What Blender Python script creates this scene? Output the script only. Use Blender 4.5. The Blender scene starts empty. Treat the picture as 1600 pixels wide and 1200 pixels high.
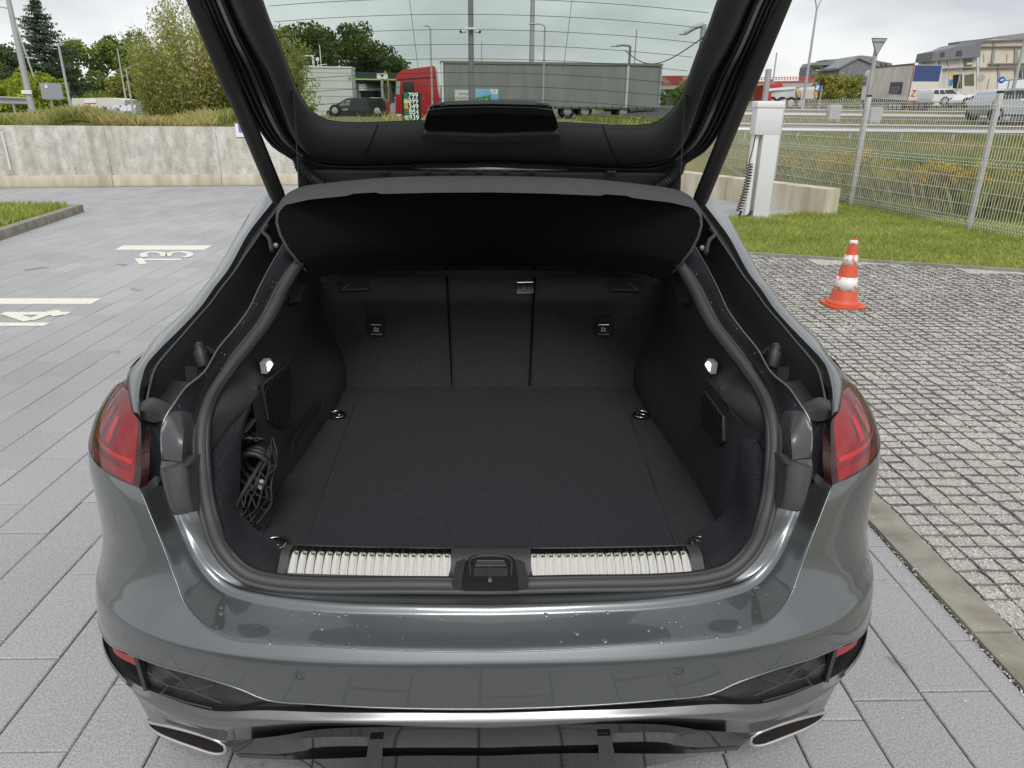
import bpy, bmesh, math, random
from mathutils import Vector, Matrix
import numpy as np
R = math.radians
V = Vector
scene = bpy.context.scene
C = scene.collection

# ------------------------------------------------------------------ camera
F = 1109.0                      # focal length in pixels of a 1600 x 1200 frame
CAM = V((0.0, 0.0, 1.6))
PITCH, YAW, ROLL = R(20.97), R(1.82), R(0.65)
cw = V((math.sin(YAW)*math.cos(PITCH), math.cos(YAW)*math.cos(PITCH), -math.sin(PITCH)))
cr0 = V((math.cos(YAW), -math.sin(YAW), 0.0))
cu0 = cr0.cross(cw)
cr = cr0*math.cos(ROLL) + cu0*math.sin(ROLL)
cu = cu0*math.cos(ROLL) - cr0*math.sin(ROLL)
cam = bpy.data.cameras.new('camera')
cam.sensor_width = 36.0
cam.lens = F/1600*36.0
cam.clip_start = 0.02
cam.clip_end = 3000
camo = bpy.data.objects.new('camera', cam)
M = Matrix.Identity(4)
for i in range(3):
    M[i][0], M[i][1], M[i][2], M[i][3] = cr[i], cu[i], -cw[i], CAM[i]
camo.matrix_world = M
C.objects.link(camo)
scene.camera = camo

# ------------------------------------------------------------------ sky and sun (overcast)
SUN_EL, SUN_ROT = R(50), R(176)
world = bpy.data.worlds.new('World')
scene.world = world
world.use_nodes = True
nt = world.node_tree
for n in list(nt.nodes): nt.nodes.remove(n)
out = nt.nodes.new('ShaderNodeOutputWorld')
sky = nt.nodes.new('ShaderNodeTexSky')
sky.sky_type = 'NISHITA'; sky.sun_disc = False
sky.sun_elevation = SUN_EL; sky.sun_rotation = SUN_ROT
bg1 = nt.nodes.new('ShaderNodeBackground'); bg1.inputs[1].default_value = 0.10
nt.links.new(sky.outputs[0], bg1.inputs[0])
tc = nt.nodes.new('ShaderNodeTexCoord')
mp = nt.nodes.new('ShaderNodeMapping'); mp.inputs['Scale'].default_value = (1.0, 1.0, 3.2)
nt.links.new(tc.outputs['Generated'], mp.inputs[0])
nz = nt.nodes.new('ShaderNodeTexNoise'); nz.inputs['Scale'].default_value = 2.6
nz.inputs['Detail'].default_value = 5; nz.inputs['Roughness'].default_value = 0.5
nt.links.new(mp.outputs[0], nz.inputs['Vector'])
rp = nt.nodes.new('ShaderNodeValToRGB')
rp.color_ramp.elements[0].position = 0.36; rp.color_ramp.elements[0].color = (0.63, 0.65, 0.68, 1)
rp.color_ramp.elements[1].position = 0.57; rp.color_ramp.elements[1].color = (1.0, 1.0, 1.0, 1)
nt.links.new(nz.outputs['Fac'], rp.inputs[0])
bg2 = nt.nodes.new('ShaderNodeBackground'); bg2.inputs[1].default_value = 0.74
nt.links.new(rp.outputs[0], bg2.inputs[0])
mx = nt.nodes.new('ShaderNodeMixShader'); mx.inputs[0].default_value = 0.88
nt.links.new(bg1.outputs[0], mx.inputs[1]); nt.links.new(bg2.outputs[0], mx.inputs[2])
nt.links.new(mx.outputs[0], out.inputs[0])
sl = bpy.data.lights.new('sun', 'SUN'); sl.energy = 1.5; sl.angle = R(25); sl.color = (1.0, 0.97, 0.93)
so = bpy.data.objects.new('sun', sl)
# light comes from behind and above the camera
sd = V((math.sin(SUN_ROT)*math.cos(SUN_EL), math.cos(SUN_ROT)*math.cos(SUN_EL), math.sin(SUN_EL)))
so.rotation_euler = sd.to_track_quat('Z', 'Y').to_euler()
C.objects.link(so)
scene.render.engine = 'CYCLES'
scene.cycles.max_bounces = 8
scene.cycles.transparent_max_bounces = 12
scene.view_settings.view_transform = 'Standard'
scene.view_settings.look = 'None'
scene.view_settings.exposure = 0.42
scene.view_settings.gamma = 1.0
scene.view_settings.use_curve_mapping = False

# ------------------------------------------------------------------ measuring helpers: a viewing ray met by a plane
def ray(px, py): return cr*((px-800)/F) + cu*((600-py)/F) + cw
def PY(px, py, y): d = ray(px, py); return CAM + d*((y-CAM.y)/d.y)
def PZ(px, py, z): d = ray(px, py); return CAM + d*((z-CAM.z)/d.z)
def PX(px, py, x): d = ray(px, py); return CAM + d*((x-CAM.x)/d.x)
def PN(px, py, p0, n): d = ray(px, py); return CAM + d*((p0-CAM).dot(n)/d.dot(n))
def proj(p):
    q = V(p)-CAM; k = F/q.dot(cw)
    return 800+q.dot(cr)*k, 600-q.dot(cu)*k

# ------------------------------------------------------------------ object helpers
def tag(o, label=None, cat=None, group=None, kind=None):
    if label: o['label'] = label
    if cat: o['category'] = cat
    if group: o['group'] = group
    if kind: o['kind'] = kind
    return o
def thing(name, loc=(0, 0, 0), label=None, cat=None, group=None):
    o = bpy.data.objects.new(name, None); C.objects.link(o)
    o.location = loc; o.empty_display_size = 0.1
    return tag(o, label, cat, group)
def link(name, me, parent=None, mats=None):
    o = bpy.data.objects.new(name, me); C.objects.link(o)
    if parent is not None:
        o.parent = parent
        if parent.parent is None: o.matrix_parent_inverse = Matrix.Translation(-V(parent.location))
    return o
def copy_tree(o, parent=None):
    c = o.copy(); C.objects.link(c)
    if parent is not None:
        c.parent = parent
    for ch in list(o.children): copy_tree(ch, c)
    return c

class MB:
    """collects shapes into one mesh"""
    def __init__(s): s.bm = bmesh.new(); s.mi = 0
    def poly(s, pts):
        vs = [s.bm.verts.new(p) for p in pts]
        f = s.bm.faces.new(vs); f.material_index = s.mi; return f
    def grid(s, rows, closed=False):
        vr = [[s.bm.verts.new(p) for p in r] for r in rows]
        n = len(vr[0]); m = n if closed else n-1
        for a, b in zip(vr[:-1], vr[1:]):
            for i in range(m):
                j = (i+1) % n
                try:
                    f = s.bm.faces.new((a[i], a[j], b[j], b[i])); f.material_index = s.mi
                except ValueError: pass
        return vr
    def box(s, c, sz, rot=None, bev=0.0):
        c = V(c); hx, hy, hz = sz[0]/2, sz[1]/2, sz[2]/2
        Rm = rot if rot is not None else Matrix.Identity(3)
        vs = [s.bm.verts.new(c + Rm @ V((x*hx, y*hy, z*hz))) for x in (-1, 1) for y in (-1, 1) for z in (-1, 1)]
        fs = []
        for q in ((0, 1, 3, 2), (4, 6, 7, 5), (0, 4, 5, 1), (2, 3, 7, 6), (0, 2, 6, 4), (1, 5, 7, 3)):
            f = s.bm.faces.new([vs[i] for i in q]); f.material_index = s.mi; fs.append(f)
        if bev > 0:
            es = list({e for f in fs for e in f.edges})
            r = bmesh.ops.bevel(s.bm, geom=es, offset=bev, segments=2, affect='EDGES', profile=0.6)
            for f in r['faces']: f.material_index = s.mi
        return s
    def box2(s, a, b, bev=0.0):
        a, b = V(a), V(b)
        return s.box((a+b)/2, (abs(b.x-a.x), abs(b.y-a.y), abs(b.z-a.z)), None, bev)
    def tube(s, path, rad, n=8, cap=True, flat=None):
        path = [V(p) for p in path]
        k = len(path)
        rads = rad if isinstance(rad, (list, tuple)) else [rad]*k
        rows = []
        prev = None
        for i, p in enumerate(path):
            t = (path[min(i+1, k-1)] - path[max(i-1, 0)]).normalized()
            if prev is None:
                a = t.cross(V((0, 0, 1)))
                if a.length < 1e-3: a = t.cross(V((1, 0, 0)))
                a.normalize()
            else:
                a = prev - t*prev.dot(t)
                if a.length < 1e-6: a = t.orthogonal()
                a.normalize()
            b = t.cross(a); prev = a
            rows.append([p + (a*math.cos(2*math.pi*j/n) + b*math.sin(2*math.pi*j/n))*rads[i] for j in range(n)])
        vr = s.grid(rows, closed=True)
        if cap:
            for r in (vr[0], vr[-1]):
                try:
                    f = s.bm.faces.new(r); f.material_index = s.mi
                except ValueError: pass
        return s
    def bar(s, a, b, w, h, up=V((0, 0, 1))):
        a, b = V(a), V(b); t = (b-a); L = t.length; t.normalize()
        x = t.cross(up); x.normalize(); z = x.cross(t)
        Rm = Matrix((x, t, z)).transposed()
        return s.box((a+b)/2, (w, L, h), Rm)
    def prism(s, outline, d):
        """outline: closed list of points; extruded along vector d"""
        d = V(d); o1 = [V(p) for p in outline]
        a = [s.bm.verts.new(p) for p in o1]; b = [s.bm.verts.new(p+d) for p in o1]
        n = len(a)
        fs = [s.bm.faces.new(a), s.bm.faces.new(b[::-1])]
        for i in range(n): fs.append(s.bm.faces.new((a[i], a[(i+1) % n], b[(i+1) % n], b[i])))
        for f in fs: f.material_index = s.mi
        return s
    def lathe(s, prof, c, n=24, axis='Z'):
        c = V(c); rows = []
        for r, h in prof:
            ring = []
            for j in range(n):
                x, y = r*math.cos(2*math.pi*j/n), r*math.sin(2*math.pi*j/n)
                ring.append(c + (V((x, y, h)) if axis == 'Z' else V((h, x, y)) if axis == 'X' else V((x, h, y))))
            rows.append(ring)
        vr = s.grid(rows, closed=True)
        for r in (vr[0], vr[-1]):
            try:
                f = s.bm.faces.new(r); f.material_index = s.mi
            except ValueError: pass
        return s
    def ball(s, c, r, sub=2, sc=(1, 1, 1)):
        m = Matrix.Translation(V(c)) @ Matrix.Diagonal((r*sc[0], r*sc[1], r*sc[2], 1))
        g = bmesh.ops.create_icosphere(s.bm, subdivisions=sub, radius=1, matrix=m)
        for v in g['verts']:
            for f in v.link_faces: f.material_index = s.mi
        return s
    def mirror(s):
        g = bmesh.ops.duplicate(s.bm, geom=s.bm.verts[:]+s.bm.edges[:]+s.bm.faces[:])
        nv = [e for e in g['geom'] if isinstance(e, bmesh.types.BMVert)]
        for v in nv: v.co.x = -v.co.x
        nf = [e for e in g['geom'] if isinstance(e, bmesh.types.BMFace)]
        bmesh.ops.reverse_faces(s.bm, faces=nf)
        return s
    def mesh(s, name, mats, smooth=None, weld=2e-4, recalc=True):
        if weld: bmesh.ops.remove_doubles(s.bm, verts=s.bm.verts, dist=weld)
        if recalc: bmesh.ops.recalc_face_normals(s.bm, faces=s.bm.faces)
        me = bpy.data.meshes.new(name); s.bm.to_mesh(me); s.bm.free()
        if not isinstance(mats, (list, tuple)): mats = [mats]
        for m in mats: me.materials.append(m)
        if smooth is not None:
            for p in me.polygons: p.use_smooth = True
            if smooth < 180: me.set_sharp_from_angle(angle=R(smooth))
        return me
    def face(s, to=None):
        """turn an open sheet so that it faces a point"""
        to = CAM if to is None else V(to); bmesh.ops.recalc_face_normals(s.bm, faces=s.bm.faces)
        k = sum((1 if f.normal.dot(to-f.calc_center_median()) > 0 else -1)*f.calc_area() for f in s.bm.faces)
        if k < 0: bmesh.ops.reverse_faces(s.bm, faces=s.bm.faces)
        return s
    def build(s, name, mats, parent=None, smooth=None, weld=2e-4, recalc=True):
        return link(name, s.mesh(name, mats, smooth, weld, recalc), parent)

def build2(mb, name, mats, parent=None, smooth=None, weld=2e-4):
    """the left-hand piece and its mirror twin, two objects"""
    me = mb.mesh(name, mats, smooth, weld)
    m2 = me.copy(); m2.transform(Matrix.Scale(-1, 4, (1, 0, 0))); m2.flip_normals()
    return link(name, me, parent), link(name, m2, parent)

def raw(name, verts, faces, mat_, parent=None, smooth=False):
    me = bpy.data.meshes.new(name); me.from_pydata(verts, [], faces); me.materials.append(mat_)
    if smooth:
        for p in me.polygons: p.use_smooth = True
    return link(name, me, parent)

def cr_spline(pts, per=12):
    pts = [V(p) for p in pts]
    if len(pts) == 2: return [pts[0].lerp(pts[1], i/per) for i in range(per+1)]
    P = [pts[0]*2-pts[1]] + pts + [pts[-1]*2-pts[-2]]
    o = []
    for i in range(1, len(P)-2):
        p0, p1, p2, p3 = P[i-1], P[i], P[i+1], P[i+2]
        t0 = 0.0; t1 = t0+max((p1-p0).length, 1e-6)**0.5; t2 = t1+max((p2-p1).length, 1e-6)**0.5; t3 = t2+max((p3-p2).length, 1e-6)**0.5
        for k in range(per):
            t = t1+(t2-t1)*k/per
            a1 = p0*((t1-t)/(t1-t0))+p1*((t-t0)/(t1-t0)); a2 = p1*((t2-t)/(t2-t1))+p2*((t-t1)/(t2-t1)); a3 = p2*((t3-t)/(t3-t2))+p3*((t-t2)/(t3-t2))
            b1 = a1*((t2-t)/(t2-t0))+a2*((t-t0)/(t2-t0)); b2 = a2*((t3-t)/(t3-t1))+a3*((t-t1)/(t3-t1))
            o.append(b1*((t2-t)/(t2-t1))+b2*((t-t1)/(t2-t1)))
    o.append(pts[-1].copy())
    return o
def resample(pts, n, spline=True):
    d = cr_spline(pts) if spline else [V(p) for p in pts]
    L = [0.0]
    for a, b in zip(d[:-1], d[1:]): L.append(L[-1]+(b-a).length)
    o = []; j = 0
    for i in range(n):
        s = L[-1]*i/(n-1)
        while j < len(d)-2 and L[j+1] < s: j += 1
        seg = max(L[j+1]-L[j], 1e-9)
        o.append(d[j].lerp(d[j+1], min(max((s-L[j])/seg, 0), 1)))
    return o
def cross(rows, sub=4):
    cols = [cr_spline([r[i] for r in rows], sub) for i in range(len(rows[0]))]
    return [[c[k] for c in cols] for k in range(len(cols[0]))]
def interp(x, xs, ys):
    if x <= xs[0]: return ys[0]
    for i in range(len(xs)-1):
        if x <= xs[i+1]:
            return ys[i]+(ys[i+1]-ys[i])*(x-xs[i])/(xs[i+1]-xs[i])
    return ys[-1]
def smooth_interp(x, xs, ys):
    """Catmull-Rom (monotone abscissa) value"""
    if x <= xs[0]: return ys[0]
    if x >= xs[-1]: return ys[-1]
    for i in range(len(xs)-1):
        if x <= xs[i+1]:
            h = xs[i+1]-xs[i]; t = (x-xs[i])/h
            m0 = (ys[i+1]-ys[i-1])/(xs[i+1]-xs[i-1])*h if i > 0 else ys[i+1]-ys[i]
            m1 = (ys[i+2]-ys[i])/(xs[i+2]-xs[i])*h if i+2 < len(xs) else ys[i+1]-ys[i]
            return (2*t**3-3*t**2+1)*ys[i]+(t**3-2*t**2+t)*m0+(-2*t**3+3*t**2)*ys[i+1]+(t**3-t**2)*m1

# ------------------------------------------------------------------ materials
def mat(name, col, rough=0.5, metal=0.0, coat=0.0, var=None, vscale=6.0, vdetail=4, vpos=(0.35, 0.65), bump=0.0, bscale=60.0,
        spec=0.5, sheen=0.0, objrand=0.0, stretch=(1, 1, 1), coatr=0.03, emit=None, sss=0, back=None, world_co=True):
    m = bpy.data.materials.new(name); m.use_nodes = True
    n = m.node_tree.nodes; l = m.node_tree.links
    b = n['Principled BSDF']
    b.inputs['Base Color'].default_value = (*col, 1); b.inputs['Roughness'].default_value = rough
    b.inputs['Metallic'].default_value = metal; b.inputs['Coat Weight'].default_value = coat
    b.inputs['Coat Roughness'].default_value = coatr
    b.inputs['Specular IOR Level'].default_value = spec
    if sheen: b.inputs['Sheen Weight'].default_value = sheen; b.inputs['Sheen Roughness'].default_value = 0.5
    if emit: b.inputs['Emission Color'].default_value = (*emit[0], 1); b.inputs['Emission Strength'].default_value = emit[1]
    src = None
    if var or bump:
        if world_co:
            g = n.new('ShaderNodeNewGeometry'); co = g.outputs['Position']
        else:
            g = n.new('ShaderNodeTexCoord'); co = g.outputs['Object']
        if stretch != (1, 1, 1):
            mpn = n.new('ShaderNodeMapping'); mpn.inputs['Scale'].default_value = stretch
            l.new(co, mpn.inputs[0]); co = mpn.outputs[0]
    if var:
        t = n.new('ShaderNodeTexNoise'); t.inputs['Scale'].default_value = vscale; t.inputs['Detail'].default_value = vdetail
        l.new(co, t.inputs['Vector'])
        r = n.new('ShaderNodeValToRGB'); r.color_ramp.elements[0].position = vpos[0]; r.color_ramp.elements[1].position = vpos[1]
        r.color_ramp.elements[0].color = (*col, 1); r.color_ramp.elements[1].color = (*var, 1)
        l.new(t.outputs['Fac'], r.inputs[0]); src = r.outputs[0]
    if objrand:
        oi = n.new('ShaderNodeObjectInfo'); mr = n.new('ShaderNodeMapRange')
        mr.inputs[3].default_value = 1-objrand; mr.inputs[4].default_value = 1+objrand
        l.new(oi.outputs['Random'], mr.inputs[0])
        hv = n.new('ShaderNodeHueSaturation')
        if src: l.new(src, hv.inputs['Color'])
        else: hv.inputs['Color'].default_value = (*col, 1)
        l.new(mr.outputs[0], hv.inputs['Value']); src = hv.outputs[0]
    if src: l.new(src, b.inputs['Base Color'])
    if bump:
        t2 = n.new('ShaderNodeTexNoise'); t2.inputs['Scale'].default_value = bscale; t2.inputs['Detail'].default_value = 4
        l.new(co, t2.inputs['Vector'])
        bn = n.new('ShaderNodeBump'); bn.inputs['Strength'].default_value = bump; bn.inputs['Distance'].default_value = 0.01
        l.new(t2.outputs['Fac'], bn.inputs['Height']); l.new(bn.outputs[0], b.inputs['Normal'])
    return m
def leafmat(name, c1, c2, trans=0.35, scale=0.8):
    """foliage: two tones, a little light let through"""
    m = bpy.data.materials.new(name); m.use_nodes = True
    n = m.node_tree.nodes; l = m.node_tree.links
    n.remove(n['Principled BSDF'])
    g = n.new('ShaderNodeNewGeometry')
    t = n.new('ShaderNodeTexNoise'); t.inputs['Scale'].default_value = scale; t.inputs['Detail'].default_value = 6
    l.new(g.outputs['Position'], t.inputs['Vector'])
    r = n.new('ShaderNodeValToRGB'); r.color_ramp.elements[0].position = 0.38; r.color_ramp.elements[1].position = 0.62
    r.color_ramp.elements[0].color = (*c1, 1); r.color_ramp.elements[1].color = (*c2, 1)
    l.new(t.outputs['Fac'], r.inputs[0])
    hv = n.new('ShaderNodeHueSaturation'); mr = n.new('ShaderNodeMapRange'); mr.inputs[3].default_value = 0.65; mr.inputs[4].default_value = 1.4
    l.new(g.outputs['Random Per Island'], mr.inputs[0]); l.new(mr.outputs[0], hv.inputs['Value']); l.new(r.outputs[0], hv.inputs['Color'])
    d = n.new('ShaderNodeBsdfDiffuse'); tr = n.new('ShaderNodeBsdfTranslucent'); mx_ = n.new('ShaderNodeMixShader'); mx_.inputs[0].default_value = trans
    l.new(hv.outputs[0], d.inputs[0]); l.new(hv.outputs[0], tr.inputs[0])
    l.new(d.outputs[0], mx_.inputs[1]); l.new(tr.outputs[0], mx_.inputs[2])
    l.new(mx_.outputs[0], n['Material Output'].inputs[0])
    return m
def glassmat(name, tint, refl=0.08, rough=0.0):
    m = bpy.data.materials.new(name); m.use_nodes = True
    n = m.node_tree.nodes; l = m.node_tree.links
    n.remove(n['Principled BSDF'])
    tr = n.new('ShaderNodeBsdfTransparent'); tr.inputs[0].default_value = (*tint, 1)
    gl = n.new('ShaderNodeBsdfGlossy'); gl.inputs['Roughness'].default_value = rough
    fr = n.new('ShaderNodeFresnel'); fr.inputs[0].default_value = 1.4
    mx_ = n.new('ShaderNodeMixShader')
    l.new(fr.outputs[0], mx_.inputs[0]); l.new(tr.outputs[0], mx_.inputs[1]); l.new(gl.outputs[0], mx_.inputs[2])
    l.new(mx_.outputs[0], n['Material Output'].inputs[0])
    return m

M_paint = mat('grey_metallic_paint', (0.148, 0.158, 0.163), 0.36, 0.86, 1.0, var=(0.182, 0.193, 0.199), vscale=1400, vdetail=1, coatr=0.015)
M_blackplastic = mat('black_plastic', (0.012, 0.012, 0.013), 0.42, bump=0.08, bscale=900)
M_greyplastic = mat('grey_grained_plastic', (0.045, 0.046, 0.048), 0.5, bump=0.12, bscale=800)
M_trim = mat('dark_grained_trim', (0.033, 0.033, 0.035), 0.48, bump=0.12, bscale=700)
M_gloss = mat('piano_black', (0.010, 0.010, 0.011), 0.08, coat=0.6)
M_rubber = mat('rubber_seal', (0.055, 0.055, 0.057), 0.55, bump=0.1, bscale=600)
M_rubberdark = mat('black_rubber', (0.014, 0.014, 0.015), 0.5)
M_carpet = mat('boot_carpet', (0.0135, 0.0135, 0.0185), 0.95, var=(0.0350, 0.0350, 0.0450), vscale=230, vdetail=4, vpos=(0.36, 0.68), bump=0.8, bscale=420, spec=0.08, sheen=0.06)
M_seatcarpet = mat('seat_back_carpet', (0.029, 0.029, 0.033), 0.95, var=(0.056, 0.056, 0.063), vscale=210, vdetail=5, vpos=(0.3, 0.7), bump=0.6, bscale=500, spec=0.08, sheen=0.05)
M_shelf = mat('shelf_underside_cloth', (0.010, 0.010, 0.011), 0.95, bump=0.3, bscale=700, spec=0.1)
M_shelfrim = mat('grey_shelf_cloth', (0.075, 0.076, 0.082), 0.9, var=(0.11, 0.11, 0.118), vscale=500, vdetail=2, bump=0.4, bscale=700, spec=0.15)
M_chrome = mat('polished_steel', (0.40, 0.39, 0.36), 0.22, 1.0)
M_satin = mat('satin_metal', (0.55, 0.54, 0.52), 0.28, 1.0)
M_exhaust = mat('exhaust_steel', (0.80, 0.78, 0.74), 0.30, 1.0)
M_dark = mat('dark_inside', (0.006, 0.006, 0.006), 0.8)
M_black = mat('matt_black', (0.010, 0.010, 0.010), 0.6)
M_white = mat('white_paint', (0.78, 0.78, 0.77), 0.5)
M_glass = glassmat('tinted_window_glass', (0.665, 0.735, 0.68))
M_steel = mat('galvanised_steel', (0.45, 0.46, 0.47), 0.45, 0.4, var=(0.36, 0.37, 0.38), vscale=3)
# =================================================================== THE CAR
car = thing('car', (0, 1.9, 0), 'dark grey metallic hatchback with its boot lid raised and the empty carpeted boot on show', 'car')

# rear end surface law: a rounded plan at every height
PE = 3.0
ZC = 0.586     # height of the soft crease round the bumper
zk = [0.20, 0.33, 0.42, 0.456, 0.55, 0.575, 0.586, 0.597, 0.62, 0.66, 0.70, 0.75, 0.85, 0.95, 1.05, 1.15]
yk = [1.17, 1.135, 1.115, 1.110, 1.1055, 1.105, 1.107, 1.114, 1.131, 1.160, 1.183, 1.205, 1.255, 1.325, 1.41, 1.50]
def Y0(z): return smooth_interp(z, zk, yk)
DD = 0.60
def q_of(y, z):
    k = 1-(y-Y0(z))/DD
    if k >= 1: return 1e-4
    if k <= 0: return 1.0
    return max((1-k**PE)**(1/PE), 1e-4)
sil = [(197, 593), (170, 625), (152, 655), (142, 685), (138, 715), (143, 745), (150, 772), (160, 828), (157, 870), (150, 905), (153, 962), (161, 1000), (181, 1060), (206, 1112)]
wz = []
for (px, py) in sil:
    best = (9, 0)
    for i in range(160):
        y = 1.12+i*0.005
        p = PY(px, py, y)
        if p.z < 0.15: continue
        w = abs(p.x)/q_of(p.y, p.z)
        if w < best[0]: best = (w, p.z)
    wz.append((best[1], best[0]))
wz.sort()
wzs = [a for a, b in wz]; wws = [b for a, b in wz]
def W(z): return smooth_interp(z, wzs, wws)
def ysurf(x, z):
    k = min(abs(x)/W(z), 1.0)
    return Y0(z)+DD*(1-(1-k**PE)**(1/PE))
def PL(px, py, off=0.0):
    """first meeting of a viewing ray with the rear surface"""
    g = lambda y: (lambda p: y-ysurf(p.x, p.z)-off if abs(p.x) < W(p.z) else -9+0*p.x)(PY(px, py, y))
    y = 0.9; best = (-99, 1.2)
    while y < 2.0:
        v = g(y)
        if v > best[0]: best = (v, y)
        if v >= 0:
            a, b = y-0.01, y
            for _ in range(30):
                m = (a+b)/2
                if g(m) >= 0: b = m
                else: a = m
            return PY(px, py, b)
        y += 0.01
    return PY(px, py, best[1])
def SP(phi, z, off=0.0):
    s, c = math.sin(phi), max(math.cos(phi), 0.0)
    return V((-W(z)*s**(2/PE), Y0(z)+DD*(1-c**(2/PE))+off, z))
def phi_of(p):
    k = min(abs(p.x)/W(p.z), 0.99999)
    return math.asin(min(k**(PE/2), 1))

def inward(p):
    k = min(abs(p.x)/W(p.z), 0.999); gx_ = k**(PE-1)/W(p.z); gy_ = max(1-(p.y-Y0(p.z))/DD, 0.0)**(PE-1)/DD
    return V((gx_*(1 if p.x < 0 else -1), gy_, 0)).normalized()
# ---------------------------------------------------- bumper face (outer skin from the crease down to the lower vent)
HP = math.pi/2
C1px = [(767, 1019), (640, 1017), (500, 1010), (420, 1005), (362, 999), (325, 982), (290, 945), (275, 908), (258, 862), (238, 812), (218, 762)]
C1 = resample([PL(*p) for p in C1px], 60)
C1[0].x = 0
R5px = [(767, 1108), (640, 1107), (500, 1101), (417, 1094), (375, 1077), (312, 1057), (250, 1040), (200, 1020), (168, 1003)]
R5 = [PL(*p) for p in R5px]; R5[0].x = 0
R5uv = [(phi_of(p), p.z) for p in R5]
R5end = (HP, R5uv[-1][1]+0.015)
lowuv = R5uv+[R5end]
n = len(C1)
def lerp_list(lst, t):
    k = t*(len(lst)-1); i = min(int(k), len(lst)-2); f = k-i
    a, b = lst[i], lst[i+1]
    return (a[0]+(b[0]-a[0])*f, a[1]+(b[1]-a[1])*f)
c1uv = [(phi_of(p), p.z) for p in C1]
NA = 40
crease = [(HP*(i/(NA-1))**1.15, ZC) for i in range(NA)]
# upper grid: crease edge of the lid opening down to the soft crease, then up the flank
edge_uv = crease+[(HP, ZC+(0.866-ZC)*(i+1)/(n-NA)) for i in range(n-NA)]
rows = []
K = 20
for k in range(K+1):
    t = 1-(1-k/K)**1.6
    rows.append([SP(a[0]+(b_[0]-a[0])*t, a[1]+(b_[1]-a[1])*t) for a, b_ in zip(c1uv, edge_uv)])
lowd = resample([V((a, b_, 0)) for a, b_ in lowuv], NA)
rows2 = []
for k in range(9):
    t = (k/8)**1.5
    rows2.append([SP(a[0]+(q.x-a[0])*t, a[1]+(q.y-a[1])*t) for a, q in zip(crease, lowd)])
mb = MB(); mb.grid(rows); mb.grid(rows2)
# rounded return of the crease edge towards the sill
mb.mirror(); bumper = mb.build('bumper', M_paint, car, smooth=180, weld=6e-4)

# ---------------------------------------------------- sill: crease > concave panel > step > flat sill > under the seal
C2px = [(767, 961, 1.195), (640, 960, 1.198), (500, 956, 1.215), (400, 943, 1.245), (345, 924, 1.275), (318, 898, 1.295), (299, 868, 1.31), (284, 835, 1.335), (272, 805, 1.355), (250, 738, 1.41)]
R1px = [(767, 945, 1.212), (640, 944, 1.214), (500, 939, 1.232), (400, 926, 1.262), (355, 910, 1.288), (327, 886, 1.305), (308, 858, 1.318), (293, 828, 1.338), (281, 800, 1.356), (262, 738, 1.412)]
SOpx = [(767, 928, 1.25), (640, 927, 1.252), (500, 923, 1.263), (420, 917, 1.275), (380, 909, 1.29), (352, 890, 1.305), (332, 863, 1.318), (320, 830, 1.33), (312, 800, 1.345), (306, 745, 1.385)]
def py3(l): return [PY(*p) for p in l]
C2 = resample(py3(C2px), 60); R1 = resample(py3(R1px), 60); SO = resample(py3(SOpx), 60)
for r in (C2, R1, SO): r[0].x = 0
C1in = [p.lerp(q, 0.06)+V((0, 0, 0.0008)) for p, q in zip(C1, C2)]
Cm = [p.lerp(q, 0.5)+V((0, 0.0, -0.0015)) for p, q in zip(C1, C2)]
Cm2 = [p.lerp(q, 0.93)+V((0, 0.0, -0.0006)) for p, q in zip(C1, C2)]
R1b = [p.lerp(q, 0.5)+V((0, 0, 0.004)) for p, q in zip(C2, R1)]
R1c = [p.lerp(q, 0.15)+V((0, 0, -0.002)) for p, q in zip(R1, SO)]
mb = MB(); mb.grid(cross([C1, C1in, Cm, Cm2, C2], 5)); mb.grid(cross([C2, R1b, R1, R1c, SO], 4))
SOd = [p+V((0, 0.06, -0.03)) for p in SO]
mb.grid([SO, SOd])
mb.mirror(); sill = mb.build('loading_sill', M_paint, car, smooth=40, weld=6e-4)

# bright rounded lip on the crease
lip = MB(); lip.tube([V((-p.x, p.y, p.z)) for p in C1[::-1]]+C1[1:], 0.0016, 6); lip.build('bumper_edge', M_paint, car, smooth=180)

# ---------------------------------------------------- lower bumper
def uvsurf(pxs, nn, off=0.0):
    ps = [PL(*p, off) for p in pxs]; ps[0].x = 0
    uv = [V((phi_of(p), p.z, 0)) for p in ps]
    uv.append(V((HP, uv[-1].y+0.01, 0)))
    return [SP(q.x, q.y, off) for q in resample(uv, nn)]
R6px = [(767, 1114), (640, 1114), (500, 1113), (412, 1110), (335, 1111), (300, 1103), (250, 1085), (222, 1074), (200, 1060), (177, 1034)]
R7px = [(767, 1137), (640, 1134), (500, 1130), (400, 1135), (350, 1140), (300, 1132), (260, 1118), (230, 1098), (207, 1075), (182, 1046)]
R8px = [(767, 1152), (640, 1152), (500, 1156), (420, 1163), (357, 1164), (300, 1146), (262, 1134), (232, 1122), (212, 1112), (200, 1098)]
NB = 64
r5 = uvsurf(R5px, NB); r6 = uvsurf(R6px, NB, 0.008); r7 = uvsurf(R7px, NB, -0.002); r8 = uvsurf(R8px, NB, 0.055)
r67 = [a.lerp(b, 0.5)+V((0, -0.010, 0)) for a, b in zip(r6, r7)]
r78 = [a.lerp(b, 0.5)+V((0, 0.004, 0)) for a, b in zip(r7, r8)]
mb = MB(); mb.grid(cross([r6, r67, r7], 5)); mb.mirror(); mb.build('skid_strip', mat('satin_grey_strip', (0.25, 0.256, 0.262), 0.32, 0.9, 0.4), car, smooth=60, weld=6e-4)
mb = MB(); mb.grid(cross([r7, r78, r8], 4))
r8d = [p+V((0.04 if i > 20 else 0, 0.12, 0.01)) for i, p in enumerate(r8)]
mb.grid([r8, r8d])
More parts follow.
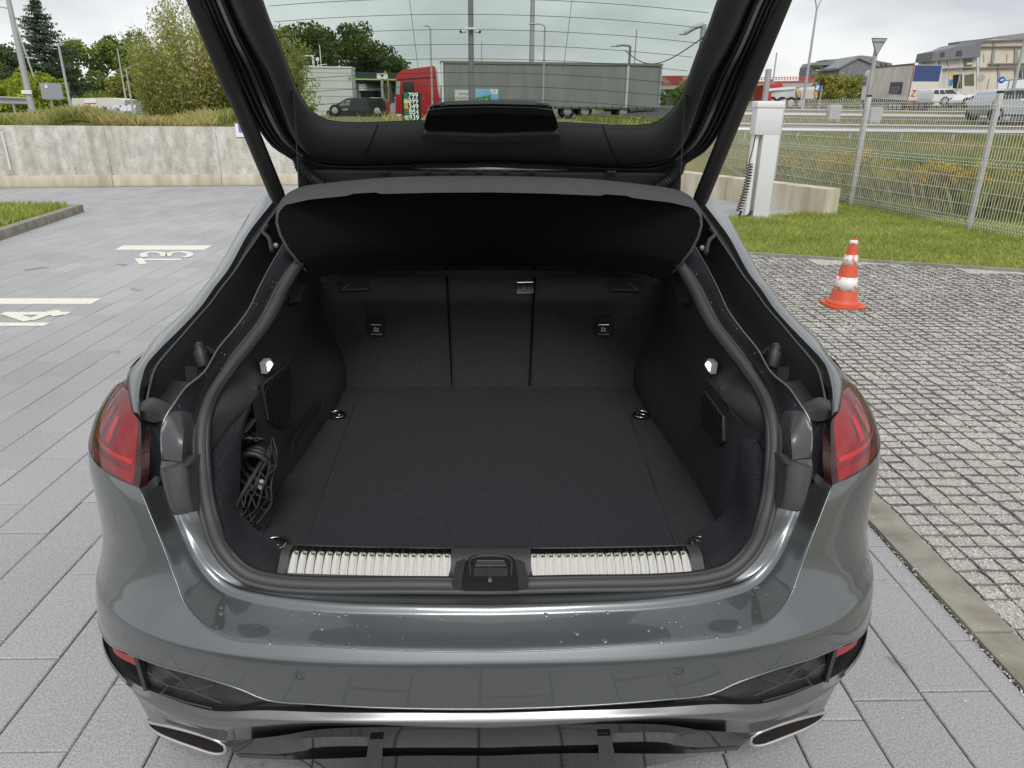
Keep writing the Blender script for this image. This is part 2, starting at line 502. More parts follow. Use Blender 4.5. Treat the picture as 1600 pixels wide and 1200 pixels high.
mb.mirror(); mb.build('bumper_skirt', mat('shaded_skirt', (0.045, 0.047, 0.049), 0.32, 0.3, 0.4), car, smooth=38, weld=6e-4)  # shade of the downward-facing skirt put into a darker paint colour
tr_ = MB(); tr_.tube([V((-p.x, p.y, p.z)) for p in r5[::-1]]+r5[1:], 0.0022, 6); tr_.build('bumper_lip', M_paint, car, smooth=180)
# recess between bumper face and lower bumper, with the faceted vent inserts
r5d = [p+inward(p)*0.034 for p in r5]; r6d = [p+inward(p)*0.034 for p in r6]
mb = MB(); mb.grid([r5, r5d, r6d, r6]); mb.mirror(); mb.build('vent_recess', M_black, car, smooth=None)
def between(u0, u1, nu, nv, jit, off):
    random.seed(5); o = []
    for j in range(nv+1):
        t = j/nv; row = []
        for i in range(nu+1):
            k = (u0+(u1-u0)*i/nu)*(NB-1); a = int(k); f = k-a
            p = r5[a].lerp(r5[min(a+1, NB-1)], f).lerp(r6[a].lerp(r6[min(a+1, NB-1)], f), t)
            jj = jit*random.uniform(-1, 1) if 0 < j < nv else 0
            row.append(p+inward(p)*(off+jj))
        o.append(row)
    return o
def find_u(px):
    return min(range(NB), key=lambda i: abs(proj(r5[i].lerp(r6[i], .5))[0]-px))/(NB-1)
ua, ub, uc = find_u(470), find_u(224), find_u(176)
for sgn in (1, -1):
    mb = MB(); g = between(ua, ub, 8, 3, 0.008, 0.011)
    if sgn < 0: g = [[V((-p.x, p.y, p.z)) for p in r] for r in g]
    mb.grid(g); mb.build('vent_insert', mat('vent_plastic', (0.030, 0.030, 0.032), 0.28, bump=0.3, bscale=140), bumper)
    for q in ([(231, 1050), (262, 1071), (300, 1080), (346, 1098)], [(262, 1048), (283, 1062), (300, 1080)], [(262, 1071), (252, 1084)], [(300, 1080), (335, 1070)], [(250, 1083), (290, 1097), (332, 1107)]):
        l = [PL(px, py, 0.007) for px, py in q]
        if sgn < 0: l = [V((-p.x, p.y, p.z)) for p in l]
        mb = MB(); mb.tube(l, 0.0018, 5); mb.build('vent_rib', M_greyplastic, bumper)
    g = between(ub+0.012, uc, 8, 4, 0, 0.014)
    if sgn < 0: g = [[V((-p.x, p.y, p.z)) for p in r] for r in g]
    mb = MB(); mb.grid(g[1:]); mb.build('vent_end_panel', M_gloss, bumper)
    g2 = between(ub+0.014, uc, 8, 8, 0, 0.003)[1:4]
    if sgn < 0: g2 = [[V((-p.x, p.y, p.z)) for p in r] for r in g2]
    mb = MB(); mb.grid(g2); o = mb.build('rear_reflector', mat('red_reflector', (0.34, 0.004, 0.010), 0.45, coat=0.15), bumper)
    k = int(ub*(NB-1)); a, b = r5[k]-inward(r5[k])*0.0, r6[k].copy()
    if sgn < 0: a.x, b.x = -a.x, -b.x
    mb = MB(); mb.bar(a+V((0, .006, 0)), b+V((0, .006, 0)), 0.008, 0.02, V((0, 1, 0))); mb.build('vent_divider', M_greyplastic, bumper)
# parking sensors
for px in (470, 1056):
    p = PL(px, 1055, -0.001) if px < 767 else None
    if p is None:
        p = PL(470, 1055, -0.001); p = V((-p.x, p.y, p.z))
    mb = MB()
    nrm = V((-p.x*0.25, -1, 0.03)).normalized(); a = nrm.orthogonal().normalized(); b = nrm.cross(a)
    ring = lambda r, d: [p+nrm*d+(a*math.cos(t)+b*math.sin(t))*r for t in [2*math.pi*i/24 for i in range(24)]]
    mb.grid([ring(0.0125, -0.002), ring(0.0118, 0.0012), ring(0.0098, 0.0012), ring(0.0094, -0.0012), ring(0.0085, 0.0008), ring(0.001, 0.0012)], closed=True)
    mb.build('parking_sensor', M_paint, bumper, smooth=35)

# ---------------------------------------------------- diffuser (gloss black lower valance)
D0 = [p+V((0, 0.006, 0)) for p in uvsurf([(767, 1139), (640, 1136), (500, 1132), (430, 1137), (380, 1142)], 30)[:27]]
D0px = [(767, 1139), (640, 1138), (500, 1142), (430, 1153), (352, 1160)]
D1px = [(767, 1152, 1.125), (640, 1152, 1.125), (500, 1152, 1.13), (430, 1160, 1.16), (356, 1167, 1.185)]
D2px = [(767, 1177, 1.165), (640, 1177, 1.165), (500, 1179, 1.17), (440, 1181, 1.18), (368, 1178, 1.195)]
D3px = [(767, 1181, 1.15), (640, 1181, 1.15), (500, 1186, 1.155), (440, 1187, 1.175), (374, 1184, 1.19)]
D4px = [(767, 1216, 1.165), (640, 1216, 1.165), (520, 1206, 1.18), (440, 1192, 1.19), (380, 1188, 1.205)]
d0 = resample([PL(*p)+V((0, 0.004, 0)) for p in D0px], 30)
ds = [d0]+[resample(py3(l), 30) for l in (D1px, D2px, D3px, D4px)]
for r in ds: r[0].x = 0
d5 = [p+V((0, 0.25, -0.02)) for p in ds[-1]]
mb = MB(); mb.grid(ds+[d5]); mb.mirror(); diff = mb.build('diffuser', M_gloss, car, smooth=25, weld=6e-4)
for sx in (-1, 1):
    for px in (588,):
        a = PY(px, 1155, 1.118); b = PY(px-6, 1206, 1.150)
        a.x *= -sx; b.x *= -sx
        if sx > 0: a.x, b.x = abs(a.x), abs(b.x)
        else: a.x, b.x = -abs(a.x), -abs(b.x)
        mb = MB(); w = 0.014
        mb.prism([a+V((-w, 0, 0)), a+V((w, 0, 0)), b+V((w*1.4, 0, 0)), b+V((-w*1.4, 0, 0))], (0, 0.12, -0.03))
        mb.build('diffuser_fin', M_gloss, diff)
# exhaust tips
ex = [(228, 1127, 1.262), (242, 1129, 1.255), (290, 1140, 1.232), (335, 1154, 1.205), (354, 1164, 1.192), (358, 1172, 1.188), (352, 1180, 1.19), (338, 1180, 1.197), (300, 1168, 1.215), (262, 1154, 1.24), (243, 1144, 1.252), (233, 1135, 1.26)]
for sx in (1, -1):
    o1 = [PL(px, py, 0.050) for px, py, _ in ex]; o1 = resample(o1+[o1[0]], 41)[:40]
    cc = sum(o1, V((0, 0, 0)))/len(o1)
    rot = [(p-cc) for p in o1]
    e1 = (o1[18]-o1[0]).normalized()
    def mk(k, dy, dz=0.0):
        o_ = []
        for r in rot:
            a_ = e1*r.dot(e1); q = cc+a_*(1-(1-k)*0.28)+(r-a_)*k
            o_.append(V((sx*q.x, q.y+dy, q.z+dz)))
        return o_
    mb = MB(); rim_ = mk(0.90, 0.0); mb.tube(rim_+rim_[:2], 0.0042, 8, cap=False); mb.grid([mk(0.60, 0.05, -0.035), mk(0.90, 0.006, -0.002)], closed=True)
    tip = mb.build('exhaust_tip', M_exhaust, car, smooth=60)
    mb = MB(); mb.grid([mk(0.88, 0.004), mk(0.74, 0.085)], closed=True); mb.poly(mk(0.74, 0.085)); mb.build('exhaust_bore', mat('exhaust_dark', (0.012, 0.009, 0.008), 0.8), tip)  # inside of the pipe in one even near-black brown

# ---------------------------------------------------- tail lights
TLo = [(198, 593), (204, 600), (204, 622), (209, 642), (220, 656), (223, 668), (223, 720), (221, 758), (214, 762), (190, 756), (165, 748), (146, 741), (140, 727), (139, 705), (144, 680), (153, 655), (170, 625), (186, 604)]
M_lens = bpy.data.materials.new('red_lens'); M_lens.use_nodes = True
_n = M_lens.node_tree.nodes; _l = M_lens.node_tree.links; _n.remove(_n['Principled BSDF'])
_t = _n.new('ShaderNodeBsdfTransparent'); _t.inputs[0].default_value = (0.95, 0.055, 0.085, 1)
_g = _n.new('ShaderNodeBsdfGlossy'); _g.inputs['Roughness'].default_value = 0.02
_f = _n.new('ShaderNodeFresnel'); _f.inputs[0].default_value = 1.75
_m = _n.new('ShaderNodeMixShader'); _l.new(_f.outputs[0], _m.inputs[0]); _l.new(_t.outputs[0], _m.inputs[1]); _l.new(_g.outputs[0], _m.inputs[2])
_l.new(_m.outputs[0], _n['Material Output'].inputs[0])
M_housing = mat('lamp_housing', (0.42, 0.11, 0.11), 0.4)
M_lightbar = mat('lamp_bar', (0.95, 0.55, 0.55), 0.3)
M_tldark = mat('lamp_dark_side', (0.04, 0.01, 0.01), 0.2, coat=0.5)
# the lens covers a patch of the rear surface in (phi, z); rows between inner and outer edge
TLin = [(200, 594), (205, 622), (210, 644), (222, 660), (223, 700), (223, 740), (220, 761)]
TLou = [(HP, 1.055), (HP, 1.02), (HP, 0.99), (HP, 0.965), (HP, 0.94), (HP, 0.915), (HP, 0.893)]
tin = [PL(*p) for p in TLin]
tin = resample(tin, 30)
uvi = [(phi_of(p), p.z) for p in tin]
uvo = [(HP-0.40*(1-i/29)**1.3, 0.986+(0.864-0.986)*i/29) for i in range(30)]
flank_patch = [[SP(a+(HP-a)*k/5, z) for a, z in uvo] for k in range(6)]
mb = MB(); mb.grid(flank_patch); build2(mb, 'shoulder_patch', M_paint, car, smooth=180)
def tl_rows(k, off, f0=0.0, f1=1.0, r0=0, r1=29):
    o = []
    for j in range(k+1):
        t = f0+(f1-f0)*j/k
        o.append([(lambda p: p+inward(p)*off)(SP(min(a[0]+(b[0]-a[0])*t, HP-0.001), a[1]+(b[1]-a[1])*t)) for a, b in list(zip(uvi, uvo))[r0:r1+1]])
    return o
for sx in (1, -1):
    fl = lambda rr: [[V((sx*p.x, p.y, p.z)) for p in r] for r in rr]
    mb = MB(); rr = fl(tl_rows(24, 0.017)); mb.grid(rr); tl = mb.build('tail_light', M_housing, car, smooth=180)
    mb = MB(); L = fl(tl_rows(24, -0.004)); mb.grid(L)
    # side returns of the lens
    edge = lambda a, b: mb.grid([a, b])
    edge([r[0] for r in L], [r[0] for r in rr]); edge([r[-1] for r in L], [r[-1] for r in rr]); edge(L[-1], rr[-1])
    bmesh.ops.remove_doubles(mb.bm, verts=mb.bm.verts, dist=2e-4); mb.face(V((sx*-1.5, 0.0, 1.2))); mb.build('lens', M_lens, tl, smooth=50, weld=0, recalc=False)
    me_ = MB(); me_.grid([[p+V((0, 0.0005, 0)) for p in L[0]], rr[0]]); me_.build('lamp_inner_edge', M_tldark, tl)
    for f0, f1, a, b in ((0.30, 0.36, 17, 24), (0.44, 0.52, 14, 24), (0.60, 0.68, 13, 24), (0.76, 0.82, 15, 24)):
        mb = MB(); mb.grid(fl(tl_rows(2, 0.009, f0, f1, a, b))); mb.build('light_bar', M_lightbar, tl)
    mb = MB(); mb.grid(fl(tl_rows(12, 0.007, 0.08, 0.95, 25, 26))); mb.build('light_strip', M_lightbar, tl)
    mb = MB(); mb.grid(fl(tl_rows(12, 0.002, 0.0, 0.99, 27, 29))); mb.build('lens_lower_edge', mat('lamp_lower_edge', (0.5, 0.25, 0.25), 0.2, coat=1), tl)
    mb = MB(); mb.grid(fl(tl_rows(3, 0.002, 0.0, 0.05, 6, 29))); mb.build('lamp_dark_edge', M_tldark, tl)

# ---------------------------------------------------- quarter panels and pillars beside the opening
# inner lip, bright shoulder, silhouette, belt line
IN = [(440, 292, 2.36), (427, 314, 2.28), (408, 338, 2.19), (387, 366, 2.10), (357, 420, 1.98), (334, 450, 1.90), (317, 475, 1.84), (292, 503, 1.77), (268, 527, 1.70), (247, 548, 1.64), (230, 568, 1.60), (222, 590, 1.555), (217, 620, 1.50), (219, 652, 1.455)]
SH = [(432, 290, 2.38), (416, 314, 2.31), (396, 338, 2.22), (377, 366, 2.13), (347, 420, 2.0), (324, 450, 1.92), (307, 475, 1.86), (281, 503, 1.785), (256, 527, 1.71), (236, 548, 1.655), (222, 568, 1.61), (212, 590, 1.57), (207, 620, 1.51), (212, 646, 1.465)]
SI = [(424, 288, 2.43), (404, 314, 2.36), (385, 340, 2.27), (370, 366, 2.18), (336, 424, 2.03), (316, 450, 1.95), (297, 475, 1.89), (270, 503, 1.81), (243, 527, 1.75), (228, 548, 1.69), (215, 568, 1.64), (203, 590, 1.585), (204, 618, 1.52), (209, 643, 1.47)]
NS = 48
inn, si = resample(py3(IN), NS), resample(py3(SI), NS)
sh = [p.lerp(q, 0.36)+V((0, 0, 0.005)) for p, q in zip(inn, si)]
# body side below the shoulder
def side_pt(y, z):
    zz = min(max(z, 0.25), 1.0)
    base = interp(zz, [0.25, 0.42, 0.62, 0.80, 0.92, 1.0], [0.86, 0.895, 0.925, 0.915, 0.905, 0.875])
    tap = interp(y, [1.7, 2.3, 3.2, 4.6, 5.3, 5.75], [0.0, 0.012, 0.012, 0.0, -0.04, -0.20])
    return V((-(base+tap), y, z))
belt = []
for i, p in enumerate(si):
    t = i/(NS-1)
    y = p.y+0.16+0.24*t
    belt.append(V((-(0.90+0.03*t), y, min(0.99, p.z-0.02*0-0.01*t) if t < 0.8 else 0.985)))
mid = [a.lerp(b, 0.45)+V((-0.012, 0, 0.0)) for a, b in zip(si, belt)]
mb = MB(); mb.grid(cross([inn, sh, si, mid, belt], 4)); 
# lip turned into the gutter
lipi = [p+V((0.004, 0.012, -0.012)) for p in inn]
mb.grid([inn, lipi])
build2(mb, 'quarter_panel', M_paint, car, smooth=70)
# flanks with wheel arches
ys = [1.70+0.05*i for i in range(81)]
zs = [0.22, 0.30, 0.38, 0.46, 0.54, 0.62, 0.70, 0.78, 0.86, 0.94, 1.0]
mb = MB()
Yend = lambda z: Y0(max(z, 0.3))+DD
def flank(y, z):
    p = side_pt(y, z)
    t = min(max((y-1.72)/0.45, 0), 1); t = t*t*(3-2*t)
    p.x = -(W(min(max(z, 0.31), 1.05))*(1-t)+(-p.x)*t)
    return p
ys = [None]+[1.90+0.04*i for i in range(97)]
for a, b in zip(ys[:-1], ys[1:]):
    for z0, z1 in zip(zs[:-1], zs[1:]):
        ya0 = Yend(z0) if a is None else a; ya1 = Yend(z1) if a is None else a
        yc, zc = ((1.8 if a is None else a)+b)/2, (z0+z1)/2
        if min((yc-2.12)**2, (yc-4.95)**2)+(zc-0.33)**2 < 0.365**2: continue
        mb.poly([flank(ya0, z0), flank(b, z0), flank(b, z1), flank(ya1, z1)])
build2(mb, 'body_side', M_paint, car, smooth=40)
# cabin side: glass and roof
def cabin(t):  # y from rear pillar to windscreen
    return t
roofc = lambda y: interp(y, [2.36, 2.9, 3.4, 3.9, 4.3, 4.9], [1.405, 1.43, 1.43, 1.38, 1.24, 1.0])
roofw = lambda y: interp(y, [2.36, 3.0, 3.8, 4.4, 4.9], [0.60, 0.60, 0.58, 0.62, 0.70])
rr = []
for i in range(16):
    y = 2.40+i*0.105
    w, h = roofw(y), roofc(y)
    rr.append([V((w*math.sin(a), y, h-0.05*(1-math.cos(a))*1.6)) for a in [(-1+2*j/16)*1.3 for j in range(17)]])
mb = MB(); mb.grid(rr); mb.build('roof_panel', M_paint, car, smooth=180)
rw = []
for i in range(12):
    y = 3.95+i*0.092
    w, h = roofw(y), roofc(y)
    rw.append([V((w*j/6, y, h-0.02*(j/6)**2)) for j in range(-6, 7)])
mb = MB(); mb.grid(rw); mb.build('windscreen', M_gloss, car, smooth=180)
mb = MB(); g = []
for i in range(20):
    y = 2.50+i*0.125
    g.append([V((-roofw(y)*0.99, y, roofc(y)-0.05)), V((-0.80, y, max(min(1.2, roofc(y)-.1), 1.0))), V((-0.875, y, 0.985))])
mb.grid(g); build2(mb, 'side_window', M_gloss, car, smooth=50)
mb = MB(); g = []
for i in range(12):
    y = 4.85+i*0.088; h = interp(y, [4.85, 5.5, 5.8], [0.99, 0.88, 0.72])
    g.append([V((0.90*j/8*(1-0.10*(i/11)**2), y, h-0.06*(abs(j)/8)**3)) for j in range(-8, 9)])
g.append([V((0.78*j/8, 5.83, 0.30)) for j in range(-8, 9)])
mb.grid(g); mb.build('bonnet', M_paint, car, smooth=50)
mb = MB(); mb.box2((-0.84, 1.55, 0.20), (0.84, 5.7, 0.28)); mb.build('underbody', M_black, car)
for sx in (1, -1):
    for wy in (2.12, 4.95):
        mb = MB(); c = V((sx*0.80, wy, 0.335))
        mb.lathe([(0.22, -0.10), (0.30, -0.11), (0.332, -0.09), (0.335, 0), (0.332, 0.09), (0.30, 0.11), (0.22, 0.10)], c, 36, 'X'); wl = mb.build('wheel', M_rubberdark, car, smooth=40)
        mb = MB(); mb.lathe([(0.235, -0.1), (0.235, 0.098), (0.222, 0.10), (0.215, 0.06)], c, 36, 'X')
        for k in range(5):
            a = 2*math.pi*k/5; dv = V((0, math.cos(a), math.sin(a)))
            mb.bar(c+V((sx*0.07, 0, 0))+dv*0.03, c+V((sx*0.08, 0, 0))+dv*0.225, 0.05, 0.025, V((1, 0, 0)))
        mb.build('rim', M_satin, wl, smooth=40)
        mb = MB(); mb.lathe([(0.37, -0.22*sx), (0.37, 0.03*sx)], c, 30, 'X'); mb.build('wheel_arch_liner', M_black, car)
    mb = MB(); mb.ball((sx*0.99, 4.05, 1.06), 0.1, 3, (1.1, 0.6, 0.75)); mb.bar((sx*0.86, 4.1, 1.0), (sx*0.95, 4.06, 1.03), 0.05, 0.04); mb.build('door_mirror', M_paint, car, smooth=60)

# ---------------------------------------------------- gutter, flange and seal round the opening
Lp = [(455, 355, 2.14), (441, 385, 2.05), (425, 412, 1.97), (405, 450, 1.86), (390, 482, 1.77), (366, 515, 1.68), (341, 545, 1.60), (318, 583, 1.51), (291, 605, 1.46), (275, 627, 1.42), (256, 657, 1.385), (252, 687, 1.365), (254, 718, 1.345)]
SOu = [(488, 350, 2.18), (474, 380, 2.08), (455, 412, 2.00), (432, 450, 1.915), (416, 484, 1.82), (400, 510, 1.75), (376, 541, 1.675), (350, 573, 1.60), (325, 605, 1.53), (311, 640, 1.47), (305, 675, 1.43), (303, 715, 1.405), (306, 745, 1.385)]
GUo = [(440, 318, 2.24), (420, 345, 2.15), (400, 375, 2.06), (381, 402, 1.99), (366, 425, 1.93), (346, 450, 1.865), (328, 475, 1.80), (303, 503, 1.73), (280, 530, 1.665), (258, 555, 1.61), (243, 575, 1.57), (235, 600, 1.53), (230, 625, 1.49)]
lcur = resample(py3(Lp), 44); scur = resample(py3(SOu), 44); gcur = resample(py3(GUo), 44)
M_jamb = mat('door_jamb_paint', (0.035, 0.037, 0.042), 0.30, 0.4, 0.6, bump=0.05, bscale=300)
Ld = [p.lerp(q, 0.5)+V((0.0, 0.0, 0.004)) for p, q in zip(lcur, scur)]
mb = MB(); mb.grid(cross([lcur, Ld, scur], 4)); build2(mb, 'opening_flange', M_jamb, car, smooth=60)
lw = MB(); lw.tube(lcur, 0.0026, 5); build2(lw, 'flange_edge', M_paint, car, smooth=180)
deep = [p.lerp(q, 0.42)+V((0, 0.085, -0.075)) for p, q in zip(gcur, lcur)]
deep2 = [p.lerp(q, 0.80)+V((0, 0.05, -0.06)) for p, q in zip(gcur, lcur)]
inr = resample(lipi, 44)
mb = MB(); mb.grid([inr[:40], gcur[:40]]); mb.grid(cross([gcur, deep, deep2, lcur], 4)); build2(mb, 'rain_gutter', M_black, car, smooth=60)
lw = MB(); lw.tube(gcur, 0.003, 5); build2(lw, 'gutter_strip', M_rubber, car, smooth=180)

seal_path = py3([(767, 915, 1.258), (640, 914, 1.26), (500, 914, 1.27), (428, 909, 1.28), (388, 898, 1.292), (362, 878, 1.307), (342, 850, 1.322), (330, 815, 1.337), (321, 778, 1.36), (316, 735, 1.385), (314, 690, 1.42), (318, 650, 1.465), (333, 610, 1.535), (359, 573, 1.605), (386, 540, 1.68), (412, 507, 1.765), (428, 480, 1.835), (442, 450, 1.92), (463, 414, 2.005), (484, 380, 2.09), (500, 350, 2.18)])
seal_path += [V((-0.555, 2.30, 1.345)), V((-0.50, 2.36, 1.375)), V((-0.35, 2.39, 1.395)), V((0, 2.40, 1.40))]
seal_path[0].x = 0
sp_ = cr_spline(seal_path, 8)
full = [V((-p.x, p.y, p.z)) for p in sp_[::-1]]+sp_[1:]
full = full[:-1]
sm = MB()
def closed_tube(mb_, path, rad, nn, offs=V((0, 0, 0))):
    k = len(path); rows_ = []
    prev = None
    for i in range(k):
        t = (path[(i+1) % k]-path[i-1]).normalized()
        cen = V((0, 1.7, 0.95)); inw = (cen-path[i]); inw -= t*inw.dot(t); inw.normalize()
        b = t.cross(inw)
        c0 = path[i]+inw*offs.x+b*offs.y
        rows_.append([c0+(inw*math.cos(2*math.pi*j/nn)+b*math.sin(2*math.pi*j/nn))*rad for j in range(nn)])
    rows_.append(rows_[0])
    mb_.grid(rows_, closed=True)
closed_tube(sm, full, 0.0115, 12)
sm.build('boot_seal', M_rubber, car, smooth=180)
sm = MB(); closed_tube(sm, full, 0.006, 8, V((-0.0145, 0.0, 0)))
sm.build('seal_bead', M_rubber, car, smooth=180)
sm = MB(); closed_tube(sm, full, 0.0075, 8, V((0.0125, 0.0, 0)))
sm.build('seal_inner_lip', M_rubberdark, car, smooth=180)

# black filler between the tail light and the opening, cover panels
def patch(name, grid_px, m, parent=car, smooth=30, thick=0.0, sub=3, bev=0.0):
    rows_ = [py3(r) for r in grid_px]
    L_ = max(len(r) for r in rows_)
    rows_ = [resample(r, L_*4) for r in rows_]
    if len(rows_) > 2: rows_ = cross(rows_, sub)
    mb_ = MB(); mb_.grid(rows_)
    if thick:
        e = V((0, thick, 0)); per = rows_[0]+[r[-1] for r in rows_[1:]]+rows_[-1][::-1][1:]+[r[0] for r in rows_[::-1]][1:-1]
        mb_.grid([per+[per[0]], [p+e for p in per]+[per[0]+e]])
    return build2(mb_, name, m, parent, smooth=smooth)
patch('jamb_filler', [[(219, 640, 1.45), (222, 700, 1.405), (222, 764, 1.365)], [(232, 650, 1.47), (238, 700, 1.43), (240, 765, 1.39)], [(262, 650, 1.40), (258, 705, 1.38), (254, 745, 1.36)]], mat('jamb_black', (0.022, 0.024, 0.027), 0.3, 0.2, 0.3), smooth=60)
patch('drain_lip', [[(222, 627, 1.475), (220, 640, 1.46), (222, 655, 1.445)], [(238, 621, 1.47), (237, 636, 1.435), (238, 660, 1.43)], [(256, 627, 1.46), (254, 640, 1.425), (253, 658, 1.415)], [(277, 640, 1.435), (272, 648, 1.415), (262, 656, 1.395)]], M_blackplastic, smooth=60)
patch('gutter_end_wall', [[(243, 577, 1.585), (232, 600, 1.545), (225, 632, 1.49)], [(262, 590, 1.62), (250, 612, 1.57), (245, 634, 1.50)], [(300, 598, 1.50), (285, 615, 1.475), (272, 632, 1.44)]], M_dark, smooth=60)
M_cover = mat('grey_cover_plastic', (0.060, 0.062, 0.066), 0.42, 0.2, 0.3, bump=0.05, bscale=500)
patch('jamb_cover', [[(253, 665, 1.375), (252, 690, 1.360), (255, 718, 1.345)], [(266, 645, 1.40), (268, 690, 1.352), (272, 720, 1.338)], [(288, 650, 1.415), (286, 690, 1.352), (284, 722, 1.338)], [(300, 662, 1.43), (296, 690, 1.40), (292, 726, 1.375)], [(305, 668, 1.435), (303, 700, 1.41), (302, 728, 1.395)]], M_cover, thick=0.03, smooth=45)
patch('jamb_cover', [[(249, 736, 1.338), (256, 765, 1.325), (266, 796, 1.312), (272, 804, 1.312)], [(256, 732, 1.318), (262, 765, 1.306), (272, 798, 1.296), (279, 805, 1.298)], [(288, 728, 1.325), (292, 760, 1.316), (298, 792, 1.31), (301, 800, 1.312)], [(300, 726, 1.345), (304, 760, 1.345), (309, 790, 1.335), (311, 798, 1.335)]], M_cover, thick=0.05, smooth=45)
patch('jamb_step', [[(252, 720, 1.345), (250, 736, 1.336)], [(280, 722, 1.338), (256, 732, 1.316)], [(302, 726, 1.385), (300, 728, 1.328)]], M_cover, smooth=20)
# rubber buffers and their brackets
for sx in (1, -1):
    a, b = PY(320, 574, 1.63), PY(311, 538, 1.655)
    f = lambda p: V((sx*p.x, p.y, p.z))
    ax = (f(b)-f(a))
    mb = MB(); mb.tube([f(a), f(a)+ax*.15, f(a)+ax*.62, f(a)+ax*.70, f(a)+ax*.72, f(a)+ax*.95, f(b)], [0.016, 0.019, 0.0195, 0.019, 0.0135, 0.0125, 0.010], 14); bs = mb.build('rubber_buffer', M_rubberdark, car, smooth=40)
    mb = MB(); mb.lathe([(0.0065, 0), (0.0065, 0.004)], f(b)+V((0, -0.002, 0.001)), 12); mb.build('buffer_cap', M_greyplastic, bs)
    br = [PY(*p) for p in ((292, 600, 1.60), (289, 575, 1.64), (293, 552, 1.68), (304, 540, 1.70), (322, 552, 1.70))]
    mb = MB(); q = cr_spline([f(p) for p in br], 6); q2 = [p+V((sx*0.016, 0.03, -0.01)) for p in q]; mb.grid([q, q2]); mb.build('buffer_bracket', M_trim, car, smooth=60)
    # hinge clip near the shelf
    mb = MB(); k = [f(PY(*p)) for p in ((418, 352, 2.12), (411, 362, 2.10), (420, 372, 2.08), (425, 392, 2.03))]; mb.tube(cr_spline(k, 5), 0.007, 6); mb.build('strut_bracket', M_greyplastic, car, smooth=60)
    mb = MB(); mb.ball(f(PY(431, 384, 2.08)), 0.009, 2); mb.build('ball_stud', M_steel, car, smooth=60)
# =================================================================== BOOT INTERIOR
FZ = 0.64
mb = MB()
nx, ny = 30, 30
mb.grid([[V((-0.60+1.20*i/nx, 1.30+1.19*j/ny, FZ+0.002*math.sin(i*0.9)*math.sin(j*0.7))) for i in range(nx+1)] for j in range(ny+1)])
floor = mb.build('boot_floor', M_carpet, car, smooth=180)
for sx in (-1, 1):      # seams of the lift-out floor
    mb = MB(); mb.bar(V((sx*0.44, 1.42, FZ+0.001)), V((sx*0.475, 2.30, FZ+0.001)), 0.003, 0.003); mb.build('floor_seam', M_trim, floor)
